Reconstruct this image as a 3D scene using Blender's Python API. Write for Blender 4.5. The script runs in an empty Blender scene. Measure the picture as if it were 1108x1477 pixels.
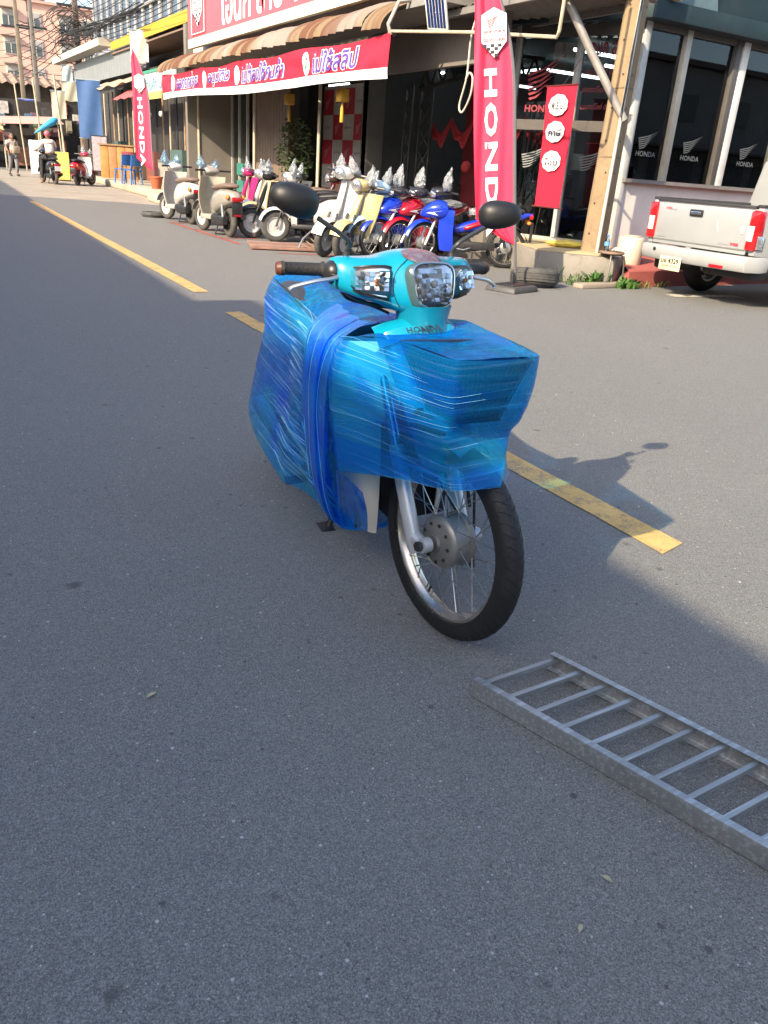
import bpy, bmesh, math, random
from mathutils import Matrix, Vector, Euler, noise

rnd = random.Random(7)
R = math.radians
SC = bpy.context.scene
COL = SC.collection

# ------------------------------------------------------------------ camera
# world frame: +Y runs away along the street, +X to the shop side, camera above the origin
def _cam():
    f, W, H, yh, slope, h = 1150.0, 1108.0, 1477.0, 245.0, 0.074, 1.2
    r = math.atan(slope); p = math.atan((H/2-yh)*math.cos(r)/f)
    F = Vector((0, math.cos(p), -math.sin(p))); X = Vector((1, 0, 0)); U = Vector((0, math.sin(p), math.cos(p)))
    c, s = math.cos(r), math.sin(r)
    X2 = c*X + s*U; U2 = c*U - s*X
    rz = Matrix.Rotation(R(-31), 3, 'Z')
    F, X2, U2 = rz @ F, rz @ X2, rz @ U2
    cd = bpy.data.cameras.new('camera'); cd.sensor_fit = 'VERTICAL'; cd.sensor_height = 36.0
    cd.lens = 36.0*f/H; cd.clip_start = 0.05; cd.clip_end = 2000
    o = bpy.data.objects.new('camera', cd); COL.objects.link(o)
    m = Matrix(((X2.x, U2.x, -F.x, 0), (X2.y, U2.y, -F.y, 0), (X2.z, U2.z, -F.z, h), (0, 0, 0, 1)))
    o.matrix_world = m
    SC.camera = o
_cam()

# ------------------------------------------------------------------ sky, sun, exposure
SUN_EL, SUN_TRAVEL = R(31.0), R(67.5)      # light travels towards (sin, cos) of the second angle
W = bpy.data.worlds.new('World'); SC.world = W; W.use_nodes = True
_nt = W.node_tree; _nt.nodes.clear()
_sky = _nt.nodes.new('ShaderNodeTexSky'); _sky.sky_type = 'NISHITA'; _sky.sun_disc = False
_sky.sun_elevation = SUN_EL; _sky.sun_rotation = SUN_TRAVEL + math.pi
_sky.air_density = 1.0; _sky.dust_density = 2.0; _sky.ozone_density = 1.0
_bg = _nt.nodes.new('ShaderNodeBackground'); _bg.inputs[1].default_value = 0.15
_out = _nt.nodes.new('ShaderNodeOutputWorld')
_nt.links.new(_sky.outputs[0], _bg.inputs[0]); _nt.links.new(_bg.outputs[0], _out.inputs[0])
_sd = bpy.data.lights.new('sun', 'SUN'); _sd.energy = 3.7; _sd.angle = R(0.5); _sd.color = (1.0, 0.83, 0.60)
_so = bpy.data.objects.new('sun', _sd); COL.objects.link(_so)
_tr = Vector((math.sin(SUN_TRAVEL)*math.cos(SUN_EL), math.cos(SUN_TRAVEL)*math.cos(SUN_EL), -math.sin(SUN_EL)))
_so.rotation_euler = _tr.to_track_quat('-Z', 'Y').to_euler(); _so.location = (-20, -10, 20)
SC.view_settings.view_transform = 'Standard'; SC.view_settings.look = 'None'
SC.view_settings.exposure = 1.5; SC.view_settings.gamma = 1.0
SC.render.engine = 'CYCLES'
SC.cycles.use_denoising = True
SC.cycles.max_bounces = 10; SC.cycles.transparent_max_bounces = 24; SC.cycles.transmission_bounces = 8
SC.cycles.sample_clamp_indirect = 6.0

# ------------------------------------------------------------------ material helpers
class N:
    """small wrapper round a material's node tree"""
    def __init__(s, name):
        s.m = bpy.data.materials.new(name); s.m.use_nodes = True
        s.t = s.m.node_tree; s.t.nodes.clear()
        s.out = s.t.nodes.new('ShaderNodeOutputMaterial')
        s._co = None
    def n(s, typ, **kw):
        x = s.t.nodes.new(typ)
        for k, v in kw.items(): setattr(x, k, v)
        return x
    def l(s, a, b): s.t.links.new(a, b)
    def obj(s):
        if s._co is None: s._co = s.n('ShaderNodeTexCoord')
        return s._co.outputs['Object']
    def mapping(s, scale=(1, 1, 1), rot=(0, 0, 0), src=None):
        m = s.n('ShaderNodeMapping'); m.inputs['Scale'].default_value = scale; m.inputs['Rotation'].default_value = rot
        s.l(src or s.obj(), m.inputs[0]); return m.outputs[0]
    def noise(s, scale, detail=3, rough=.55, vec=None, dist=0):
        x = s.n('ShaderNodeTexNoise'); x.inputs['Scale'].default_value = scale; x.inputs['Detail'].default_value = detail
        x.inputs['Roughness'].default_value = rough; x.inputs['Distortion'].default_value = dist
        s.l(vec or s.obj(), x.inputs['Vector']); return x.outputs['Fac']
    def vor(s, scale, vec=None, feature='F1', out='Distance', rand=1):
        x = s.n('ShaderNodeTexVoronoi', feature=feature); x.inputs['Scale'].default_value = scale
        x.inputs['Randomness'].default_value = rand
        s.l(vec or s.obj(), x.inputs['Vector']); return x.outputs[out]
    def ramp(s, fac, stops, interp='LINEAR'):
        x = s.n('ShaderNodeValToRGB'); e = x.color_ramp.elements; x.color_ramp.interpolation = interp
        while len(e) < len(stops): e.new(.5)
        for i, (p, c) in enumerate(stops):
            e[i].position = p
            e[i].color = (c, c, c, 1) if isinstance(c, (int, float)) else (*c[:3], 1)
        s.l(fac, x.inputs[0]); return x.outputs[0]
    def mix(s, fac, a, b, mode='MIX'):
        x = s.n('ShaderNodeMix', data_type='RGBA', blend_type=mode)
        for sock, v in ((x.inputs[0], fac), (x.inputs[6], a), (x.inputs[7], b)):
            if isinstance(v, (int, float)): sock.default_value = v
            elif isinstance(v, tuple): sock.default_value = (*v[:3], 1)
            else: s.l(v, sock)
        return x.outputs[2]
    def math(s, op, a, b=0.0, c=None):
        x = s.n('ShaderNodeMath', operation=op)
        for i, v in enumerate((a, b, c)):
            if v is None: continue
            if isinstance(v, (int, float)): x.inputs[i].default_value = v
            else: s.l(v, x.inputs[i])
        return x.outputs[0]
    def bump(s, h, strength=.3, dist=.01, normal=None):
        x = s.n('ShaderNodeBump'); x.inputs['Strength'].default_value = strength; x.inputs['Distance'].default_value = dist
        s.l(h, x.inputs['Height'])
        if normal: s.l(normal, x.inputs['Normal'])
        return x.outputs[0]
    def pbr(s, col, rough=.5, metal=0, spec=.5, normal=None, coat=0, trans=0, emit=None, alpha=None, sheen=0):
        b = s.n('ShaderNodeBsdfPrincipled')
        def put(k, v):
            if v is None: return
            if isinstance(v, (int, float)): b.inputs[k].default_value = v
            elif isinstance(v, tuple): b.inputs[k].default_value = (*v[:3], 1)
            else: s.l(v, b.inputs[k])
        put('Base Color', col); put('Roughness', rough); put('Metallic', metal); put('Specular IOR Level', spec)
        put('Coat Weight', coat); put('Transmission Weight', trans); put('Alpha', alpha)
        b.inputs['Coat Roughness'].default_value = .05
        if normal: s.l(normal, b.inputs['Normal'])
        if emit: b.inputs['Emission Color'].default_value = (*emit[0], 1); b.inputs['Emission Strength'].default_value = emit[1]
        return b.outputs[0]
    def done(s, sh):
        s.l(sh, s.out.inputs[0]); return s.m

_mc = {}
def mat(name, col, rough=.5, metal=0, var=.12, scale=6, coat=0, spec=.5, bump=0, bscale=60, dirt=0, emit=None):
    """general surface: base colour with uneven tone, optional grime and fine relief"""
    if name in _mc: return _mc[name]
    q = N(name)
    f = q.noise(scale, 4)
    c = q.mix(q.ramp(f, [(.3, 0.0), (.7, 1.0)]), tuple(x*(1-var) for x in col), tuple(min(1, x*(1+var)) for x in col))
    if dirt:
        d = q.ramp(q.noise(scale*.7, 6, .7, dist=.6), [(.5, 0.0), (.75, 1.0)])
        c = q.mix(q.math('MULTIPLY', d, dirt), c, (.10, .085, .065))
    rg = q.math('ADD', q.math('MULTIPLY', q.noise(scale*2.3, 3), .16), max(.02, rough-.08))
    nm = q.bump(q.noise(bscale, 3), bump, .01) if bump else None
    _mc[name] = q.done(q.pbr(c, rg, metal, spec, nm, coat, emit=emit))
    return _mc[name]

# ------------------------------------------------------------------ mesh helpers
class MB:
    """collects shapes; build() links them as ONE mesh object"""
    def __init__(s): s.v = []; s.f = []
    def add(s, vs, fs, M=None):
        k = len(s.v)
        s.v += [tuple(M @ Vector(p)) for p in vs] if M else [tuple(p) for p in vs]
        s.f += [tuple(i+k for i in f) for f in fs]
        return s
    def box(s, c, d, M=None, taper=1.0):
        x, y, z = (q/2 for q in d); t = taper
        vs = [(-x, -y, -z), (x, -y, -z), (x, y, -z), (-x, y, -z), (-x*t, -y*t, z), (x*t, -y*t, z), (x*t, y*t, z), (-x*t, y*t, z)]
        vs = [(a+c[0], b+c[1], e+c[2]) for a, b, e in vs]
        return s.add(vs, [(3, 2, 1, 0), (4, 5, 6, 7), (0, 1, 5, 4), (1, 2, 6, 5), (2, 3, 7, 6), (3, 0, 4, 7)], M)
    def bar(s, a, b, w, h=None, up=(0, 0, 1)):
        """rectangular bar from a to b"""
        a, b = Vector(a), Vector(b); d = b-a; L = d.length; h = h or w
        z = d.normalized(); u = Vector(up)
        if abs(z.dot(u)) > .98: u = Vector((0, 1, 0))
        x = u.cross(z).normalized(); y = z.cross(x)
        M = Matrix(((x.x, y.x, z.x, a.x), (x.y, y.y, z.y, a.y), (x.z, y.z, z.z, a.z), (0, 0, 0, 1)))
        return s.box((0, 0, L/2), (w, h, L), M)
    def tube(s, pts, r, n=8, caps=True, closed=False):
        pts = [Vector(p) for p in pts]; m = len(pts)
        rs = r if isinstance(r, (list, tuple)) else [r]*m
        vs = []; prev = None
        for i, p in enumerate(pts):
            if closed: t = pts[(i+1) % m]-pts[i-1]
            else: t = pts[min(i+1, m-1)]-pts[max(i-1, 0)]
            t = t.normalized() if t.length > 1e-9 else Vector((0, 0, 1))
            if prev is None:
                u = Vector((0, 0, 1)) if abs(t.z) < .9 else Vector((0, 1, 0))
                a = u.cross(t).normalized()
            else:
                a = prev-t*prev.dot(t); a = a.normalized() if a.length > 1e-6 else prev
            prev = a; b = t.cross(a)
            for k in range(n):
                w = 2*math.pi*k/n; vs.append(p+(a*math.cos(w)+b*math.sin(w))*rs[i])
        fs = []
        for i in range(m if closed else m-1):
            j = (i+1) % m
            for k in range(n): fs.append((i*n+k, i*n+(k+1) % n, j*n+(k+1) % n, j*n+k))
        if caps and not closed: fs += [tuple(range(n-1, -1, -1)), tuple(range((m-1)*n, m*n))]
        return s.add(vs, fs)
    def lathe(s, prof, n=24, M=None, axis='Z', close=False):
        """prof: (radius, height) list turned about the axis"""
        vs = []; m = len(prof)
        for k in range(n):
            w = 2*math.pi*k/n; c, q = math.cos(w), math.sin(w)
            for r, h in prof:
                vs.append((r*c, r*q, h) if axis == 'Z' else (r*c, h, r*q) if axis == 'Y' else (h, r*c, r*q))
        fs = []
        for k in range(n):
            k2 = (k+1) % n
            for i in range(m if close else m-1):
                j = (i+1) % m
                q4 = (k*m+i, k2*m+i, k2*m+j, k*m+j)
                fs.append(q4 if axis == 'Z' else q4[::-1] if axis == 'Y' else q4)
        return s.add(vs, fs, M)
    def loft(s, secs, caps=True, M=None, closed=True):
        n = len(secs[0]); vs = [p for q in secs for p in q]; fs = []
        for i in range(len(secs)-1):
            for k in range(n if closed else n-1):
                fs.append((i*n+k, i*n+(k+1) % n, (i+1)*n+(k+1) % n, (i+1)*n+k))
        if caps and closed: fs += [tuple(range(n-1, -1, -1)), tuple(range((len(secs)-1)*n, len(secs)*n))]
        return s.add(vs, fs, M)
    def grid(s, fn, nu, nv, M=None):
        vs = [fn(i/nu, j/nv) for j in range(nv+1) for i in range(nu+1)]
        fs = [(j*(nu+1)+i, j*(nu+1)+i+1, (j+1)*(nu+1)+i+1, (j+1)*(nu+1)+i) for j in range(nv) for i in range(nu)]
        return s.add(vs, fs, M)
    def slab(s, fn, nu, nv, th, M=None):
        """a curved sheet with thickness: fn(u,v)->point, th along the face normal"""
        P = [[Vector(fn(i/nu, j/nv)) for i in range(nu+1)] for j in range(nv+1)]
        vs = []; nn = (nu+1)*(nv+1)
        for sg in (0, 1):
            for j in range(nv+1):
                for i in range(nu+1):
                    du = P[j][min(i+1, nu)]-P[j][max(i-1, 0)]; dv = P[min(j+1, nv)][i]-P[max(j-1, 0)][i]
                    nr = du.cross(dv); nr = nr.normalized() if nr.length > 1e-9 else Vector((0, 0, 1))
                    vs.append(P[j][i]-nr*th*sg)
        fs = []
        w = nu+1
        for j in range(nv):
            for i in range(nu):
                a = j*w+i; fs.append((a, a+1, a+w+1, a+w)); fs.append((nn+a+w, nn+a+w+1, nn+a+1, nn+a))
        for i in range(nu):
            a = i; fs.append((a+1, a, nn+a, nn+a+1)); a = nv*w+i; fs.append((a, a+1, nn+a+1, nn+a))
        for j in range(nv):
            a = j*w; fs.append((a, a+w, nn+a+w, nn+a)); a = j*w+nu; fs.append((a+w, a, nn+a, nn+a+w))
        return s.add(vs, fs, M)
    def prism(s, poly, h0, h1, axes='xy', M=None):
        """polygon extruded; axes says which two axes the polygon lies in, third is the depth"""
        def mk(p, h): return {'xy': (p[0], p[1], h), 'xz': (p[0], h, p[1]), 'yz': (h, p[0], p[1])}[axes]
        n = len(poly); vs = [mk(p, h0) for p in poly]+[mk(p, h1) for p in poly]
        fs = [tuple(range(n-1, -1, -1)), tuple(range(n, 2*n))]+[(k, (k+1) % n, n+(k+1) % n, n+k) for k in range(n)]
        return s.add(vs, fs, M)
    def ell(s, c, r, nu=14, nv=8, M=None):
        vs = []; fs = []
        for j in range(nv+1):
            ph = -math.pi/2+math.pi*j/nv
            for i in range(nu):
                th = 2*math.pi*i/nu
                vs.append((c[0]+r[0]*math.cos(ph)*math.cos(th), c[1]+r[1]*math.cos(ph)*math.sin(th), c[2]+r[2]*math.sin(ph)))
        for j in range(nv):
            for i in range(nu): fs.append((j*nu+i, j*nu+(i+1) % nu, (j+1)*nu+(i+1) % nu, (j+1)*nu+i))
        return s.add(vs, fs, M)
    def xf(s, M):
        s.v = [tuple(M @ Vector(p)) for p in s.v]; return s
    def mesh(s, name, m, angle=40, bevel=0, seg=2, fix=True):
        me = bpy.data.meshes.new(name); me.from_pydata(s.v, [], s.f); me.update()
        if bevel or fix:
            bm = bmesh.new(); bm.from_mesh(me)
            bmesh.ops.remove_doubles(bm, verts=bm.verts, dist=1e-5)
            if fix: bmesh.ops.recalc_face_normals(bm, faces=bm.faces)
            if bevel:
                es = [e for e in bm.edges if len(e.link_faces) == 2 and e.calc_face_angle(0) > R(35)]
                bmesh.ops.bevel(bm, geom=es, offset=bevel, segments=seg, profile=.5, affect='EDGES', clamp_overlap=True)
            bm.to_mesh(me); bm.free()
        if angle:
            me.shade_smooth(); me.set_sharp_from_angle(angle=R(angle))
        if m: me.materials.append(m)
        return me
    def build(s, name, m, parent=None, **kw):
        o = bpy.data.objects.new(name, s.mesh(name, m, **kw)); COL.objects.link(o); o.parent = parent
        return o

def rect_ring(w, h, n=20, e=4.0):
    """superellipse outline"""
    out = []
    for k in range(n):
        t = 2*math.pi*k/n; c, q = math.cos(t), math.sin(t)
        out.append((w*math.copysign(abs(c)**(2/e), c), h*math.copysign(abs(q)**(2/e), q)))
    return out
def sweep(pts, ws, hs, n=16, e=2.6):
    """sections for loft: path in the xz plane, half-width along y, half-height across the path"""
    secs = []; pts = [Vector(p) for p in pts]; m = len(pts)
    for i, p in enumerate(pts):
        t = (pts[min(i+1, m-1)]-pts[max(i-1, 0)]).normalized(); up = Vector((-t.z, 0, t.x))
        if up.z < 0 and abs(t.x) > .2: up = -up
        ring = rect_ring(ws[i], hs[i], n, e)
        secs.append([p+Vector((0, a, 0))+up*b for a, b in ring])
    return secs

def tag(o, label, cat, group=None):
    o['label'] = label; o['category'] = cat
    if group: o['group'] = group
    return o
def thing(name, label, cat, loc=(0, 0, 0), rz=0, group=None):
    o = bpy.data.objects.new(name, None); COL.objects.link(o); o.location = loc; o.rotation_euler = (0, 0, rz)
    o.empty_display_size = .1
    return tag(o, label, cat, group)
def struct(o): o['kind'] = 'structure'; return o
def link_copy(o, parent, M=None):
    c = o.copy(); COL.objects.link(c); c.parent = parent
    if M is not None: c.matrix_local = M
    return c
def copy_tree(o, parent=None):
    c = o.copy(); COL.objects.link(c); c.parent = parent
    if parent is not None: c.matrix_basis = o.matrix_basis.copy()
    for ch in [x for x in o.children]: copy_tree(ch, c)
    return c

def text(body, mt, parent, M, w=None, h=None, bold=0.0, shear=0, name='lettering', depth=.002, size=1.0, spacing=1.0):
    """lettering as a thin mesh in the xy plane of M, centred; w/h stretch it to that size"""
    cu = bpy.data.curves.new(name, 'FONT'); cu.body = body; cu.align_x = 'CENTER'; cu.align_y = 'CENTER'
    cu.size = size; cu.offset = bold; cu.shear = shear; cu.resolution_u = 2; cu.space_character = spacing; cu.extrude = 0
    t = bpy.data.objects.new(name, cu); COL.objects.link(t)
    dg = bpy.context.evaluated_depsgraph_get()
    me = bpy.data.meshes.new_from_object(t.evaluated_get(dg))
    bpy.data.objects.remove(t); bpy.data.curves.remove(cu)
    if len(me.vertices):
        xs = [v.co.x for v in me.vertices]; ys = [v.co.y for v in me.vertices]
        cx, cy = (min(xs)+max(xs))/2, (min(ys)+max(ys))/2
        sx = w/(max(xs)-min(xs)) if w else 1; sy = h/(max(ys)-min(ys)) if h else (sx if w else 1)
        if h and not w: sx = sy
        for v in me.vertices: v.co = ((v.co.x-cx)*sx, (v.co.y-cy)*sy, 0)
    me.materials.clear(); me.materials.append(mt); me.name = name
    o = bpy.data.objects.new(name, me); COL.objects.link(o); o.parent = parent; o.matrix_local = M
    return o
def frame(o, x, y):
    """matrix with origin o, local x and y directions; z is their cross product"""
    x = Vector(x).normalized(); y = Vector(y).normalized(); z = x.cross(y).normalized(); y = z.cross(x)
    return Matrix(((x.x, y.x, z.x, o[0]), (x.y, y.y, z.y, o[1]), (x.z, y.z, z.z, o[2]), (0, 0, 0, 1)))
def wing(mt, parent, M, w, h, name='wing_emblem', flip=False):
    """stack of swept feathers, a spread wing"""
    b = MB()
    for k in range(6):
        t = k/5
        x0, y0 = .02+.10*t, .55-.50*t; x1, y1 = 1.0-.50*t, 1.0-.80*t
        th = .052
        pts = [(x0, y0), (x0+.45*(x1-x0), y0+.35*(y1-y0)-.02), (x1, y1), (x0+.5*(x1-x0)+.02, y0+.38*(y1-y0)-th*1.15), (x0+.04, y0-th)]
        if flip: pts = [(1-a, c) for a, c in pts]
        b.add([((a-.5)*w, (c-.5)*h, 0) for a, c in pts], [tuple(range(5))])
    o = b.build(name, mt, parent, angle=0, fix=False); o.matrix_local = M
    return o

# ------------------------------------------------------------------ large structure: ground
def m_asphalt():
    q = N('asphalt'); v = q.obj()
    big = q.noise(.35, 5, .6); mid = q.noise(2.2, 5, .65)
    c = q.mix(q.ramp(big, [(.3, 0.0), (.7, 1.0)]), (.200, .203, .188), (.231, .231, .212))
    c = q.mix(q.math('MULTIPLY', q.ramp(mid, [(.35, 1.0), (.62, 0.0)]), .35), c, (.168, .163, .150))
    # tyre-track polish running along the street
    tr = q.noise(1.0, 3, .5, q.mapping((1.1, .05, 1)))
    c = q.mix(q.math('MULTIPLY', q.ramp(tr, [(.42, 0.0), (.6, 1.0)]), .25), c, (.240, .228, .205))
    # aggregate: pale and dark chips
    ch = q.vor(260, out='Color'); chd = q.vor(260)
    s1 = q.n('ShaderNodeSeparateColor'); q.l(ch, s1.inputs[0])
    pale = q.math('MULTIPLY', q.math('GREATER_THAN', s1.outputs[0], .90), q.math('LESS_THAN', chd, .38))
    dark = q.math('MULTIPLY', q.math('LESS_THAN', s1.outputs[0], .22), q.math('LESS_THAN', chd, .5))
    g = q.noise(210, 4, .7); g2 = q.noise(75, 4, .6); g3 = q.noise(18, 4, .6)
    c = q.mix(q.math('MULTIPLY', q.ramp(g2, [(.36, 1.0), (.60, 0.0)]), .34), c, (.115, .115, .114))
    c = q.mix(q.math('MULTIPLY', q.ramp(g2, [(.55, 0.0), (.72, 1.0)]), .30), c, (.29, .285, .275))
    c = q.mix(q.math('MULTIPLY', q.ramp(g3, [(.40, 1.0), (.58, 0.0)]), .16), c, (.13, .13, .13))
    c = q.mix(q.math('MULTIPLY', q.ramp(g, [(.40, 1.0), (.56, 0.0)]), .40), c, (.075, .075, .077))
    c = q.mix(q.math('MULTIPLY', q.ramp(g, [(.54, 0.0), (.70, 1.0)]), .30), c, (.40, .395, .375))
    for sc_ in (330, 640):      # every stone of the aggregate has its own tone
        vc = q.n('ShaderNodeSeparateColor'); q.l(q.vor(sc_, out='Color'), vc.inputs[0])
        c = q.mix(1.0, c, q.ramp(vc.outputs[0], [(0.0, .62), (.25, .86), (.7, .98), (.9, 1.0)]), 'MULTIPLY')
        c = q.mix(q.math('MULTIPLY', q.math('GREATER_THAN', vc.outputs[1], .80), .22), c, (.46, .455, .43))
    c = q.mix(q.math('MULTIPLY', dark, .35), c, (.07, .07, .073))
    c = q.mix(q.math('MULTIPLY', pale, .32), c, (.42, .41, .39))
    # sparse bright specks
    sp = q.vor(38, out='Color'); spd = q.vor(38); s2 = q.n('ShaderNodeSeparateColor'); q.l(sp, s2.inputs[0])
    speck = q.math('MULTIPLY', q.math('GREATER_THAN', s2.outputs[0], .95), q.math('LESS_THAN', spd, q.math('MULTIPLY', s2.outputs[1], .14)))
    c = q.mix(q.math('MULTIPLY', speck, .6), c, (.50, .54, .50))
    # many small pale chips and dark pits of uneven size
    for sc_, th, amt, colr in ((62, .89, .7, (.55, .54, .50)), (115, .88, .8, (.54, .53, .50)), (26, .86, .75, (.05, .05, .05)), (60, .88, .8, (.045, .045, .045))):
        cc = q.vor(sc_, out='Color'); dd_ = q.vor(sc_); s5 = q.n('ShaderNodeSeparateColor'); q.l(cc, s5.inputs[0])
        wb = q.math('ADD', dd_, q.math('MULTIPLY', q.math('SUBTRACT', q.noise(sc_*3, 2), .5), .18))
        mk = q.math('MULTIPLY', q.math('GREATER_THAN', s5.outputs[0], th), q.ramp(q.math('DIVIDE', wb, q.math('ADD', .06, q.math('MULTIPLY', s5.outputs[1], .24))), [(.6, 1.0), (1.0, 0.0)]))
        c = q.mix(q.math('MULTIPLY', q.math('MULTIPLY', mk, s5.outputs[2]), amt), c, colr)
    # oil drips: dark round spots, some clustered along the travelled lanes
    dr = q.vor(2.6, out='Distance'); drc = q.vor(2.6, out='Color'); s3 = q.n('ShaderNodeSeparateColor'); q.l(drc, s3.inputs[0])
    wob = q.math('ADD', dr, q.math('MULTIPLY', q.math('SUBTRACT', q.noise(22, 3), .5), .09))
    spot = q.math('MULTIPLY', q.ramp(q.math('DIVIDE', wob, q.math('ADD', .015, q.math('MULTIPLY', q.math('POWER', s3.outputs[1], 2.5), .10))), [(.55, 1.0), (1.0, 0.0)]),
                  q.math('GREATER_THAN', s3.outputs[0], .5))
    c = q.mix(q.math('MULTIPLY', spot, .62), c, (.035, .034, .034))
    d2 = q.vor(6.5); d2c = q.n('ShaderNodeSeparateColor'); q.l(q.vor(6.5, out='Color'), d2c.inputs[0])
    w2 = q.math('ADD', d2, q.math('MULTIPLY', q.math('SUBTRACT', q.noise(40, 3), .5), .22))
    sp2 = q.math('MULTIPLY', q.ramp(q.math('DIVIDE', w2, q.math('ADD', .04, q.math('MULTIPLY', d2c.outputs[1], .10))), [(.5, 1.0), (1.0, 0.0)]), q.math('GREATER_THAN', d2c.outputs[0], .62))
    c = q.mix(q.math('MULTIPLY', sp2, .6), c, (.05, .049, .047))
    # hairline cracks
    cr = q.n('ShaderNodeTexVoronoi', feature='DISTANCE_TO_EDGE'); cr.inputs['Scale'].default_value = .28
    wv = q.n('ShaderNodeVectorMath', operation='ADD'); nz = q.n('ShaderNodeTexNoise'); nz.inputs['Scale'].default_value = 1.6; nz.inputs['Detail'].default_value = 6
    q.l(v, nz.inputs['Vector'])
    sc = q.n('ShaderNodeVectorMath', operation='SCALE'); sc.inputs['Scale'].default_value = .55; q.l(nz.outputs['Color'], sc.inputs[0])
    q.l(v, wv.inputs[0]); q.l(sc.outputs[0], wv.inputs[1]); q.l(wv.outputs[0], cr.inputs['Vector'])
    crk = q.math('MULTIPLY', q.math('LESS_THAN', cr.outputs['Distance'], .0012), q.math('GREATER_THAN', q.noise(.5, 2), .5))
    c = q.mix(q.math('MULTIPLY', crk, .0), c, (.08, .05, .05))
    rough = q.math('ADD', .72, q.math('MULTIPLY', mid, .2))
    hgt = q.math('ADD', q.math('MULTIPLY', g, .5), q.math('ADD', q.math('MULTIPLY', chd, -.6), q.math('MULTIPLY', q.noise(60, 3), .5)))
    nm = q.bump(hgt, .8, .005)
    return q.done(q.pbr(c, rough, 0, .35, nm))
def m_concrete(name, col, scale=1.0, stain=.5):
    q = N(name)
    c = q.mix(q.ramp(q.noise(1.2*scale, 6, .65), [(.3, 0.0), (.7, 1.0)]), tuple(x*.8 for x in col), tuple(x*1.12 for x in col))
    st = q.ramp(q.noise(3.1*scale, 7, .7, dist=.8), [(.52, 0.0), (.72, 1.0)])
    c = q.mix(q.math('MULTIPLY', st, stain), c, tuple(x*.38 for x in col))
    c = q.mix(q.math('MULTIPLY', q.ramp(q.noise(130*scale, 2), [(.35, 1.0), (.6, 0.0)]), .3), c, tuple(x*.5 for x in col))
    nm = q.bump(q.math('ADD', q.noise(90*scale, 3), q.noise(9*scale, 4)), .35, .006)
    return q.done(q.pbr(c, .85, 0, .3, nm))
M_ASPH = m_asphalt()
M_CONC = m_concrete('street_concrete', (.36, .31, .25))
M_CONC2 = m_concrete('step_concrete', (.24, .22, .19), 1.4, .7)
M_REDC = m_concrete('red_painted_concrete', (.36, .10, .085), 1.6, .35)
M_TAN = m_concrete('tan_step_tile', (.40, .31, .18), 1.5, .4)

def m_yellow():
    q = N('yellow_road_paint')
    wear = q.ramp(q.math('ADD', q.math('MULTIPLY', q.noise(9, 6, .7), .6), q.math('MULTIPLY', q.noise(120, 3), .4)), [(.40, 1.0), (.50, 0.0)])
    c = q.mix(q.ramp(q.noise(3, 4), [(.3, 0.0), (.7, 1.0)]), (.52, .32, .095), (.62, .40, .14))
    c = q.mix(q.math('MULTIPLY', q.ramp(q.noise(26, 5, .7), [(.5, 0.0), (.7, 1.0)]), .45), c, (.26, .19, .10))
    c = q.mix(q.math('MULTIPLY', wear, .75), c, (.14, .13, .11))
    nm = q.bump(q.noise(170, 3), .5, .003)
    return q.done(q.pbr(c, .7, 0, .4, nm))
def m_paint(name, col, wearamt=.7):
    q = N(name)
    wear = q.ramp(q.math('ADD', q.math('MULTIPLY', q.noise(9, 6, .7), .6), q.math('MULTIPLY', q.noise(120, 3), .4)), [(.42, 1.0), (.54, 0.0)])
    c = q.mix(q.math('MULTIPLY', wear, wearamt), col, (.14, .13, .12))
    return q.done(q.pbr(c, .75, 0, .3, q.bump(q.noise(170, 3), .5, .003)))
M_YEL = m_yellow(); M_WHT = m_paint('white_road_paint', (.6, .56, .48)); M_REDP = m_paint('faded_red_floor_paint', (.42, .07, .05), .9)

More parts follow.
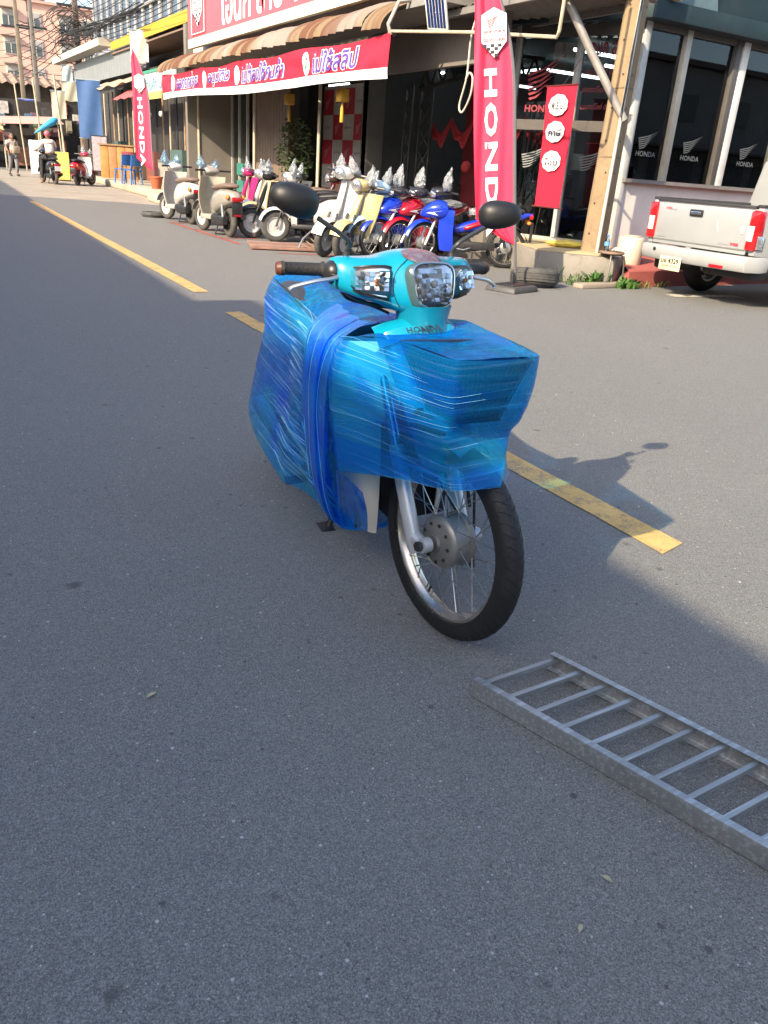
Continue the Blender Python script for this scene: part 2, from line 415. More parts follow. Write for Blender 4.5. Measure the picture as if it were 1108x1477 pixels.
def sheet(name, poly, z, m, parent=None):
    b = MB(); b.add([(x, y, z) for x, y in poly], [tuple(range(len(poly)))])
    return b.build(name, m, parent, angle=0)
def ground():
    g = struct(sheet('ground', [(-400, -400), (400, -400), (400, 400), (-400, 400)], -.02, M_CONC2))
    b = MB()
    road = struct(sheet('road', [(-40, -60), (60, -60), (60, 21.6), (5.9, 21.3), (4.9, 22.0), (1.5, 23.4), (-4, 24.6), (-40, 25)], 0, M_ASPH))
    # concrete street beyond the crossing and a darker cross lane at its far end
    struct(sheet('concrete_street', [(-40, 24.99), (-4, 24.59), (1.5, 23.39), (4.9, 21.99), (5.9, 21.29), (60, 21.59), (60, 200), (-40, 200)], -.004, M_CONC))
    struct(sheet('cross_lane', [(-40, 42), (6.2, 44.5), (6.6, 52), (-40, 49)], 0.0, M_ASPH))
    def mark(x0, y0, x1, y1, w, m, name='lane_marking', skew=0.0, z=.004):
        d = Vector((x1-x0, y1-y0, 0)); L = d.length; d.normalize(); n = Vector((d.y, -d.x, 0))
        bb = MB(); k = max(2, int(L/.12)); rr = random.Random(int(x0*97+y0*13))
        vs = []
        for i in range(k+1):
            p = Vector((x0, y0, 0))+d*L*i/k
            for sg in (-1, 1):
                q = p+n*sg*(w/2+rr.uniform(-.004, .004))
                if i == 0 or i == k: q = q+d*sg*skew
                vs.append((q.x, q.y, z))
        bb.add(vs, [(2*i, 2*i+1, 2*i+3, 2*i+2) for i in range(k)])
        return bb.build(name, m, road, angle=0)
    mark(2.28, 1.73, 2.33, 6.62, .145, M_YEL, skew=.02)
    mark(2.40, 7.70, 2.60, 20.9, .15, M_YEL, skew=.02)
    mark(2.24, -7.5, 2.27, -1.4, .145, M_YEL)
    # kerb bay markings by the side street
    mark(8.2, 7.12, 9.3, 6.95, .2, M_WHT); mark(9.25, 6.42, 10.3, 6.3, .2, M_WHT); mark(10.35, 6.2, 12.5, 6.0, .2, M_YEL)
    # faded red parking lines in front of the scooters
    for a in ((4.35, 11.6, 5.5, 11.35), (4.45, 12.3, 4.45, 16.2), (4.45, 13.2, 5.1, 13.2), (4.45, 14.6, 5.1, 14.6), (4.45, 16.0, 5.1, 16.0), (4.6, 11.15, 5.6, 10.9)):
        mark(*a, .09, M_REDP)
    # pale expansion joint lines in the concrete
    for y in (25.5, 29, 33, 37): mark(-4, y+1.2, 6, y, .04, mat('joint_tar', (.05, .05, .05), .9), 'joint')
    # litter and grit
    pm = mat('grit', (.42, .40, .36), .9, var=.4, scale=40)
    gb = MB(); rr = random.Random(5)
    for i in range(420):
        x, y = rr.uniform(-1.2, 3.4), rr.uniform(.2, 6)
        s = rr.choice([.0012, .0015, .002, .003])*rr.uniform(.7, 1.5)
        gb.ell((x, y, s*.5), (s*rr.uniform(.8, 1.6), s, s*.7), 5, 3)
    go = gb.build('grit', pm, None, angle=0); go['kind'] = 'stuff'; go['label'] = 'pale grit scattered over the asphalt'
    lm = mat('dry_leaf', (.40, .36, .22), .8, var=.3, scale=30)
    for i, (x, y, s, a, lab) in enumerate(((.36, 1.62, .012, .4, 'small pale leaf scrap left of the wheel on the road'), (1.30, .95, .010, 1.2, 'tan leaf scrap between the rungs of the ramp'), (.98, .72, .010, 2.0, 'tiny pale leaf below the steel ramp'), (.86, .66, .008, .6, 'pale grass blade on the road near the ramp'), (.40, .45, .009, 2.6, 'yellowish leaf scrap low in the road'))):
        b2 = MB(); b2.slab(lambda u, v: ((u-.5)*s*2.6, math.sin(u*math.pi)*(v-.5)*s, .003+.004*math.sin(u*3)), 5, 2, .0008)
        o = b2.build('leaf_scrap', lm); o.location = (x, y, .001); o.rotation_euler = (0, 0, a); tag(o, lab, 'leaf', 'leaf scraps on the road')
ground()

# ------------------------------------------------------------------ shophouse across the street, out of frame, whose shade covers the near lane
def shade_house():
    t = thing('shophouse', 'plain cream shophouse on the near side of the street', 'building', (-6.0, 0, 0), R(-2.0))
    cream = mat('shophouse_plaster', (.55, .50, .42), .9, var=.1, scale=1.2, dirt=.25)
    MB().box((-3, 10.5, 2.5), (6, 66, 5.0)).build('wall', cream, t, bevel=.02)
    MB().box((-2.9, 10.5, 5.05), (6.2, 66.4, .12)).build('roof_slab', cream, t)
    gl = mat('shopfront_glass', (.03, .035, .04), .1); fr = mat('shophouse_trim', (.3, .3, .3), .6)
    # a raised sign parapet whose shadow steps out across the lane
    MB().box((-.25, 2.55, 5.36), (.5, 2.2, .50)).build('parapet', cream, t)
    MB().box((.03, 2.55, 5.36), (.05, 2.0, .40)).build('sign_panel', mat('shop_sign_blue', (.05, .12, .3), .5), t)
    for i in range(11):
        y = -16+i*4.8
        MB().box((.012, y, 1.35), (.05, 3.8, 2.5)).build('shopfront', gl, t)
        MB().box((.012, y, 3.9), (.05, 2.6, 1.2)).build('window', gl, t)
        MB().box((.03, y, 3.25), (.10, 2.8, .08)).build('sill', fr, t)
shade_house()
def rear_house():
    # the row behind the photographer: seen only as dark reflections in the shop glass
    t = thing('shophouse', 'grey two-storey shophouse row across the side street', 'building', (0, -15, 0))
    w = mat('rear_row_plaster', (.30, .28, .25), .9, var=.12, scale=.8, dirt=.3); gl = mat('shopfront_glass', (.03, .035, .04), .1); ro = mat('rear_row_roof', (.16, .10, .08), .8)
    MB().box((24, -4, 3.6), (46, 8, 7.2)).build('wall', w, t); MB().box((24, -3.9, 7.35), (46.6, 8.6, .25)).build('roof_slab', ro, t)
    MB().box((24, .8, 3.3), (46, 1.6, .1)).build('canopy', ro, t)
    for i in range(11):
        x = 3+i*4.2
        MB().box((x, .03, 1.5), (3.4, .06, 2.7)).build('shopfront', mat('rear_shutter', (.12, .11, .10), .6), t); MB().box((x, .03, 5.3), (2.2, .06, 1.3)).build('window', gl, t)
rear_house()

# ------------------------------------------------------------------ shared materials
PLASTIC_BLACK = mat('black_plastic', (.018, .018, .02), .38, var=.2, scale=20)
RUBBER = mat('tyre_rubber', (.011, .011, .012), .68, var=.25, scale=14, bump=.25, bscale=90, dirt=.08)
RUBBER_DUSTY = mat('dusty_tyre_rubber', (.06, .058, .055), .85, var=.3, scale=9, bump=.3, bscale=60, dirt=.3)
CHROME = mat('chrome', (.72, .72, .72), .14, 1.0, var=.05)
ALU = mat('cast_alloy', (.50, .50, .49), .38, .85, var=.12, scale=18)
SILVERP = mat('silver_fork_paint', (.52, .53, .54), .32, .35, var=.06, coat=.4)
STEELDK = mat('dark_engine_metal', (.05, .05, .052), .45, .6, var=.3, scale=18)
CREAM_PL = mat('cream_white_plastic', (.62, .59, .52), .35, var=.06, scale=8, coat=.2)
TURQ = mat('turquoise_plastic', (.003, .245, .37), .25, var=.04, scale=5, coat=.25)
TURQ_DK = mat('turquoise_lower_plastic', (.003, .17, .26), .3, var=.06, scale=5, coat=.3)
SEATB = mat('black_seat_vinyl', (.02, .02, .022), .5, var=.2, scale=30, bump=.15, bscale=160)
LETTER_DK = mat('dark_lettering', (.02, .035, .05), .4)

def m_lens():
    q = N('clear_lamp_lens')
    v = q.mapping((42, 42, 42)); fac = q.vor(1.0, v, out='Color')
    s = q.n('ShaderNodeSeparateColor'); q.l(fac, s.inputs[0])
    b = q.bump(q.math('ADD', s.outputs[0], q.noise(30, 2)), .55, .02)
    g = q.n('ShaderNodeBsdfGlossy'); g.inputs['Roughness'].default_value = .12; g.inputs['Color'].default_value = (.74, .76, .78, 1); q.l(b, g.inputs['Normal'])
    c = q.n('ShaderNodeBsdfGlossy'); c.inputs['Roughness'].default_value = .03
    f = q.n('ShaderNodeFresnel'); f.inputs[0].default_value = 1.45
    mx = q.n('ShaderNodeMixShader'); q.l(f.outputs[0], mx.inputs[0]); q.l(g.outputs[0], mx.inputs[1]); q.l(c.outputs[0], mx.inputs[2])
    dfw = q.n('ShaderNodeBsdfDiffuse'); dfw.inputs[0].default_value = (.5, .5, .5, 1); q.l(b, dfw.inputs['Normal'])
    m2 = q.n('ShaderNodeMixShader'); m2.inputs[0].default_value = .15; q.l(mx.outputs[0], m2.inputs[1]); q.l(dfw.outputs[0], m2.inputs[2])
    return q.done(m2.outputs[0])
LENS = m_lens()
REFLECTOR = mat('lamp_reflector', (.86, .87, .88), .16, 1.0, var=.03)
def m_clear():
    q = N('clear_lamp_cover'); tr = q.n('ShaderNodeBsdfTransparent'); tr.inputs[0].default_value = (.93, .95, .96, 1)
    g = q.n('ShaderNodeBsdfGlossy'); g.inputs['Roughness'].default_value = .03
    d = q.n('ShaderNodeBsdfDiffuse'); d.inputs[0].default_value = (.6, .62, .64, 1)
    f = q.n('ShaderNodeFresnel'); f.inputs[0].default_value = 1.5
    a = q.n('ShaderNodeMixShader'); a.inputs[0].default_value = .03; q.l(tr.outputs[0], a.inputs[1]); q.l(d.outputs[0], a.inputs[2])
    mx = q.n('ShaderNodeMixShader'); q.l(f.outputs[0], mx.inputs[0]); q.l(a.outputs[0], mx.inputs[1]); q.l(g.outputs[0], mx.inputs[2])
    return q.done(mx.outputs[0])
CLEAR = m_clear()
CREASE_GLINT = mat('film_crease_glint', (.20, .55, .90), .12, var=.2, scale=9, coat=.5)  # pale colour stands for glints along the film creases
RED_LENS = mat('red_lamp_lens', (.35, .008, .012), .12, var=.15, scale=40, coat=.6)
AMBER = mat('amber_lamp_lens', (.55, .18, .02), .2, var=.1, coat=.4)

def m_film(name='blue_stretch_film', along=False):
    """blue stretch film: tinted, glossy, drawn into streaks along the winding direction"""
    q = N(name)
    if along:
        vm = q.mapping((34, 34, 1.2), (0.05, -.08, 0)); vm2 = q.mapping((95, 95, 1.6), (.05, -.06, .1))
    else:
        vm = q.mapping((.9, .9, 42), (0.10, -.22, 0)); vm2 = q.mapping((1.3, 1.3, 120), (-.05, -.16, .1))
    st = q.noise(1.0, 5, .62, vm, .3); st2 = q.noise(1.0, 4, .65, vm2)
    lay = q.noise(5.0, 3, .5, q.mapping((1, 1, 1.5)))
    layers = q.ramp(lay, [(.38, 0.0), (.45, .45), (.57, .55), (.63, 1.0)])
    tint = q.mix(layers, (.24, .86, 1.0), (.06, .52, 1.0)) if not along else q.mix(layers, (.15, .60, 1.0), (.05, .40, 1.0))
    tint = q.mix(q.math('MULTIPLY', q.ramp(st, [(.42, 0.0), (.62, 1.0)]), .4), tint, (.05, .42, 1.0))
    tr = q.n('ShaderNodeBsdfTransparent'); q.l(tint, tr.inputs[0])
    sx = q.n('ShaderNodeSeparateXYZ'); q.l(q.obj(), sx.inputs[0])
    rear = q.ramp(q.math('MULTIPLY', sx.outputs[0], -1.0), [(.42, .22), (.80, 1.0)])
    white = q.math('MULTIPLY', q.math('MULTIPLY', q.ramp(st2, [(.55, 0.0), (.62, 1.0)]), rear), q.ramp(q.noise(3.5, 2), [(.35, .2), (.55, 1.0)]))
    if along: white = q.math('MULTIPLY', white, .12)
    dcol = q.mix(q.math('MULTIPLY', white, .6), q.mix(layers, (.006, .48, 1.0), (.003, .24, 1.0)), (.55, .82, 1.0))
    df = q.n('ShaderNodeBsdfDiffuse'); q.l(dcol, df.inputs[0])
    tl = q.n('ShaderNodeBsdfTranslucent'); q.l(dcol, tl.inputs[0])
    dd = q.n('ShaderNodeMixShader'); dd.inputs[0].default_value = .35; q.l(df.outputs[0], dd.inputs[1]); q.l(tl.outputs[0], dd.inputs[2])
    op = q.math('ADD', q.math('MULTIPLY', layers, .10), q.math('ADD', .17 if not along else .26, q.math('MULTIPLY', q.ramp(st, [(.45, 0.0), (.65, 1.0)]), .14)))
    op = q.math('MINIMUM', q.math('ADD', op, q.math('MULTIPLY', white, .30)), .85)
    body = q.n('ShaderNodeMixShader'); q.l(op, body.inputs[0]); q.l(tr.outputs[0], body.inputs[1]); q.l(dd.outputs[0], body.inputs[2])
    hb = q.math('ADD', q.math('MULTIPLY', st, .9), q.math('ADD', q.math('MULTIPLY', st2, .35), q.math('MULTIPLY', q.noise(16, 5, .6), .6)))
    nm = q.bump(hb, .55, .014)
    gl = q.n('ShaderNodeBsdfGlossy'); gl.inputs['Roughness'].default_value = .22; q.l(nm, gl.inputs['Normal'])
    gl.inputs['Color'].default_value = (1, 1, 1, 1) if not along else (.35, .6, 1.0, 1)
    g2 = q.n('ShaderNodeBsdfGlossy'); g2.inputs['Roughness'].default_value = .05; q.l(nm, g2.inputs['Normal'])
    gm = q.n('ShaderNodeMixShader'); gm.inputs[0].default_value = .4; q.l(gl.outputs[0], gm.inputs[1]); q.l(g2.outputs[0], gm.inputs[2])
    fr = q.n('ShaderNodeFresnel'); fr.inputs[0].default_value = 1.5; q.l(nm, fr.inputs['Normal'])
    mx = q.n('ShaderNodeMixShader'); q.l(q.math('MULTIPLY', fr.outputs[0], .6 if not along else .4), mx.inputs[0]); q.l(body.outputs[0], mx.inputs[1]); q.l(gm.outputs[0], mx.inputs[2])
    return q.done(mx.outputs[0])
FILM_B = m_film('blue_stretch_film_bunched', True)
FILM = m_film()

# ------------------------------------------------------------------ wheels
def wheel(parent, c, Rr, tw, rim_r, style='spoke', name='front_wheel', M=None, tyre=RUBBER, n=48, rimmat=CHROME, hubmat=ALU, spokes=True, tread=False):
    """wheel standing in the xz plane, axle along y, as a part with sub-parts"""
    w = bpy.data.objects.new(name, None); COL.objects.link(w); w.parent = parent; w.empty_display_size = .05
    w.matrix_local = (M or Matrix.Identity(4)) @ Matrix.Translation(c)
    h = tw/2; b = MB()
    prof = []
    for k in range(13):      # tyre cross-section, open towards the rim
        a = R(-125+250*k/12)
        prof.append((Rr-h*.98+h*.98*math.cos(a)*1.0 if abs(a) < R(100) else rim_r+.004+(Rr-h-rim_r)*.1, h*math.sin(a)))
    b.lathe(prof, n, axis='Y')
    b.build('tyre', tyre, w, angle=35)
    if tread:
        tb = MB()
        for k in range(60):
            a0 = 2*math.pi*k/60
            for sg in (-1, 1):
                pts = []
                for i in range(5):
                    t = i/4; y = sg*(.006+t*h*.72); aa = a0+sg*.02+t*.075
                    rr2 = Rr-h*.98+h*.98*math.sqrt(max(0, 1-(y/h)**2))-.0004
                    pts.append((rr2*math.cos(aa), y, rr2*math.sin(aa)))
                tb.tube(pts, .0012, 4, caps=False)
        tb.build('tread_groove', mat('tread_shadow_rubber', (.009, .009, .009), .95), w, angle=0)
    if style in ('spoke',):
        b = MB(); r0 = rim_r; hw = h*.62
        b.lathe([(r0+.006, -hw), (r0+.010, -hw-.004), (r0-.002, -hw-.004), (r0-.006, -hw+.006), (r0-.012, -hw*.4), (r0-.016, 0), (r0-.012, hw*.4), (r0-.006, hw-.006), (r0-.002, hw+.004), (r0+.010, hw+.004), (r0+.006, hw)], n, axis='Y')
        b.build('rim', rimmat, w, angle=30)
        b = MB(); b.lathe([(0, -.058), (.022, -.058), (.024, -.050), (.060, -.046), (.072, -.040), (.076, -.034), (.076, -.024), (.070, -.020), (.070, .018), (.076, .022), (.076, .034), (.062, .042), (0, .046)], 32, axis='Y')
        b.build('hub', hubmat, w, angle=30)
        if spokes:
            sp = None; L = rim_r-.012
            for k in range(36):
                side = 1 if k % 2 else -1; kk = k//2
                a = 2*math.pi*kk/18+(R(5) if side > 0 else -R(5)); cross = R(34) if (kk % 2) else -R(34)
                p0 = Vector((.072*math.cos(a+cross), side*.028, .072*math.sin(a+cross))); p1 = Vector((L*math.cos(a), side*.006, L*math.sin(a)))
                if sp is None:
                    mb = MB(); mb.tube([(0, 0, 0), (0, 0, .5), (0, 0, 1)], [.0016, .0014, .0022], 5)
                    sp = mb.mesh('spoke', mat('spoke_wire', (.42, .42, .42), .3, .9, var=.3, scale=30))
                o = bpy.data.objects.new('spoke', sp); COL.objects.link(o); o.parent = w
                d = p1-p0; q = d.to_track_quat('Z', 'Y')
                o.matrix_local = Matrix.LocRotScale(p0, q, Vector((1, 1, d.length)))
    elif style == 'disc':
        b = MB(); b.lathe([(0, -h*.55), (rim_r*.25, -h*.6), (rim_r*.3, -h*.35), (rim_r*.8, -h*.30), (rim_r*.92, -h*.7), (rim_r+.008, -h*.75), (rim_r+.008, h*.75), (rim_r*.92, h*.7), (rim_r*.8, h*.3), (rim_r*.3, h*.35), (rim_r*.25, h*.6), (0, h*.55)], n//2+8, axis='Y')
        b.build('rim', hubmat, w, angle=30)
        b = MB(); b.lathe([(rim_r*.45, -h*.95), (rim_r*.75, -h*.95), (rim_r*.75, -h*.85), (rim_r*.45, -h*.85)], 24, axis='Y', close=True); b.build('brake_disc', STEELDK, w)
    else:                     # cast spokes
        b = MB(); b.lathe([(rim_r+.006, -h*.7), (rim_r-.004, -h*.75), (rim_r-.016, -h*.3), (rim_r-.016, h*.3), (rim_r-.004, h*.75), (rim_r+.006, h*.7)], n, axis='Y')
        b.build('rim', hubmat, w, angle=30)
        b = MB()
        for k in range(5):
            a = 2*math.pi*k/5
            for da in (-.12, .12): b.bar((.03*math.cos(a+da*2), 0, .03*math.sin(a+da*2)), ((rim_r-.012)*math.cos(a+da), 0, (rim_r-.012)*math.sin(a+da)), .02, .022)
        b.lathe([(0, -.05), (.045, -.05), (.045, .05), (0, .05)], 16, axis='Y')
        b.build('hub', hubmat, w, angle=30)
    return w

# ------------------------------------------------------------------ the film-wrapped motorcycle
def smooth_rows(rows, k):
    """Catmull-Rom refine a list of points"""
    out = []; n = len(rows)
    for i in range(n-1):
        p0, p1, p2, p3 = (Vector(rows[max(0, min(n-1, j))]) for j in (i-1, i, i+1, i+2))
        for s in range(k):
            t = s/k
            out.append(.5*((2*p1)+(p2-p0)*t+(2*p0-5*p1+4*p2-p3)*t*t+(3*p1-p0-3*p2+p3)*t**3))
    out.append(Vector(rows[-1])); return out
def wrapped_bike():
    t = thing('motorcycle', 'turquoise underbone motorcycle wrapped in blue stretch film standing on the road', 'motorcycle', (1.196, 1.603, 0))
    t.rotation_euler = (R(6.0), 0, R(-98.8))
    rake = R(26.5); ax = Vector((-math.sin(rake), 0, math.cos(rake))); o = Vector((.07, 0, 0))
    ST = Matrix.Translation(o) @ Matrix.Rotation(R(13.4), 4, ax) @ Matrix.Translation(-o)
    # ---- steered front end
    wheel(t, (0, 0, .283), .283, .066, .222, 'spoke', 'front_wheel', ST, n=72, tread=True, rimmat=mat('worn_rim_chrome', (.55, .50, .44), .25, .9, var=.25, scale=14, dirt=.25), hubmat=mat('hub_grey', (.26, .255, .24), .45, .6, var=.12, scale=20, dirt=.2))
    for sg in (-1, 1):
        y = sg*.084; b = MB()
        p = lambda s: Vector((-.035, y, .245))+ax*s
        b.tube([p(0), p(.02), p(.12), p(.30)], [.017, .022, .022, .021], 14)
        b.tube([p(.06)+Vector((.005, 0, -.012)), Vector((0, y, .283))], [.020, .019], 10)
        b.lathe([(0, -.014), (.021, -.014), (.021, .014), (0, .014)], 14, Matrix.Translation((0, y, .283)), axis='Y')
        b.xf(ST).build('fork_leg', SILVERP, t, angle=45)
        b = MB(); b.tube([p(.28), p(.56)], .0145, 12); b.xf(ST).build('fork_tube', CHROME, t)
    for k in range(9):
        a = 2*math.pi*k/9; b = MB(); b.lathe([(0, 0), (.005, 0), (.005, .004), (0, .005)], 6, Matrix.Translation((.054*math.cos(a), -.047, .283+.054*math.sin(a))) @ Matrix.Rotation(R(90), 4, 'X')); b.xf(ST).build('hub_bolt', STEELDK, t)
    b = MB(); b.bar((0, .058, .283), (.035, .062, .20), .018, .006); b.tube([(.035, .066, .20), (-.02, .085, .42)], .004, 6); b.xf(ST).build('brake_arm', STEELDK, t)
    b = MB(); b.tube([(.21*math.cos(R(250)), .0, .283+.21*math.sin(R(250))), (.185*math.cos(R(250)), .0, .283+.185*math.sin(R(250)))], .004, 6); b.xf(ST).build('valve', PLASTIC_BLACK, t)
    b = MB(); b.tube([(0, -.11, .283), (0, .11, .283)], .008, 10); b.lathe([(0, -.112), (.014, -.112), (.014, -.098), (0, -.098)], 6, Matrix.Translation((0, 0, .283)), 'Y')
    b.xf(ST).build('axle', STEELDK, t)
    b = MB()
    b.tube([(-.02, .075, .36), (-.09, .09, .5), (-.18, .08, .7)], .006, 6); b.tube([(-.01, .06, .31), (-.12, -.03, .5), (-.2, -.03, .7)], .0045, 6)
    b.xf(ST).build('brake_cable', PLASTIC_BLACK, t)
    b = MB()
    def fend(u, v):
        a = R(76+74*u); rr = .300+.012*math.sin(u*math.pi); w = .052*(1-.25*abs(u-.45))
        y = (v-.5)*2; return (rr*math.cos(a)-(.03*abs(y)**2)*math.cos(a), y*w, .283+rr*math.sin(a)-.03*abs(y)**2*math.sin(a))
    b.slab(fend, 18, 8, .003); b.xf(ST).build('front_fender', TURQ_DK, t)
    # ---- handlebar cowl
    CW = ST @ Matrix.Translation((-.072, -.004, -.012))
    def cowl():
        secs = []
        for y, x0, x1, z0, z1, e in ((-.222, -.275, -.225, .940, .995, 2.6), (-.205, -.29, -.20, .918, 1.006, 3), (-.15, -.29, -.168, .900, 1.006, 3.2), (-.105, -.29, -.15, .892, 1.008, 3.2), (-.085, -.295, -.14, .882, 1.014, 3.0), (-.06, -.30, -.118, .872, 1.022, 2.8), (-.03, -.305, -.106, .866, 1.028, 2.8), (0, -.305, -.103, .865, 1.030, 2.8),
                                     (.03, -.305, -.106, .866, 1.028, 2.8), (.06, -.30, -.118, .872, 1.022, 2.8), (.085, -.295, -.14, .882, 1.014, 3.0), (.105, -.29, -.15, .892, 1.008, 3.2), (.15, -.29, -.168, .900, 1.006, 3.2), (.205, -.29, -.20, .918, 1.006, 3), (.222, -.275, -.225, .940, .995, 2.6)):
            cx, cz, w, h = (x0+x1)/2, (z0+z1)/2, (x1-x0)/2, (z1-z0)/2
            secs.append([(cx+a-.22*max(0, bb)*0+(-.25*bb if a > 0 else 0), y, cz+bb) for a, bb in rect_ring(w, h, 28, e)])
        return secs
    b = MB(); b.loft(cowl()); b.xf(CW)
    cw = b.build('handlebar_cowl', TURQ, t, angle=60)
    sd = cw.modifiers.new('smooth', 'SUBSURF'); sd.levels = sd.render_levels = 1
    # panel seam round the lamp housing
    b = MB(); seam = []
    for k in range(21):
        a = R(-30+240*k/20); seam.append((-.128-.035*max(0, math.sin(a))-.0*math.cos(a)+(-.03 if abs(math.cos(a)) > .9 else 0), .088*math.cos(a), .945+.078*math.sin(a)))
    # ---- headlight: rounded trapezium, facing forward and slightly up
    HM = CW @ Matrix.Translation((-.098, 0, .948)) @ Matrix.Rotation(R(-14), 4, 'Y')
    def head_ring(s, x):
        out = []
        for a, c in rect_ring(.061*s, .055*s, 28, 3.6):
            out.append((x-.10*(a*a)-.12*c*c*(1 if c > 0 else .3), a*(1.0+.9*c/.12*.35+.0), c))
        return out
    b = MB(); b.loft([head_ring(1.10, -.022), head_ring(1.12, .002), head_ring(1.05, .008), head_ring(1.02, .004)], caps=False); b.xf(HM).build('headlight_bezel', mat('lamp_bezel_dark', (.05, .09, .10), .3), t)
    def bowl(w, h, dep, nu, nv, seed, M):
        """faceted reflector: flat mirrors set in a bowl"""
        rr = random.Random(seed); bb = MB()
        for i in range(nu):
            for j in range(nv):
                y0, y1 = -w+2*w*i/nu, -w+2*w*(i+1)/nu; z0, z1 = -h+2*h*j/nv, -h+2*h*(j+1)/nv
                f = lambda y, z: -dep*(1-.5*((y/w)**2+(z/h)**2))
                ty, tz = rr.uniform(-.30, .30), rr.uniform(-.60, -.05); ym, zm = (y0+y1)/2, (z0+z1)/2
                bb.add([(f(y, z)+ty*(y-ym)+tz*(z-zm), y, z) for y, z in ((y0, z0), (y1, z0), (y1, z1), (y0, z1))], [(0, 1, 2, 3)])
        return bb.xf(M)
    b = MB(); b.loft([head_ring(1.03, .004), head_ring(.9, .012), head_ring(.65, .018), head_ring(.3, .021), head_ring(.03, .022)]); b.xf(HM)
    hl = b.build('headlight', CLEAR, t, angle=60)
    bowl(.052, .042, .006, 8, 7, 3, HM @ Matrix.Translation((.0105, 0, 0))).build('reflector', REFLECTOR, hl, angle=0, fix=False)
    b = MB(); b.loft([head_ring(.98, .0035), head_ring(.98, .0040)]); b.xf(HM).build('lamp_back', REFLECTOR, hl)
    MB().ell((.010, 0, .004), (.006, .009, .009), 12, 8, HM).build('bulb', mat('bulb_glass', (.55, .53, .48), .15, coat=.5), hl)
    b = MB(); b.loft([head_ring(1.06, .003), head_ring(1.05, .009), head_ring(1.0, .010), head_ring(.99, .005)], caps=False); b.xf(HM).build('trim_ring', CHROME, hl)
    for sg in (-1, 1):
        IM = CW @ Matrix.Translation((-.160, sg*.148, .953)) @ Matrix.Rotation(R(sg*26), 4, 'Z') @ Matrix.Rotation(R(-8), 4, 'Y')
        def ring(s, x):
            out = []
            for a, c in rect_ring(.062*s, .035*s, 24, 3.8):
                k = (a*sg)/.056
                out.append((x-.03*(a/.056)**2, a, c*(1.0-.22*k)+.004*k))
            return out
        b = MB(); b.loft([ring(1.12, -.016), ring(1.12, .008), ring(1.02, .009)], caps=False); b.xf(IM).build('indicator_bezel', PLASTIC_BLACK, t)
        b = MB(); b.loft([ring(1.03, .006), ring(.93, .016), ring(.6, .021), ring(.05, .022)]); b.xf(IM); ind = b.build('indicator', CLEAR, t, angle=60)
        bowl(.043, .023, .004, 7, 4, 5+sg, IM @ Matrix.Translation((.0105, 0, 0))).build('reflector', REFLECTOR, ind, angle=0, fix=False)
        b = MB(); b.loft([ring(.99, .0062), ring(.99, .0068)]); b.xf(IM).build('lamp_back', REFLECTOR, ind); MB().ell((.012, -sg*.012, 0), (.005, .007, .007), 10, 8, IM).build('bulb', AMBER, ind)
    b = MB(); b.loft([[(-.2+a, c, .80) for a, c in rect_ring(.075, .058, 20, 3)], [(-.215+a, c, .845) for a, c in rect_ring(.07, .056, 20, 3)], [(-.215+a, c, .885) for a, c in rect_ring(.075, .066, 20, 3)]]); b.xf(ST).build('steering_neck', TURQ_DK, t)
    # sticker on the cowl crown
    from mathutils.bvhtree import BVHTree
    cb = MB(); cb.loft(cowl()); bv = BVHTree.FromPolygons([Vector(p) for p in cb.v], cb.f)
    seam = []
    for k in range(33):
        a = R(-40+260*k/32); y, z = .094*math.cos(a), .940+.080*math.sin(a)
        h = bv.ray_cast(Vector((.3, y, z)), Vector((-1, 0, 0)))
        if h[0]: seam.append(h[0]+Vector((.0006, 0, 0)))
    b = MB(); b.tube(seam, .0013, 5); b.xf(CW).build('panel_seam', mat('seam_shadow', (.004, .05, .07), .6), cw)
    def stick(u, v):
        r_, a_ = u, 2*math.pi*v
        x, y = -.172+r_*.048*math.cos(a_), r_*.056*math.sin(a_)
        h = bv.ray_cast(Vector((x+.12, y, 1.25)), Vector((-.48, 0, -1)).normalized())
        return tuple(h[0]+Vector((.0012, 0, .0022))) if h[0] else (x, y, 1.0)
    b = MB(); b.grid(stick, 6, 24)
    q = N('round_sticker'); co = q.mapping((1, 1, 0)); rr = q.n('ShaderNodeTexNoise'); rr.inputs['Scale'].default_value = 60; q.l(co, rr.inputs['Vector'])
    cc = q.ramp(rr.outputs['Fac'], [(.44, (.13, .13, .16)), (.5, (.16, .02, .04)), (.56, (.10, .10, .13))])
    b.xf(CW); b.build('round_sticker', q.done(q.pbr(cc, .35)), cw)
    # ---- bars, grips, levers, mirrors
    for sg in (-1, 1):
        b = MB(); b.tube([(-.26, sg*.17, .965), (-.275, sg*.23, .968)], .013, 10); b.xf(CW).build('handlebar', PLASTIC_BLACK, t)
        b = MB(); g0 = Vector((-.272, sg*.225, .968)); g1 = Vector((-.305, sg*.335, .968)); d = g1-g0
        b.tube([g0, g0+d*.02, g0+d*.04, g0+d*.10, g0+d*.12, g0+d*.9, g0+d*.93, g1], [.016, .021, .021, .0165, .0165, .0165, .019, .017], 14); gr = b.xf(CW).build('grip', mat('ribbed_grip_rubber', (.02, .019, .018), .6, bump=.5, bscale=220), t)
        b = MB(); b.tube([g1, g1+d*.10], [.019, .015], 12); b.xf(CW).build('bar_end', mat('bar_end_brown', (.10, .035, .02), .4, var=.2), gr)
        b = MB(); b.ell((-.25, sg*.212, .965), (.032, .026, .030), 12, 8); b.xf(CW).build('switch_housing', PLASTIC_BLACK, t)
        b = MB(); pts = smooth_rows([(-.225, sg*.20, .958), (-.215, sg*.235, .952), (-.222, sg*.28, .945), (-.245, sg*.325, .930), (-.25, sg*.335, .922)], 5)
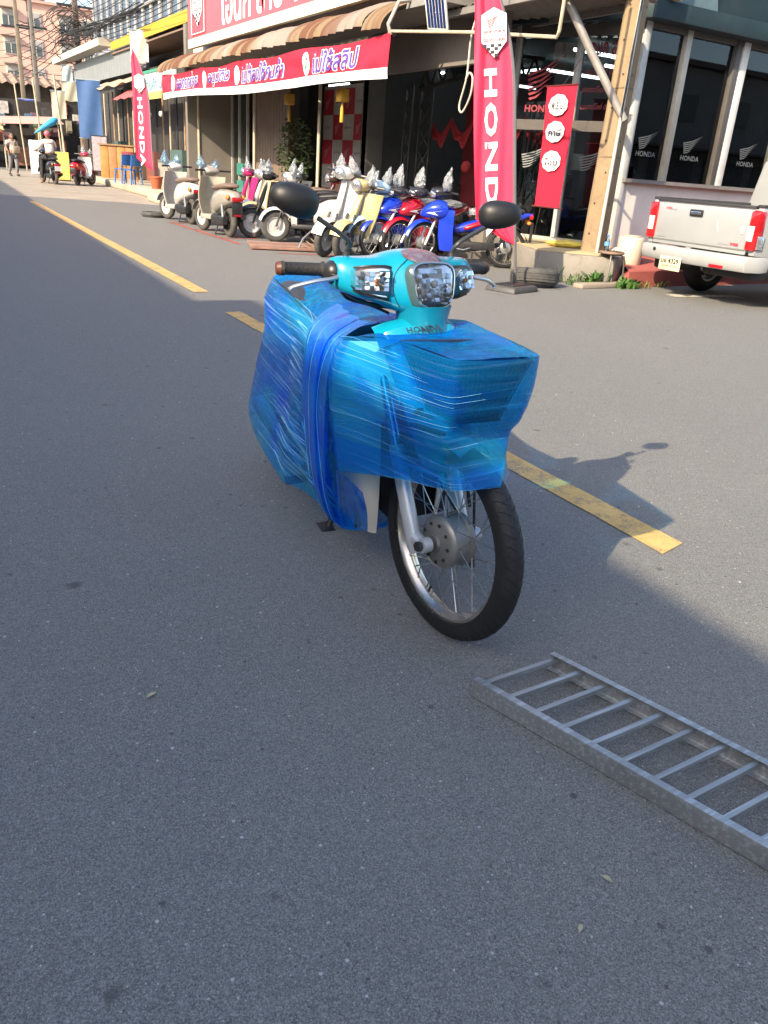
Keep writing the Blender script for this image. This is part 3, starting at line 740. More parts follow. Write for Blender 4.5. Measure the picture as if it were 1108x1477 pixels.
        b.tube(pts, [.007]*3+[.0055]*(len(pts)-6)+[.006, .008, .008], 8); b.xf(CW).build('brake_lever', mat('lever_alloy', (.45, .47, .50), .3, .8), t)
        # mirror: bent stem and an egg-shaped housing seen from behind its back
        b = MB(); e0 = Vector((-.255, sg*.172, .985)); e1 = Vector((-.235, sg*.180, 1.045)); e2 = Vector((-.235, sg*(.268 if sg < 0 else .262), 1.095 if sg < 0 else 1.085)); 
        b.tube(smooth_rows([e0, e0+Vector((0, 0, .03)), e1, e2], 5), .0062, 8); b.tube([e0, e0+Vector((0, 0, .03))], [.011, .009], 10)
        b.xf(CW).build('mirror_stem', mat('mirror_stem_black', (.035, .035, .037), .35), t)
        mc = e2+Vector((-.012, sg*.055 if sg < 0 else .068, .040 if sg < 0 else .036)); tilt = R(-14 if sg < 0 else 4); yaw = R(-6 if sg < 0 else -24)
        b = MB()
        secs = []
        for s, x in ((.02, .030), (.35, .028), (.62, .023), (.82, .014), (.95, .003), (1.0, -.010), (.98, -.016)):
            secs.append([(x, a*(1.0) , c*(1.0-.16*(a*sg)/.07)) for a, c in rect_ring(.063*s, .039*s, 28, 2.4)])
        b.loft(secs); b.xf(CW @ Matrix.Translation(mc) @ Matrix.Rotation(yaw, 4, 'Z') @ Matrix.Rotation(tilt, 4, 'X')); mh = b.build('mirror_housing', mat('mirror_black', (.010, .010, .011), .5, var=.15, scale=30), t, angle=60)
        b = MB(); b.loft([[(-.0165, a, c*(1-.16*(a*sg)/.07)) for a, c in rect_ring(.063, .037, 28, 2.5)], [(-.018, a, c*(1-.16*(a*sg)/.07)) for a, c in rect_ring(.060, .035, 28, 2.5)]]); b.xf(CW @ Matrix.Translation(mc) @ Matrix.Rotation(yaw, 4, 'Z') @ Matrix.Rotation(tilt, 4, 'X')); b.build('mirror_glass', CHROME, mh)
    b = MB(); b.tube(smooth_rows([(-.25, -.205, .955), (-.225, -.185, .915), (-.22, -.12, .888), (-.22, -.04, .875)], 6), .0055, 8); b.tube(smooth_rows([(-.26, -.2, .95), (-.25, -.17, .9), (-.24, -.1, .88), (-.22, -.05, .86)], 5), .004, 8); b.xf(CW).build('throttle_cable', PLASTIC_BLACK, t)
    # ---- body under the film
    b = MB()
    def shield(sg):
        def fn(u, v):
            z = .19+.60*v; yi = .095-.05*max(0, (v-.66)/.34) if v < .66 else .045*(1-(v-.66)/.34)
            yo = .135+.075*math.sin(min(1, v*1.35)*math.pi/2)-.02*max(0, v-.8)*5
            y = yi+(yo-yi)*u
            x = -.20-.02*v+(-.10*(u**2))+(-.10*(1-v)**2)
            return (x, sg*y, z)
        return fn
    for sg in (-1, 1):
        b = MB(); b.slab(shield(sg), 8, 16, .005); b.build('leg_shield', CREAM_PL, t)
    b = MB(); b.slab(lambda u, v: (-.285-.05*(1-v), (u-.5)*.30, .20+.46*v), 4, 6, .006); b.build('slot_shade_plate', PLASTIC_BLACK, t)  # black plate added to stand for the shade in the slot
    b = MB()
    b.loft([[(x+a*.35, c, z+a) for a, c in rect_ring(h, w, 20, 3)] for x, z, h, w in ((-.02, .50, .03, .050), (-.05, .56, .04, .065), (-.09, .64, .045, .072), (-.13, .72, .045, .085), (-.16, .78, .04, .10), (-.175, .81, .03, .105))]); fc = b.build('front_cover', TURQ, t, angle=60)
    # crown panel with the maker's lettering
    b = MB(); b.slab(lambda u, v: (-.13-.09*v-.35*((u-.5)*.22)**2*4, (u-.5)*.24*(1-.1*v), .815+.035*math.sin(v*math.pi/2)-1.6*((u-.5)*.22)**2), 16, 6, .004); cp = b.build('crown_panel', TURQ, t, angle=60)
    text('HONDA', LETTER_DK, cp, frame((-.1335, 0, .8355), (0, 1, 0), (-.90, 0, .62)), w=.095, h=.022, bold=.03, spacing=1.1)
    b = MB(); b.loft([[(x, c, z+a) for a, c in rect_ring(h, w, 20, 2.6)] for x, z, h, w in ((-1.43, .74, .02, .05), (-1.38, .735, .05, .085), (-1.2, .71, .085, .115), (-.95, .66, .09, .12), (-.75, .60, .08, .10), (-.68, .56, .05, .07))]); b.build('side_body', TURQ, t, angle=60)
    b = MB(); b.loft([[(x, c, z+a) for a, c in rect_ring(h, w, 20, 3)] for x, z, h, w in ((-1.40, .775, .015, .06), (-1.36, .78, .03, .10), (-1.15, .785, .032, .118), (-.98, .765, .03, .115), (-.82, .755, .03, .105), (-.66, .735, .028, .07), (-.62, .72, .015, .04))]); b.build('seat', SEATB, t, angle=60)
    b = MB(); b.tube([(-.16, 0, .78), (-.28, 0, .6), (-.45, 0, .5), (-.7, 0, .5), (-1.0, 0, .6)], [.03, .04, .045, .045, .03], 12); b.build('frame_spine', TURQ_DK, t)
    b = MB(); b.lathe([(0, -.12), (.085, -.12), (.10, -.09), (.10, .09), (.085, .12), (0, .12)], 20, Matrix.Translation((-.62, 0, .30)), 'Y'); b.box((-.43, 0, .33), (.18, .11, .12)); b.box((-.34, 0, .34), (.05, .14, .14)); b.build('engine', STEELDK, t, bevel=.006)
    b = MB(); b.tube(smooth_rows([(-.40, -.06, .30), (-.42, -.12, .22), (-.6, -.15, .17), (-.85, -.17, .20)], 4), .014, 8); b.tube([(-.85, -.175, .21), (-.95, -.185, .235), (-1.36, -.2, .30), (-1.39, -.2, .305)], [.018, .038, .040, .03], 16); b.build('exhaust', mat('exhaust_chrome', (.4, .4, .42), .25, .9, var=.15), t)
    b = MB(); b.lathe([(0, -.11), (.012, -.11), (.012, .11), (0, .11)], 8, Matrix.Translation((-1.23, 0, .285)), 'Y'); b.build('rear_axle', STEELDK, t)
    wheel(t, (-1.23, 0, .285), .285, .072, .22, 'spoke', 'rear_wheel', spokes=False)
    b = MB(); b.slab(lambda u, v: ((-1.23)+(.315)*math.cos(R(20+150*u)), (v-.5)*.13, .285+.315*math.sin(R(20+150*u))), 14, 4, .003); b.build('rear_fender', PLASTIC_BLACK, t)
    for sg in (-1, 1):
        b = MB(); b.tube([(-1.23, sg*.10, .29), (-1.12, sg*.115, .62)], [.024, .024], 10); b.build('shock_absorber', CHROME, t)
    b = MB(); b.box((-1.445, 0, .70), (.05, .12, .06)); b.build('tail_lamp', RED_LENS, t, bevel=.012)
    for sg in (-1, 1):
        b = MB(); b.tube([(-.70, sg*.08, .235), (-.70, sg*.2, .235)], .009, 8); b.tube([(-.70, sg*.2, .235), (-.70, sg*.275, .238)], [.016, .015], 10); b.build('foot_peg', PLASTIC_BLACK, t)
    b = MB()
    for sg in (-1, 1): b.tube([(-.80, sg*.05, .2), (-.76, sg*.085, .08), (-.745, sg*.125, .012)], .012, 8)
    b.box((-.745, -.135, .009), (.08, .05, .016)); b.box((-.745, .135, .009), (.08, .05, .016)); b.tube([(-.775, -.08, .1), (-.775, .08, .1)], .008, 8); b.build('centre_stand', PLASTIC_BLACK, t)
    # ---- wire basket: every wire runs, joined in one part
    bk = [(-.02, -.11), (.205, -.062), (.205, .120), (-.02, .125)]
    def bring(s, z):
        cx, cy = .05, .02; pts = []
        for i in range(4):
            a, c = Vector(bk[i]), Vector(bk[(i+1) % 4])
            for k in range(14): pts.append(a.lerp(c, k/14))
        return [(cx+(p.x-cx)*s, cy+(p.y-cy)*s, z-.10*(p.y)*(1 if z > .7 else .4)) for p in pts]
    b = MB(); wm = mat('dark_basket_wire', (.012, .02, .05), .4)
    for k in range(10):
        tt = k/9; b.tube(bring(.58+.42*tt, .668+.159*tt), .0022 if 0 < k < 9 else .005, 5, closed=True)
    lo, hi = bring(.58, .668), bring(1.0, .827)
    for a, c in zip(lo, hi): b.tube([a, c], .0020, 4, caps=False)
    for k in range(1, 14): b.tube([lo[k], lo[42-k]], .002, 4, caps=False)
    bs = b.build('basket', wm, t)
    b = MB(); lo, hi = bring(.56, .672), bring(.97, .822)
    b.loft([lo, hi], caps=False); b.add(lo, [tuple(range(len(lo)))]); b.build('basket_liner', mat('basket_liner_dark', (.012, .03, .10), .6), bs)
    for p0, p1 in (((-.02, -.06, .66), (-.12, -.05, .60)), ((-.02, .06, .66), (-.12, .05, .60)), ((-.02, -.085, .625), (.10, -.05, .63))):
        b = MB(); b.bar(p0, p1, .016, .008); b.build('basket_bracket', PLASTIC_BLACK, t)
    # ---- stretch film: ribs run bottom to top, the film is drawn taut between them
    ribs = [
        [(-.245, -.218, .435), (-.245, -.222, .53), (-.245, -.222, .62), (-.245, -.217, .70), (-.245, -.204, .77), (-.235, -.178, .815)],
        [(.0, -.125, .49), (.0, -.118, .555), (.03, -.118, .62), (.03, -.135, .69), (.01, -.135, .77), (-.015, -.125, .845)],
        [(.165, -.062, .512), (.145, -.06, .575), (.145, -.058, .635), (.185, -.068, .70), (.205, -.075, .77), (.215, -.070, .842)],
        [(.175, .068, .502), (.125, .108, .56), (.105, .13, .61), (.16, .13, .665), (.20, .135, .75), (.215, .136, .828)],
        [(-.03, .205, .445), (-.03, .185, .52), (-.05, .168, .60), (-.08, .175, .68), (-.12, .18, .75), (-.15, .165, .822)],
        [(-.25, .225, .42), (-.25, .225, .50), (-.25, .225, .60), (-.25, .215, .70), (-.25, .20, .77), (-.25, .175, .818)],
        [(-.70, .20, .30), (-.70, .195, .40), (-.70, .175, .52), (-.70, .155, .62), (-.70, .14, .70), (-.72, .115, .765)],
        [(-1.35, .18, .30), (-1.38, .155, .40), (-1.41, .13, .52), (-1.42, .115, .65), (-1.42, .105, .745), (-1.38, .085, .805)],
        [(-1.40, -.245, .255), (-1.425, -.245, .30), (-1.415, -.205, .44), (-1.395, -.155, .61), (-1.425, -.135, .73), (-1.385, -.105, .805)],
        [(-.70, -.285, .235), (-.74, -.265, .30), (-.75, -.222, .45), (-.75, -.185, .60), (-.75, -.155, .70), (-.77, -.118, .772)],
        [(-.36, -.178, .195), (-.335, -.205, .30), (-.315, -.222, .43), (-.305, -.222, .57), (-.300, -.212, .70), (-.295, -.182, .806)],
    ]
    fine = [smooth_rows(r, 8) for r in ribs]; nl = len(fine[0])
    def film(name, ids, per, amp, seed=0, parent=t):
        def P(u, v):
            f = u*(len(ids)-1); i = min(int(f), len(ids)-2); s = f-i
            g = v*(nl-1); j = min(int(g), nl-2); w = g-j
            q4 = [fine[ids[max(0, min(len(ids)-1, i+k))]] for k in (-1, 0, 1, 2)]; r0, r1, r2, r3 = (r[j].lerp(r[j+1], w) for r in q4)
            lin = r1.lerp(r2, s); cr = .5*((2*r1)+(r2-r0)*s+(2*r0-5*r1+4*r2-r3)*s*s+(3*r1-r0-3*r2+r3)*s**3)
            p = lin.lerp(cr, .55)
            # taut film bows in slightly between ribs and carries fine tension folds
            cen = Vector((-.55, 0, p.z)); n = (p-cen); n = n.normalized() if n.length else Vector((1, 0, 0))
            bow = -.012*math.sin(s*math.pi)*math.sin(v*math.pi)
            fold = noise.noise(Vector((u*2.5+seed, p.z*38+u*4.0, seed)))*amp*(.35+.65*math.sin(s*math.pi))
            fold += noise.noise(Vector((p.x*6, p.y*6, p.z*6+seed)))*amp*.8
            fold += max(0, noise.noise(Vector((u*3.2+seed, p.z*85+u*9, 4+seed))))*amp*.5
            e = .004*math.sin(u*40+seed)*(1-v)**6+(.035*math.sin(s*math.pi)*(1-v)**5 if ids[i] == 9 else 0)
            return tuple(p+n*(bow+fold)+Vector((0, 0, e)))
        b = MB(); b.grid(P, per*(len(ids)-1), 70)
        return b.build(name, FILM, parent, angle=80, fix=False)
    film('film_front', [10, 0, 1, 2, 3, 4, 5], 14, .004, 1)
    film('film_side', [5, 6, 7, 8, 9, 10], 26, .0055, 5)
    # second, partial layers
    film2 = MB()
    def strip(ids, v0, v1, off, seed, n=40, slope=0.0, name='film_band'):
        def P(u, w):
            f = u*(len(ids)-1); i = min(int(f), len(ids)-2); s = f-i
            v = max(0, min(1, v0+(v1-v0)*w+slope*(u-.5)+.015*noise.noise(Vector((u*6, w*3, seed)))))
            a, c = fine[ids[i]], fine[ids[i+1]]; g = v*(nl-1); j = min(int(g), nl-2); q = g-j
            p = (a[j].lerp(a[j+1], q)).lerp(c[j].lerp(c[j+1], q), s)
            n = (p-Vector((-.55, 0, p.z))).normalized()
            return tuple(p+n*(off-.012*math.sin(s*math.pi)*math.sin(v*math.pi)+.004*noise.noise(Vector((u*4+seed, p.z*40, seed)))))
        b = MB(); b.grid(P, n*(len(ids)-1)//2, 14); return b.build(name, FILM, t, angle=80, fix=False)
    strip([10, 0, 1, 2, 3], -.02, .20, .004, 3, 40, -.05)
    strip([8, 9, 10], .35, .72, .006, 12, 44, -.15)
    # cap sheet over basket and seat
    Rt = [fine[i][-1] for i in (2, 1, 0, 10, 9, 8)]; Lt = [fine[i][-1] for i in (3, 4, 5, 5, 6, 7)]
    Rf, Lf = smooth_rows(Rt, 8), smooth_rows(Lt, 8)
    def cap(lo, hi, name, seed, bul):
        m = hi-lo
        def P(u, v):
            g = lo+v*m; j = min(int(g), len(Rf)-2); q = g-j
            a, c = Rf[j].lerp(Rf[j+1], q), Lf[j].lerp(Lf[j+1], q); p = a.lerp(c, u)
            p.z += bul(v)*math.sin(u*math.pi)+.003*noise.noise(Vector((p.x*9, p.y*12, seed)))+.0015*noise.noise(Vector((p.x*30+p.y*20, p.y*7, seed)))
            return tuple(p)
        b = MB(); b.grid(P, 26, 40); return b.build(name, FILM_B, t, angle=80, fix=False)
    cap(0, 14, 'film_basket_top', 2, lambda v: -.012*math.sin(v*math.pi))
    cap(25, 40, 'film_seat_top', 7, lambda v: .02+.02*v)
    # drawn creases: thin ridges whose pale colour paints in the film's white highlights
    rr = random.Random(21)
    def on_film(ids, u, v, off):
        f = max(0, min(.9999, u))*(len(ids)-1); i = min(int(f), len(ids)-2); s = f-i; v = max(0, min(1, v)); g = v*(nl-1); j = min(int(g), nl-2); w = g-j
        q4 = [fine[ids[max(0, min(len(ids)-1, i+k))]] for k in (-1, 0, 1, 2)]; r0, r1, r2, r3 = (r[j].lerp(r[j+1], w) for r in q4)
        lin = r1.lerp(r2, s); cr = .5*((2*r1)+(r2-r0)*s+(2*r0-5*r1+4*r2-r3)*s*s+(3*r1-r0-3*r2+r3)*s**3); p = lin.lerp(cr, .55)
        n = (p-Vector((-.55, 0, p.z))).normalized(); return p+n*(off-.012*math.sin(s*math.pi)*math.sin(v*math.pi))
    def at_z(ids, u, z, off):
        lo, hi = 0.0, 1.0
        for _ in range(14):
            m_ = (lo+hi)/2
            if on_film(ids, u, m_, off).z < z: lo = m_
            else: hi = m_
        return on_film(ids, u, (lo+hi)/2, off)
    for ids, cnt, zr, slope, rad in (([8, 9, 10], 90, (.28, .78), .16, (.0003, .0004, .0006, .0008)), ([10, 0, 1, 2, 3], 34, (.46, .82), .05, (.0001, .0002, .0002, .0003))):
        b = MB()
        for k in range(cnt):
            z0 = rr.uniform(*zr); u0 = rr.uniform(-.05, .75); u1 = min(1.0, u0+rr.uniform(.12, .5)); u0 = max(0, u0); dz = slope*(u1-u0)*rr.uniform(-.3, 1.3)*-1
            pts = [at_z(ids, u0+(u1-u0)*i/12, z0+dz*(i/12-.5), .0055) for i in range(13)]
            r_ = rr.choice(rad); b.tube(pts, [r_*math.sin(math.pi*(i+.6)/13.2)+.00008 for i in range(13)], 4, caps=False)
        o = b.build('crease_highlight', CREASE_GLINT, t, angle=0, fix=False); o['kind'] = 'stuff'
    # bunched vertical band down the edge of the leg shield
    bandp = smooth_rows([(-.33, -.10, .835), (-.31, -.19, .79), (-.315, -.226, .68), (-.325, -.236, .52), (-.345, -.228, .34), (-.365, -.195, .215), (-.375, -.12, .180), (-.36, -.03, .185)], 8)
    def band(u, v):
        g = v*(len(bandp)-1); j = min(int(g), len(bandp)-2); p = bandp[j].lerp(bandp[j+1], g-j)
        wd = .30*(1-.15*math.sin(v*math.pi))
        x = (u-.5)*wd; fold = .011*math.cos(u*math.pi*7+3*v)*(.5+.5*noise.noise(Vector((u*5, v*4, 1))))+.005*noise.noise(Vector((u*22, v*3, 2)))
        return (p.x+x-.10, p.y-.006-fold+.11*max(0, -x-.02), p.z+.25*x*max(0, v-.6))
    b = MB(); b.grid(band, 44, 70); b.build('film_band', FILM_B, t, angle=80, fix=False)
    b = MB(); b.grid(lambda u, v: tuple(Vector(band(u*.55+.25, v))+Vector((.004, -.007, 0))), 18, 70); b.build('film_band', FILM_B, t, angle=80, fix=False)
    b = MB()
    for u in (.16, .55, .90):
        pts = [Vector(band(u+.03*math.sin(v*.35+u*9), .06+.86*v/24))+Vector((.003, -.009, 0)) for v in range(25)]
        r_ = .0004+.0007*(int(u*50) % 3)/2; b.tube(pts, [r_*math.sin(math.pi*(i+.6)/25.2)*(.6+.4*math.sin(i*1.7+u*20)) + .0002 for i in range(25)], 5, caps=False)
    o = b.build('crease_highlight', CREASE_GLINT, t, angle=0, fix=False); o['kind'] = 'stuff'  # glint lines painted down the band as pale ridges
    # lower triangular wrap under the leg shield
    def low(u, v):
        a = Vector((-.262, -.222, .43)).lerp(Vector((-.375, -.19, .19)), v); c = Vector((-.258, -.21, .43)).lerp(Vector((-.315, -.02, .185)), v)
        p = a.lerp(c, u); p.x += .012*math.sin(u*9+v*4)*v+.02*v*math.sin(u*math.pi); return tuple(p)
    b = MB(); b.grid(low, 20, 24); b.build('film_lower_wrap', FILM_B, t, angle=80, fix=False)
wrapped_bike()

# ------------------------------------------------------------------ steel loading ramp on the road
def m_galv(name='galvanised_steel', col=(.31, .325, .325)):
    q = N(name)
    c = q.mix(q.ramp(q.noise(4, 4, .5), [(.3, 0.0), (.7, 1.0)]), tuple(x*.86 for x in col), tuple(x*1.1 for x in col))
    sc = q.ramp(q.noise(1, 4, .6, q.mapping((4, 90, 90))), [(.5, 0.0), (.66, 1.0)])
    c = q.mix(q.math('MULTIPLY', sc, .55), c, (.58, .62, .66))
    c = q.mix(q.math('MULTIPLY', q.ramp(q.noise(30, 5, .7), [(.58, 0.0), (.7, 1.0)]), .2), c, (.16, .13, .10))
    return q.done(q.pbr(c, q.math('ADD', .32, q.math('MULTIPLY', q.noise(22, 3), .3)), .6, .5, q.bump(q.noise(60, 3), .08, .002)))
GALV = m_galv()
def ramp():
    A = Vector((1.076, 1.303, 0)); L = 1.70
    t = thing('loading_ramp', 'grey steel loading ramp with square cross rungs lying on the road', 'ramp', A, 0)
    dirv = Vector((.283, -.959, 0)).normalized(); wv = Vector((.276, .012, 0)); wdir = wv.normalized()
    hgt = .050
    for s in (0, 1):
        o = wv*s; b = MB(); n = wdir*(1 if s == 0 else -1)
        # C-channel: web on the outside, two flanges inwards
        sec = [(0, 0), (.020, 0), (.020, .003), (.003, .003), (.003, hgt-.003), (.020, hgt-.003), (.020, hgt), (0, hgt)]
        b.loft([[tuple(o+dirv*k+n*a+Vector((0, 0, c+.002))) for a, c in sec] for k in (0, L)]); b.build('rail', GALV, t, bevel=.001, seg=1)
    for i in range(22):
        k = .016+i*.0762
        a = dirv*k+Vector((0, 0, hgt-.0135)); e = a+wv; b = MB()
        b.bar(a+wdir*.0035, e-wdir*.0035, .0125, .0135); b.build('rung', GALV, t, bevel=.001, seg=1)
        if i in (3, 4, 7):
            b = MB(); b.ell(tuple(a+wdir*.016+Vector((0, 0, .007))), (.008, .006, .005), 8, 6); b.build('weld_bead', mat('weld_metal', (.40, .34, .28), .4, .7, var=.3, scale=60), t)
ramp()

# ------------------------------------------------------------------ the motorcycle shop
SIGNRED = mat('sign_red', (.50, .075, .095), .5, var=.05, scale=1.2)
BANRED = mat('banner_red', (.52, .012, .035), .55, var=.08, scale=3)
BANWHITE = mat('banner_white', (.60, .60, .60), .55, var=.05, scale=3)
PURPLE = mat('banner_purple_letter', (.10, .05, .28), .6); WHITE = mat('white_letter', (.72, .72, .72), .55, var=.04)
GREEN = mat('tick_green', (.03, .25, .08), .6); BLACKL = mat('black_letter', (.02, .02, .025), .6); REDL = mat('red_letter', (.45, .02, .04), .6); GREYL = mat('grey_letter', (.30, .30, .32), .6)
FLAGRED = mat('flag_red_cloth', (.56, .025, .075), .7, var=.06, scale=5)
def m_roof():
    q = N('weathered_fibre_cement'); v = q.obj(); sx = q.n('ShaderNodeSeparateXYZ'); q.l(v, sx.inputs[0])
    f = q.math('FRACT', q.math('MULTIPLY', q.math('SUBTRACT', sx.outputs[1], .28), 1/.29))
    c = q.mix(q.noise(1.4, 4, .6, q.mapping((.3, 3.5, .3))), (.145, .088, .045), (.21, .165, .105))
    c = q.mix(q.ramp(q.noise(2.0, 2, .5, q.mapping((.05, 1.7, .05))), [(.47, 0.0), (.53, 1.0)]), c, (.115, .05, .027))
    c = q.mix(q.math('MULTIPLY', q.ramp(q.noise(14, 6, .75), [(.48, 0.0), (.7, 1.0)]), .6), c, (.10, .075, .05))
    c = q.mix(q.math('MULTIPLY', q.ramp(q.noise(1.0, 3, .5, q.mapping((.05, .5, .05))), [(.55, 0.0), (.6, 1.0)]), .8), c, (.22, .205, .18))
    return q.done(q.pbr(c, .85, 0, .3, q.bump(q.noise(50, 3), .3, .006)))
ROOFM = m_roof()
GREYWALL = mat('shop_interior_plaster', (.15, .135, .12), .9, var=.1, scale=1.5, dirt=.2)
BROWNSH = mat('brown_folding_shutter', (.17, .125, .095), .6, var=.15, scale=3, dirt=.2)
POSTM = mat('pale_painted_post', (.44, .38, .28), .55, var=.12, scale=6, dirt=.25)
DARKIN = mat('dark_interior', (.035, .032, .03), .8, var=.3, scale=3)
BLACKIRON = mat('black_iron', (.012, .012, .012), .5, var=.2, scale=20)
GLASSD = None
def m_glass(name='shop_glass', tint=(.60, .63, .62)):
    q = N(name); tr = q.n('ShaderNodeBsdfTransparent'); tr.inputs[0].default_value = (*tint, 1)
    g = q.n('ShaderNodeBsdfGlossy'); g.inputs['Roughness'].default_value = .015; g.inputs['Color'].default_value = (.9, .95, 1, 1)
    f = q.n('ShaderNodeFresnel'); f.inputs[0].default_value = 1.55
    mx = q.n('ShaderNodeMixShader'); q.l(f.outputs[0], mx.inputs[0]); q.l(tr.outputs[0], mx.inputs[1]); q.l(g.outputs[0], mx.inputs[2])
    return q.done(mx.outputs[0])
GLASS = m_glass()
ONX = lambda y, z, x: frame((x, y, z), (0, -1, 0), (0, 0, 1))     # faces the street (-X); reads left to right from the street

def shield_badge(parent, M, w, h):
    """white shield with a red wing, text lines and a checkered foot"""
    pts = [(-.5, .36), (0, .5), (.5, .36), (.5, -.18), (0, -.5), (-.5, -.18)]
    b = MB(); b.add([(x*w, y*h, 0) for x, y in pts], [tuple(range(6))]); o = b.build('badge', WHITE, parent, angle=0, fix=False); o.matrix_local = M
    T = Matrix.Translation
    wing(REDL, o, T((0, h*.24, .003)), w*.62, h*.30)
    for k, (s, m) in enumerate((('เอนก สาย 4', REDL), ('MOTORCYCLE', GREYL), ('02-021-300', REDL))):
        text(s, m, o, T((0, h*(.03-.085*k), .003)), w=w*.86, h=h*.07, bold=.035)
    c = MB()
    for r in range(4):
        for k in range(6):
            if (r+k) % 2: continue
            x0, y0 = (-.45+k*.15)*w, (-.22-r*.065)*h
            if abs(x0+.075*w)/w > .44-r*.11: continue
            c.add([(x0, y0, .003), (x0+.15*w, y0, .003), (x0+.15*w, y0-.065*h, .003), (x0, y0-.065*h, .003)], [(0, 3, 2, 1)])
    q = c.build('checker', BLACKL, o, angle=0, fix=False)
    return o

WOODS = mat('shelf_wood', (.16, .11, .07), .7)
def shop():
    t = thing('motorcycle_shop', 'open-fronted motorcycle shop with grey interior and iron lattice under the tiled awning', 'shop', (0, 0, 0))
    Y0, Y1 = 10.9, 24.0
    MB().box((11.0, 17.45, .04), (7.6, 13.1, .12)).build('floor', M_CONC2, t)
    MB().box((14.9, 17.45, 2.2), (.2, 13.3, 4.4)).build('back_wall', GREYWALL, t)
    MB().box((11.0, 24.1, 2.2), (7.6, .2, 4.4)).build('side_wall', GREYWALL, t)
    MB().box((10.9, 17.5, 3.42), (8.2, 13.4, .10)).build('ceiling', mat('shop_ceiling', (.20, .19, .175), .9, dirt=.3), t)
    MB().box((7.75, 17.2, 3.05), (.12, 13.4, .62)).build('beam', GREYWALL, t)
    # upper storey behind the big sign
    MB().box((11.2, 16.7, 5.4), (7.6, 15.0, 3.7)).build('upper_wall', mat('upper_plaster', (.38, .36, .33), .9, dirt=.3), t)
    for y in (16.1, 19.7, 24.0):
        b = MB(); b.tube([(7.5, y, .1), (7.5, y, 3.0)], .035, 10); b.build('post', POSTM, t)
    for y, wd in ((17.0, .3), (21.6, .35), (12.4, .3)):
        b = MB(); b.box((9.2, y, 1.75), (.4, wd, 3.3)); b.build('pillar', GREYWALL, t, bevel=.01)
    # brown folding shutters at the far bay, slat by slat
    for i in range(13):
        y = 20.2+i*.19
        b = MB(); b.prism([(8.6, y), (8.66, y+.05), (8.66, y+.12), (8.6, y+.17), (8.57, y+.17), (8.57, y)], .1, 2.85); b.build('shutter_slat', BROWNSH, t)
    b = MB(); b.box((8.5, 23.35, 1.45), (.04, 1.3, 2.7)); b.build('door_leaf', mat('dark_door_glass', (.02, .028, .026), .12), t)
    for y in (22.72, 23.35, 23.95): MB().box((8.46, y, 1.5), (.06, .07, 2.8)).build('door_frame', mat('pale_door_frame', (.33, .32, .30), .5), t)
    for z in (.5, .95): MB().box((8.42, 23.1, z), (.1, .5, .30)).build('crate', mat('teal_crate', (.03, .16, .13), .6), t)
    MB().box((9.3, 22.4, 1.6), (1.5, .06, 3.2)).build('dark_screen', mat('dark_screen_board', (.035, .03, .028), .8), t)  # dark panel added to darken the bay in front of the sunlit wall
    # checkered sponsor backdrop
    bd = MB(); bd.box((9.66, 18.95, 1.55), (.06, 2.9, 2.9)); bo = bd.build('backdrop', mat('backdrop_grey', (.42, .41, .40), .6), t)
    RB = mat('backdrop_red', (.34, .022, .04), .6)
    for r in range(5):
        for k in range(5):
            y, z = 20.12-k*.56, .4+r*.56
            if (r+k) % 2 == 0:
                b = MB(); b.box((9.622, y, z), (.012, .556, .556)); b.build('backdrop_panel', RB, t)
                wing(mat('dusty_pink_emblem', (.45, .22, .24), .6), t, ONX(y, z, 9.61), .34, .30)
            else:
                b = MB(); b.box((9.624, y, z), (.010, .556, .556)); b.build('backdrop_panel', mat('backdrop_white', (.38, .375, .37), .6), t)
                text('เอนก สาย 4', BLACKL, t, ONX(y, z, 9.612), w=.34, h=.06)
    b = MB(); b.box((10.8, 15.1, 1.6), (.3, .9, 3.1)); b.build('red_partition', mat('dim_red_board', (.22, .018, .026), .6), t)
    # iron lattice columns, truss and gate
    def lattice(x, y, z0, z1, w):
        b = MB(); n = int((z1-z0)/.36)
        for s in (-1, 1): b.bar((x, y+s*w/2, z0), (x, y+s*w/2, z1), .035)
        for i in range(n):
            a, c = z0+(z1-z0)*i/n, z0+(z1-z0)*(i+1)/n
            b.bar((x, y-w/2, a), (x, y+w/2, c), .022); b.bar((x, y+w/2, a), (x, y-w/2, c), .022)
        return b.build('lattice_column', BLACKIRON, t, angle=0)
    lattice(8.9, 14.35, .1, 2.75, .42); lattice(8.9, 15.0, .1, 2.75, .26); lattice(8.9, 10.95, .1, 2.7, .34)
    b = MB(); n = 9
    for i in range(n):
        a = 14.6-3.6*i/n; c = 14.6-3.6*(i+1)/n; za, zc = 2.62+.16*math.sin(i/n*math.pi), 2.62+.16*math.sin((i+1)/n*math.pi)
        b.bar((8.85, a, za), (8.85, c, zc), .05); b.bar((8.85, a, za+.3), (8.85, c, zc+.3), .05); b.bar((8.85, a, za), (8.85, (a+c)/2, (za+zc)/2+.3), .028); b.bar((8.85, (a+c)/2, (za+zc)/2+.3), (8.85, c, zc), .028)
    b.build('truss', BLACKIRON, t, angle=0)
    b = MB()
    for i in range(9): b.bar((10.4, 13.95-i*.14, .15), (10.4, 13.95-i*.14, 2.2+.25*math.sin(i/8*math.pi)), .018)
    for z in (.2, .9, 1.5, 2.1): b.bar((10.4, 13.95, z), (10.4, 12.83, z), .022)
    for k in range(4):
        cy = 13.75-k*.26; b.tube([(10.4, cy+.12*math.cos(a*.5236), 1.2+.18*math.sin(a*.5236)) for a in range(12)], .009, 5, closed=True)
    b.build('iron_gate', BLACKIRON, t, angle=0)
    for y in (12.6, 14.1, 12.2):
        b = MB(); b.box((10.7, y, 1.4), (.06, .09, 2.6)); b.build('door_frame', mat('pale_door_frame', (.33, .32, .30), .5), t)
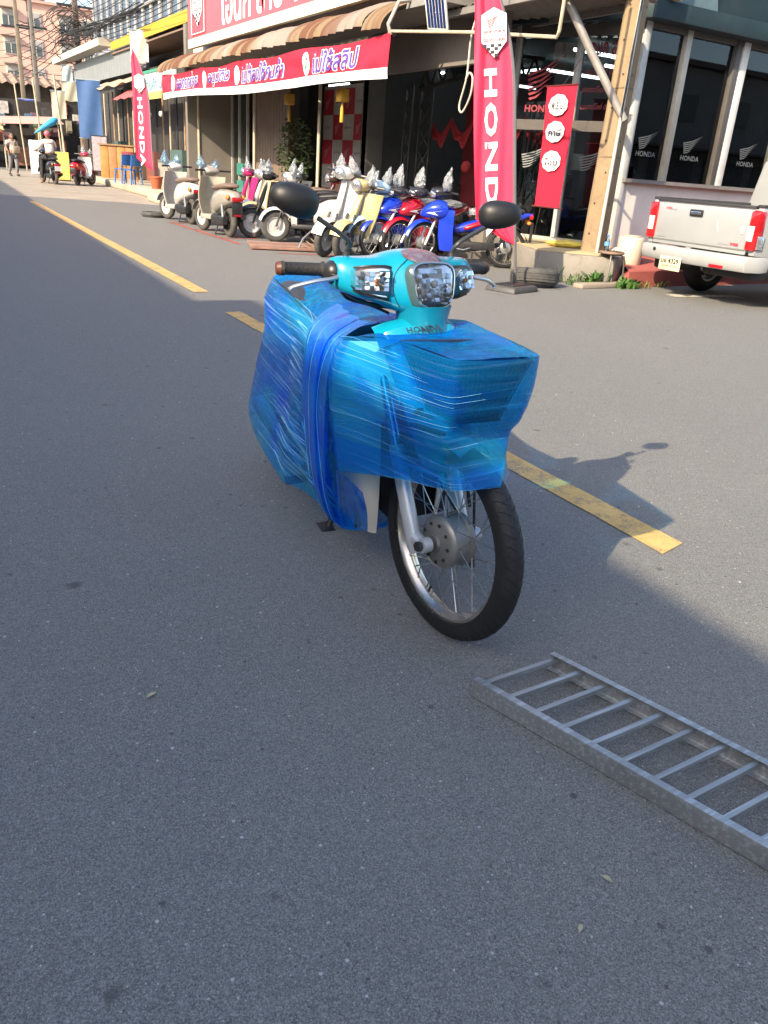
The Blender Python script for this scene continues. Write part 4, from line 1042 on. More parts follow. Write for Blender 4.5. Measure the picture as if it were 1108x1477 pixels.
    b = MB(); b.box((10.9, 13.2, 1.45), (.02, 1.4, 2.3)); b.build('door_pane', mat('daylight_toned_pane', (.28, .29, .27), .2, var=.4, scale=2.5), t)  # opaque pane, its pale colour stands in for daylight through the door
    tub = mat('shop_lit_tube', (.9, .95, 1), .4, emit=((.9, .97, 1.0), 3.0))
    for x, y, z, dx, dy in ((9.9, 13.0, 2.75, .5, 0), (11.2, 14.6, 3.2, 0, .6), (10.8, 17.4, 3.25, 0, .6), (10.6, 21.6, 3.2, 0, .6)): MB().tube([(x-dx, y-dy, z), (x+dx, y+dy, z)], .022, 8).build('tube_light', tub, t)
    rr = random.Random(12)
    for i in range(22):
        y = 11.4+i*.55; h = rr.uniform(.3, 1.0); MB().box((12.6+rr.uniform(-.4, .4), y, .1+h/2+rr.choice((0, .9))), (.3, rr.uniform(.3, .6), h)).build('stock_box', mat('stock_%d' % (i % 6), ((.30, .03, .04), (.32, .30, .27), (.03, .03, .035), (.20, .15, .10), (.05, .08, .2), (.4, .38, .34))[i % 6], .6), t, bevel=.02)
    for i in range(3): MB().box((12.9, 12.6+i*3.4, 1.2), (.5, 2.4, .05)).build('shelf', WOODS, t)
    # counter and stock behind the bikes
    for i, (x, y, w, h, c) in enumerate(((10.8, 16.2, 1.4, .9, (.03, .03, .035)), (10.6, 21.0, 1.2, .8, (.08, .06, .05)), (10.0, 13.9, 1.1, .55, (.025, .025, .03)))):
        b = MB(); b.box((x, y, h/2+.1), (.7, w, h)); b.build('counter', mat('counter_%d' % i, c, .5), t, bevel=.02)
shop()

def awning():
    t = thing('tiled_awning', 'weathered corrugated fibre-cement awning curving down over the shop front', 'awning', (0, 0, 0))
    n = 42; y0, wd = 11.72, .29
    rr = random.Random(3)
    for i in range(n):
        ya = y0+i*wd; lift = rr.uniform(-.012, .012); sag = .035*math.sin(i*.9)
        if i == 1: lift -= .02
        def fn(u, v, ya=ya, lift=lift, sag=sag, i=i):
            a = R(88*v); x = 7.35-.98*math.sin(a)*1.0+.0; z = 3.12+.42*math.cos(a)+lift+sag*.3
            y = ya+u*(wd+.01)+rr.uniform(-.0, .0); rip = .05*math.sin(u*math.pi)
            if i < 2: z -= .06*v
            return (x-rip*math.sin(a), y, z+rip*math.cos(a)+.012*(i % 2))
        b = MB(); b.slab(fn, 8, 10, .012); b.build('roof_tile', ROOFM, t, angle=60)
    b = MB(); b.bar((6.55, 11.6, 3.02), (6.55, 24.0, 3.02), .05, .07); b.build('edge_beam', mat('dark_timber', (.05, .035, .025), .8, dirt=.3), t)
    b = MB(); b.tube([(6.5, 11.62, 3.0), (6.45, 11.62, 3.12), (6.6, 11.62, 3.42), (7.0, 11.62, 3.52)], .03, 8); b.build('end_pipe', mat('grey_pipe', (.30, .28, .25), .6, dirt=.2), t)
awning()

def big_sign():
    t = thing('shop_sign', 'large faded red shop signboard with white Thai lettering above the awning', 'sign', (0, 0, 0))
    b = MB(); b.box((7.02, 16.4, 4.62), (.08, 13.2, 1.5)); b.build('board', SIGNRED, t)
    b = MB(); b.box((7.01, 16.4, 3.80), (.10, 13.2, .20)); b.build('lower_strip', mat('sign_cream_strip', (.50, .46, .37), .6, dirt=.12), t)
    X = 6.975
    text('เอนก สาย 4 มอเตอร์ไซค์', WHITE, t, ONX(15.9, 4.42, X), w=9.0, h=.88, bold=.02, name='lettering')
    b = MB(); b.box((6.968, 22.15, 4.5), (.012, 1.05, 1.1)); b.build('badge_panel', mat('badge_panel_red', (.44, .05, .07), .5), t)
    b = MB()
    for (ya, za, yb, zb) in ((21.65, 3.98, 22.66, 3.98), (22.66, 3.98, 22.66, 5.0), (21.65, 3.98, 21.65, 5.0)): b.bar((6.955, ya, za), (6.955, yb, zb), .016, .016)
    b.build('badge_border', WHITE, t)
    shield_badge(t, ONX(22.15, 4.62, 6.95), .74, .98)
big_sign()

def red_banner():
    t = thing('vinyl_banner', 'long red and white vinyl banner with purple Thai slogans hung below the tiled awning', 'banner', (0, 0, 0))
    Ya, Yb = 11.56, 23.72
    def P(u, v, off=0.0):
        y = Yb+(Ya-Yb)*u; zt = 3.10-.09*u-.045*math.sin(u*math.pi*4)**2; zb = 2.52-.10*u+.03*math.sin(u*9)
        if u > .93: y += (v)*-.0
        w = .035*noise.noise(Vector((u*9, v*1.5, 2)))+.02*noise.noise(Vector((u*26, v*3, 5)))
        yy = y+(.22*v*(u-.9)*10*.15 if u > .9 else 0)
        return Vector((6.46+w+off, yy, zt+(zb-zt)*v))
    b = MB(); b.slab(lambda u, v: P(u, v*.74), 120, 8, -.004); b.build('red_field', BANRED, t, angle=80)
    b = MB(); b.slab(lambda u, v: P(u, .745+v*.255), 120, 4, -.004); b.build('white_strip', BANWHITE, t, angle=80)
    def on(o):   # drape flat lettering on the wavy cloth
        M = o.matrix_basis.copy()
        for v in o.data.vertices:
            p = M @ v.co; u = (p.y-Yb)/(Ya-Yb); u = max(0, min(1, u))
            zt, zb = P(u, 0).z, P(u, 1).z; q = P(u, max(0, min(1, (zt-p.z)/(zt-zb))), 0); v.co = (q.x-.010-(.006 if 'top' in o.name else 0), p.y, p.z)
        o.matrix_basis = Matrix.Identity(4)
    def zc(y): u = (y-Yb)/(Ya-Yb); return (P(u, 0).z*.63+P(u, .74).z*.37) if False else (P(u, 0).z+P(u, .74).z)/2
    sl = math.radians(0)
    for s, yc, w in (('ออกรถง่าย', 21.55, 1.75), ('อนุมัติไว', 19.15, 1.45), ('ไม่ต้องใช้คนค้ำ', 16.6, 2.25), ('ไม่ใช้สลิป', 13.35, 1.65)):
        z = zc(yc)
        o = text(s, WHITE, t, ONX(yc, z, 6.40), w=w*1.03, h=.345, bold=.07, shear=.22, name='letter_outline'); 
        for v in o.data.vertices: v.co.z = 0
        on(o)
        o = text(s, PURPLE, t, ONX(yc, z, 6.39), w=w, h=.32, bold=.02, shear=.22, name='lettering_top'); on(o)
        yt = yc+w/2+.28
        b = MB(); b.add([(6.405, yt+.15*math.cos(a*.3142), z+.18*math.sin(a*.3142)) for a in range(20)], [tuple(range(20))]); o = b.build('tick_disc', WHITE, t, angle=0, fix=False); on(o)
        b = MB(); b.add([(6.40, yt+.10, z+.02), (6.40, yt+.03, z-.10), (6.40, yt-.16, z+.16), (6.40, yt+.03, z-.03)], [(0, 1, 2, 3)]); o = b.build('tick_top', GREEN, t, angle=0, fix=False); on(o)
    for s, yc, w in (('โปรโมชั่นดีๆ มีอยู่จริง', 20.4, 1.6), ('043-601 097-44-668', 18.2, 1.5), ('089-2722', 16.9, .75), ('เอนก สาย 4 มอเตอร์ไซค์', 15.3, 1.7)):
        u = (yc-Yb)/(Ya-Yb); o = text(s, GREYL, t, ONX(yc, P(u, .87).z, 6.40), w=w, h=.085, name='lettering'); on(o)
red_banner()
def tassels():
    m1 = mat('gold_tassel', (.50, .27, .02), .6)
    for i, (x, y, z) in enumerate(((6.9, 13.9, 2.33), (7.4, 17.4, 2.42))):
        t = thing('lantern_tassel', ('yellow paper tassel hanging right of the white post', 'yellow paper tassel hanging left of the white post')[i], 'tassel', (x, y, z), 0, 'yellow paper tassels under the banner')
        MB().box((0, 0, 0), (.16, .2, .2)).build('paper_box', m1, t, bevel=.01); MB().tube([(0, 0, .4), (0, 0, .1)], .006, 5).build('cord', m1, t)
        b = MB(); b.tube([(0, 0, -.1), (0, 0, -.16), (0, 0, -.2), (0, 0, -.42)], [.012, .012, .03, .035], 8); b.build('fringe', m1, t)
tassels()
def garland():
    t = thing('red_garland', 'red cloth garland swagged across the dark shop entrance', 'garland', (0, 0, 0))
    m = mat('garland_red', (.30, .016, .018), .7, var=.2, scale=8)
    for i in range(5):
        ya = 14.3-i*.72
        def fn(u, v, ya=ya):
            return (9.0-.03*math.sin(v*9), ya-u*.72, 2.15-.24*math.sin(u*math.pi)-v*(.10+.20*math.sin(u*math.pi)*(.6+.4*math.sin(u*12))))
        b = MB(); b.slab(fn, 14, 5, .012); b.build('swag', m, t)
    for y in (13.0, 11.9): MB().ell((9.0, y, 1.35), (.09, .09, .10), 12, 8).build('pompom', m, t)
garland()
def inside_banner():
    t = thing('roll_up_banner', 'red roll-up banner with white cloud bubbles deep in the shop', 'banner', (8.6, 21.1, .12))
    b = MB(); b.slab(lambda u, v: (0, -(u-.5)*.62, .05+v*1.95), 2, 6, .006); b.build('sheet', BANRED, t)
    for k in range(4): cloud(t, ONX(-.0, 1.75-k*.38, -.012), .42, .30)
    b = MB(); b.box((0, 0, .03), (.12, .66, .06)); b.build('base', PLASTIC_BLACK, t)
def cloud(parent, M, w, h):
    pts = []
    for k in range(72):
        a = 2*math.pi*k/72; r = 1+.07*abs(math.sin(a*4.5))
        pts.append((w/2*r*math.cos(a)*.93, h/2*r*math.sin(a)*.93, 0))
    b = MB(); b.add(pts, [tuple(range(72))]); o = b.build('cloud_bubble', WHITE, parent, angle=0, fix=False); o.matrix_local = M; return o
inside_banner()
def hanging_banner():
    t = thing('hanging_banner', 'narrow red vertical banner with three white cloud bubbles by the concrete pole', 'banner', (8.0, 9.46, 0))
    d = Vector((0, -1, 0))
    def P(u, v): return (.012*math.sin(v*3+u), -(u-.5)*(.60-.06*v)-.03*(v-.5), 2.40-1.52*v)
    b = MB(); b.slab(P, 6, 16, .005); b.build('sheet', BANRED, t)
    for k, (z, a, s) in enumerate(((2.17, 'ต่อ', 'พ.ร.บ.'), (1.84, 'ต่อ', 'ภาษี'), (1.47, 'ต่อ', 'โอน'))):
        yy = -(2.4-z)/1.52*.0-.03*((2.40-z)/1.52-.5)
        M = frame((-.03, yy, z), (0, -1, 0), (0, 0, 1)); c = cloud(t, M, .40, .27)
        text(s, BLACKL, c, Matrix.Translation((0, -.01, .004)), w=.27, h=.095, bold=.02); text(a, GREEN, c, Matrix.Translation((0, .075, .004)), w=.10, h=.05, bold=.02)
        text('รถจักรยานยนต์', GREYL, c, Matrix.Translation((0, -.085, .004)), w=.2, h=.022)
    for z in (2.41, .87):
        b = MB(); o = -.03*((2.40-z)/1.52-.5); b.tube([(0, .33+o, z), (0, -.33+o, z)], .012, 8); b.build('rod', mat('banner_rod', (.10, .02, .02), .5), t)
    b = MB(); b.tube([(0, 0, 2.41), (.25, 0, 2.75)], .004, 5); b.build('cord', BLACKL, t)
hanging_banner()

def feather_flag(loc, rz, lean, H, label, w, bright):
    t = thing('feather_flag', label, 'flag', loc, rz, 'red feather flags in front of the shop')
    t.rotation_euler = (0, R(-7.5) if H < 3.6 else R(-1), rz)
    # cloth sits left of the pole; the pole curves over at the top
    def pole(s):
        x = .0; z = s*H
        bend = 0 if s < .55 else -.9*w*((s-.55)/.45)**2.3
        return Vector((bend, 0, z))
    pts = [pole(i/40) for i in range(41)]
    b = MB(); b.tube(pts, [.016-.008*i/40 for i in range(41)], 8); b.build('pole', mat('flag_pole_grey', (.09, .09, .10), .5), t)
    z0 = .14*H
    def edge(s):      # free edge
        return -w*(min(1, s/.06)**.7 if s < .06 else 1)*(1 if s < .86 else max(.0, 1-((s-.86)/.14)**1.6*.0))
    def P(u, v, off=0):
        s = .13+.87*v; p = pole(s)
        top = pole(1.0)
        ex = -w-.02*math.sin(v*5)
        if v < .10: ex = -w*(.05+.95*(v/.10)**.8)
        lim = top.x-.01
        x1 = min(p.x, ex) if v < .93 else p.x+(ex-p.x)*(1-(v-.93)/.07)
        if v > .55: x1 = max(x1, -w-.02)
        x = p.x+(x1-p.x)*u
        wave = .030*math.sin(u*9+v*3.5)*u*(1-.4*v)+.012*math.sin(u*22+v*8)*u
        return Vector((x, wave+off, p.z+.0))
    b = MB(); b.slab(lambda u, v: P(u, v), 26, 60, .003); b.build('cloth', FLAGRED, t, angle=80)
    b = MB(); b.slab(lambda u, v: P(u*.07-.01, v, -.006), 2, 60, -.012); b.build('pole_sleeve', mat('flag_sleeve_grey', (.10, .09, .11), .7), t)
    def drape(o):
        M = o.matrix_basis.copy(); 
        for q in o.data.vertices:
            p = M @ q.co; v = (p.z/H-.13)/.87; v = max(0, min(1, v)); pl = pole(.13+.87*v)
            u = max(0, min(1, (pl.x-p.x)/w)); s = P(u, v); q.co = (p.x, s.y-.014, p.z)
        o.matrix_basis = Matrix.Identity(4)
        return o
    cx = -w*.56
    o = text('HONDA', WHITE, t, frame((cx-.02, -.03, H*.41), (0, 0, -1), (1, 0, 0)), w=H*.50, h=w*.32, bold=.03, spacing=1.15)
    # letters are stretched well apart down the cloth
    drape(o)
    bd = shield_badge(t, frame((cx+.02-.0, -.045, H*.755), (1, 0, 0), (0, 0, 1)), w*.60, H*.135)
    return t
feather_flag((6.22, 7.72, .06), R(-34), 0, 3.45, 'tall red feather flag with white letters rising right of the blue motorcycles', .44, 1)
feather_flag((6.75, 26.1, .22), R(-38), 0, 3.7, 'slim red feather flag far down the street beside the white scooter', .5, 1)
def flag_base():
    t = thing('flag_base', 'flat black water-filled base under the tall red flag', 'flag base', (6.1, 7.62, 0), R(20))
    b = MB(); b.box((0, 0, .035), (.55, .42, .07), taper=.9); b.build('slab', mat('dusty_black_plastic', (.05, .05, .05), .55, dirt=.3, scale=8), t, bevel=.02)
    b = MB(); b.box((0, 0, .076), (.36, .25, .012)); b.build('lid', PLASTIC_BLACK, t, bevel=.004); MB().tube([(.05, .04, .07), (.05, .04, .2)], .022, 10).build('socket', STEELDK, t)
flag_base()

# ------------------------------------------------------------------ motorcycles and scooters parked by the shop
def m_bag(name, tint):
    q = N(name)
    b = q.bump(q.math('ADD', q.noise(22, 4, .7), q.noise(60, 3)), .9, .03)
    g = q.n('ShaderNodeBsdfGlossy'); g.inputs['Roughness'].default_value = .15; q.l(b, g.inputs['Normal'])
    d = q.n('ShaderNodeBsdfDiffuse'); d.inputs[0].default_value = (*tint, 1); q.l(b, d.inputs['Normal'])
    tr = q.n('ShaderNodeBsdfTransparent'); tr.inputs[0].default_value = (.8, .85, .88, 1)
    a = q.n('ShaderNodeMixShader'); a.inputs[0].default_value = .45; q.l(tr.outputs[0], a.inputs[1]); q.l(d.outputs[0], a.inputs[2])
    m = q.n('ShaderNodeMixShader'); m.inputs[0].default_value = .22; q.l(a.outputs[0], m.inputs[1]); q.l(g.outputs[0], m.inputs[2])
    return q.done(m.outputs[0])
BAG = m_bag('clear_plastic_bag', (.45, .48, .50)); BAGB = m_bag('blue_tinted_plastic_bag', (.16, .38, .55))
def bag(parent, c, w, h, m, seed, lean=0):
    """crumpled plastic bag knotted over a mirror, drawn to a ragged ear"""
    secs = []; rr = random.Random(seed); n = 14; lx, ly = rr.uniform(-.05, .05), rr.uniform(-.06, .06); tw = rr.uniform(.7, 1.3)
    for j in range(10):
        v = j/9; r = w*(.55+.6*math.sin(min(1, v*1.5)*math.pi*.75))*(1-v)**.75+.006
        secs.append([(c[0]+lx*v*v+r*.75*math.cos(2*math.pi*k/n+v*tw)*(1+rr.uniform(-.32, .32)), c[1]+ly*v*v+r*math.sin(2*math.pi*k/n+v*tw)*(1+rr.uniform(-.32, .32)), c[2]+h*v+rr.uniform(-.014, .014)) for k in range(n)])
    b = MB(); b.loft(secs); return b.build('mirror_bag', m, parent, angle=25)
def paint(name, c, rough=.22): return mat(name, c, rough, var=.04, scale=4, coat=.5)

def underbone(label, loc, hd, body, accent, steer=20, bagm=BAG, seed=1, lean=0):
    t = thing('parked_motorcycle', label, 'motorcycle', (*loc, 0), R(hd), 'new underbone motorcycles in the row'); t.rotation_euler = (R(-lean), 0, R(hd))
    Rw = .285; S = Matrix.Rotation(R(steer), 4, 'Z')
    wheel(t, (0, 0, Rw), Rw, .066, .222, 'spoke', 'front_wheel', S, n=40, spokes=True)
    wheel(t, (-1.22, 0, Rw), Rw, .07, .222, 'spoke', 'rear_wheel', n=32, spokes=True)
    b = MB(); b.slab(lambda u, v: (.315*math.cos(R(22+115*u))-.03*(2*v-1)**2*math.cos(R(22+115*u)), (v-.5)*.12, Rw+.315*math.sin(R(22+115*u))-.03*(2*v-1)**2), 14, 6, .004); b.xf(S).build('front_fender', body, t)
    for sg in (-1, 1):
        b = MB(); b.tube([(-.02, sg*.08, .26), (-.12, sg*.08, .5), (-.2, sg*.08, .68)], [.02, .022, .016], 10); b.xf(S).build('fork_leg', SILVERP, t)
    # front cowl: pointed beak with a pale flash
    b = MB(); b.loft([[(x+a*.3, c, z+a) for a, c in rect_ring(h, w, 18, 2.6)] for x, z, h, w in ((.05, .665, .02, .04), (-.02, .69, .07, .10), (-.12, .725, .105, .145), (-.24, .75, .125, .165), (-.34, .75, .10, .14))]); fc = b.build('front_cowl', body, t, angle=60)
    for sg in (-1, 1):
        b = MB(); b.add([(-.03, sg*.118, .70), (-.30, sg*.172, .80), (-.14, sg*.160, .75), (-.28, sg*.172, .75), (-.14, sg*.160, .72), (-.20, sg*.166, .68)], [(0, 2, 1), (0, 4, 3), (0, 5, 4)]); b.build('graphic', WHITE, fc, angle=0, fix=False)
    for sg in (-1, 1):
        b = MB(); b.slab(lambda u, v: (-.17-.06*v-.20*u+.0-.10*(1-v)**2, sg*(.07+.15*u*math.sin(.5+v*1.8)), .20+.56*v), 6, 10, .006); b.build('leg_shield', body, t)
    b = MB(); b.tube([(-.2, 0, .74), (-.36, 0, .5), (-.55, 0, .45), (-.8, 0, .5)], [.05, .06, .06, .06], 12); b.build('frame_spine', PLASTIC_BLACK, t)
    b = MB(); b.loft([[(x, c, z+a) for a, c in rect_ring(h, w, 18, 2.6)] for x, z, h, w in ((-1.55, .76, .012, .02), (-1.45, .74, .035, .06), (-1.25, .70, .065, .10), (-1.0, .64, .085, .11), (-.78, .57, .085, .10), (-.5, .50, .06, .09), (-.36, .50, .02, .06))]); b.build('side_body', body, t, angle=60)
    b = MB(); b.loft([[(x, c, z+a) for a, c in rect_ring(h, w, 18, 2.8)] for x, z, h, w in ((-.86, .62, .01, .12), (-.80, .60, .045, .125), (-.62, .53, .045, .12), (-.58, .52, .01, .11))]); b.build('side_panel', accent, t, angle=60)
    b = MB(); b.loft([[(x, c, z+a) for a, c in rect_ring(h, w, 18, 3)] for x, z, h, w in ((-1.42, .80, .012, .07), (-1.36, .80, .03, .10), (-1.1, .785, .035, .12), (-.85, .755, .035, .11), (-.66, .73, .03, .07), (-.62, .72, .01, .04))]); b.build('seat', SEATB, t, angle=60)
    b = MB(); b.loft([[(x, c*(1+.1*math.sin(k*2.3+x*9)), z+a*(1+.12*math.sin(k*3.1+x*13))) for k, (a, c) in enumerate(rect_ring(h, w, 18, 3))] for x, z, h, w in ((-1.30, .79, .03, .09), (-1.22, .80, .05, .135), (-1.0, .785, .052, .14), (-.8, .76, .05, .13), (-.64, .735, .04, .09))]); b.build('seat_cover', BAG, t, angle=20)
    b = MB(); b.lathe([(0, -.12), (.09, -.12), (.105, -.09), (.105, .09), (.09, .12), (0, .12)], 18, Matrix.Translation((-.62, 0, .30)), 'Y'); b.box((-.43, 0, .33), (.2, .12, .13)); b.box((-.8, .1, .30), (.5, .06, .10)); b.build('engine', STEELDK, t, bevel=.008)
    b = MB(); b.tube([(-.70, .13, .27), (-.60, .19, .25), (-.50, .19, .26)], .009, 7); b.build('gear_lever', ALU, t)
    b = MB(); b.tube([(-.45, -.08, .25), (-.8, -.15, .2), (-.95, -.17, .25), (-1.42, -.18, .34)], [.016, .018, .038, .036], 12); b.build('exhaust', PLASTIC_BLACK, t)
    b = MB(); b.slab(lambda u, v: (-1.22+.315*math.cos(R(40+145*u)), (v-.5)*.14, Rw+.315*math.sin(R(40+145*u))), 12, 3, .004); b.box((-1.56, 0, .52), (.02, .14, .26), Matrix.Translation((0, 0, 0))); b.build('rear_fender', PLASTIC_BLACK, t)
    b = MB(); b.box((-1.53, 0, .73), (.05, .13, .06)); b.build('tail_lamp', RED_LENS, t, bevel=.012)
    for sg in (-1, 1):
        b = MB(); b.ell((-1.5, sg*.1, .655), (.035, .03, .025), 10, 6); b.build('rear_indicator', AMBER, t)
        b = MB(); b.tube([(-1.2, sg*.11, .3), (-1.08, sg*.115, .62)], .022, 8); b.build('shock_absorber', STEELDK, t)
        b = MB(); b.tube([(-.30, sg*.16, .97), (-.34, sg*.33, .97)], .016, 8); b.xf(S).build('grip', PLASTIC_BLACK, t)
    b = MB(); b.loft([[(x+.25*a, c, z+a) for a, c in rect_ring(h, w, 18, 2.8)] for x, z, h, w in ((-.12, .94, .03, .06), (-.17, .95, .065, .10), (-.26, .96, .075, .15), (-.34, .96, .05, .13))]); b.xf(S).build('handlebar_cowl', mat('smoked_cowl', (.02, .02, .025), .15, coat=.6), t, angle=60)
    b = MB(); b.ell((-.13, 0, .93), (.03, .075, .05), 14, 8); b.xf(S).build('headlight', LENS, t)
    bag(t, (-.30, 0, 1.0), .10, .30, bagm, seed)
    b = MB(); b.tube([(-.75, .06, .2), (-.73, .14, .02)], .011, 6); b.build('side_stand', PLASTIC_BLACK, t)
    return t
underbone('bright blue underbone with white flash, nearest the tall red flag', (6.47, 10.29), 150, paint('bright_blue_paint', (.008, .035, .44)), paint('panel_red_paint', (.35, .01, .02)), 30, BAG, 1, 5)
underbone('red underbone with white flash between the two blue ones', (6.22, 10.60), 198, paint('cherry_red_paint', (.36, .008, .022)), paint('panel_red_paint', (.35, .01, .02)), -12, BAG, 2, 7)
underbone('bright blue underbone with white flash beside the pale blue scooter', (5.90, 10.66), 200, paint('bright_blue_paint', (.008, .035, .44)), paint('bright_blue_paint', (.008, .035, .44)), -15, BAG, 3, 7)

def scooter(label, loc, hd, body, inner, seatc, steer=15, bagm=BAG, seed=1, rim='disc', tall=0, fend=None, lean=0):
    t = thing('parked_scooter', label, 'scooter', (*loc, 0), R(hd), 'new scooters parked in front of the shop'); t.rotation_euler = (R(-lean), 0, R(hd))
    Rw = .24 if not rim == 'spoke' else .27; S = Matrix.Rotation(R(steer), 4, 'Z'); rm = mat('pale_wheel_paint', (.52, .51, .49), .4, .3)
    T = tall
    wheel(t, (0, 0, Rw), Rw, .095, Rw*.60 if rim != 'spoke' else .2, rim, 'front_wheel', S, n=32, hubmat=rm, tyre=RUBBER_DUSTY)
    wheel(t, (-1.22, 0, Rw), Rw, .10, Rw*.60, 'disc', 'rear_wheel', n=32, hubmat=mat('dark_wheel_paint', (.05, .05, .05), .4, .5), tyre=RUBBER_DUSTY)
    rf = Rw+.035
    b = MB(); b.slab(lambda u, v: (rf*math.cos(R(15+135*u))*(1-.10*(2*v-1)**2), (v-.5)*.17, Rw+rf*math.sin(R(15+135*u))*(1-.14*(2*v-1)**2)+.02), 14, 8, .006); b.xf(S).build('front_fender', fend or body, t)
    for sg in (-1, 1):
        b = MB(); b.tube([(0, sg*.075, Rw), (-.07, sg*.075, .45), (-.13, sg*.06, .6)], .017, 8); b.xf(S).build('fork_leg', STEELDK, t)
    # leg apron: curved shield, front face in body colour, inner face separate
    def ap(off):
        def fn(u, v):
            a = (u-.5)*2; wd = .15+.085*math.sin(min(1, v*1.25)*math.pi*.62)
            return (-.16-.15*v-.17*a*a*(.6+.4*v)-off-.10*(1-v)**3, a*wd, .26+(.64+T)*v)
        return fn
    b = MB(); b.slab(ap(0), 14, 14, .012); b.build('front_apron', body, t, angle=60)
    b = MB(); b.slab(ap(.016), 12, 12, .012); b.build('inner_apron', inner, t, angle=60)
    b = MB(); b.loft([[(x, c, z+a) for a, c in rect_ring(h, w, 14, 3)] for x, z, h, w in ((-.11, .42, .03, .03), (-.13, .55, .10, .045), (-.20, .72, .11, .055), (-.25, .85+T, .05, .05))]); b.build('nose_spine', body, t, angle=60)
    b = MB(); b.box((-.50, 0, .27), (.46, .32, .07)); b.build('floorboard', inner, t, bevel=.02)
    b = MB(); b.loft([[(x, c, z+a) for a, c in rect_ring(h, w, 20, 2.5)] for x, z, h, w in ((-.62, .42, .10, .10), (-.68, .46, .16, .135), (-.85, .53, .19, .165), (-1.10, .585, .17, .175), (-1.32, .61, .13, .15), (-1.47, .62, .085, .10), (-1.54, .62, .03, .05))]); b.build('rear_body', body, t, angle=60)
    b = MB(); b.loft([[(x, c, z+a) for a, c in rect_ring(h, w, 18, 2.8)] for x, z, h, w in ((-.66, .72, .012, .07), (-.72, .735, .035, .12), (-.95, .76, .045, .14), (-1.2, .79, .045, .135), (-1.38, .795, .03, .10), (-1.44, .79, .01, .05))]); b.build('seat', seatc, t, angle=60)
    b = MB(); b.loft([[(x, .12+c, z+a) for a, c in rect_ring(h, w, 14, 3)] for x, z, h, w in ((-.75, .27, .05, .03), (-.85, .26, .085, .04), (-1.1, .25, .085, .045), (-1.3, .26, .06, .04))]); b.build('drive_cover', STEELDK, t, angle=60)
    b = MB(); b.tube([(-.85, -.12, .2), (-.98, -.15, .22), (-1.38, -.17, .33)], [.02, .055, .05], 12); b.build('exhaust', PLASTIC_BLACK, t)
    for sg in (-1, 1):
        b = MB(); b.tube([(-1.24, sg*.13, .27), (-1.18, sg*.13, .55)], .022, 8); b.build('shock_absorber', ALU, t)
        b = MB(); b.tube([(-.31, sg*.14, .99+T), (-.36, sg*.34, .99+T)], .017, 8); b.xf(S).build('grip', PLASTIC_BLACK, t)
        b = MB(); b.ell((-1.44, sg*.13, .63), (.05, .03, .04), 10, 6); b.build('rear_indicator', AMBER, t)
    b = MB(); b.loft([[(x+.2*a, c, z+a+T) for a, c in rect_ring(h, w, 18, 2.5)] for x, z, h, w in ((-.14, .98, .02, .05), (-.18, .985, .075, .09), (-.27, .99, .085, .15), (-.36, .985, .05, .13), (-.40, .98, .02, .08))]); b.xf(S).build('handlebar_cover', body, t, angle=60)
    b = MB(); b.lathe([(0, .03), (.05, .025), (.07, .01), (.078, 0), (.08, -.02), (.07, -.03)], 22, Matrix.Translation((-.135, 0, .985+T)), 'X'); hl = b.xf(S).build('headlight', LENS, t, angle=40)
    b = MB(); b.box((-1.545, 0, .60), (.03, .19, .07)); b.build('tail_lamp', RED_LENS, t, bevel=.012)
    b = MB(); b.box((-1.53, 0, .45), (.02, .18, .22), Matrix.Rotation(0, 4, 'Y')); b.build('rear_mudguard', PLASTIC_BLACK, t, bevel=.005)
    b = MB(); b.box((-1.555, 0, .36), (.03, .12, .025)); b.build('reflector', RED_LENS, t)
    bag(t, (-.27, .12, 1.02+T), .085, .20+.05*(seed % 3)/2, bagm, seed); bag(t, (-.27, -.12, 1.02+T), .08, .14+.06*(seed % 4)/3, bagm, seed+50)
    b = MB()
    for sg in (-1, 1): b.tube([(-.86, sg*.06, .18), (-.88, sg*.13, .015)], .012, 6)
    b.tube([(-.88, -.13, .02), (-.88, .13, .02)], .012, 6); b.build('centre_stand', PLASTIC_BLACK, t)
    return t
BEIGE_SEAT = mat('brown_seat_vinyl', (.16, .11, .085), .5, var=.1)
IN_W = mat('apron_inner_grey', (.40, .39, .36), .45); IN_S = mat('apron_inner_beige', (.36, .34, .28), .45); IN_D = mat('apron_inner_dark', (.03, .03, .032), .5)
scooter('white scooter seen from behind with pale blue bag on its mirrors', (4.64, 17.0), 96, paint('pearl_white', (.52, .52, .50)), IN_W, BEIGE_SEAT, 14, BAGB, 11)
scooter('silver beige scooter with red tail lamp and blue mirror bag, parked end-on to the road', (4.62, 14.62), 93, paint('silver_beige', (.26, .245, .215)), IN_S, BEIGE_SEAT, 10, BAGB, 12)
scooter('black scooter with white wheel disc behind the black mirror', (5.05, 13.35), 150, paint('gloss_black', (.014, .014, .016)), IN_D, SEATB, 18, BAG, 13)
scooter('black and silver scooter with pale front fender below the black mirror', (5.24, 12.80), 152, paint('silver_grey', (.40, .40, .39)), IN_D, SEATB, 14, BAG, 14, fend=paint('pale_fender', (.58, .58, .57)))
scooter('tall white scooter with bagged mirrors standing above its neighbours', (5.15, 10.78), 202, paint('pure_white', (.55, .55, .54)), IN_D, SEATB, 8, BAG, 15, tall=.14, lean=7)
scooter('cream yellow retro scooter with cream front fender', (5.36, 10.64), 203, paint('cream_yellow', (.48, .39, .19)), IN_S, BEIGE_SEAT, 8, BAG, 16, lean=7)
scooter('pale blue retro scooter with wire wheel and cream panel', (5.66, 10.72), 201, paint('pale_blue', (.32, .48, .62)), mat('cream_inner', (.62, .58, .46), .4), BEIGE_SEAT, -10, BAG, 17, rim='spoke', lean=7)
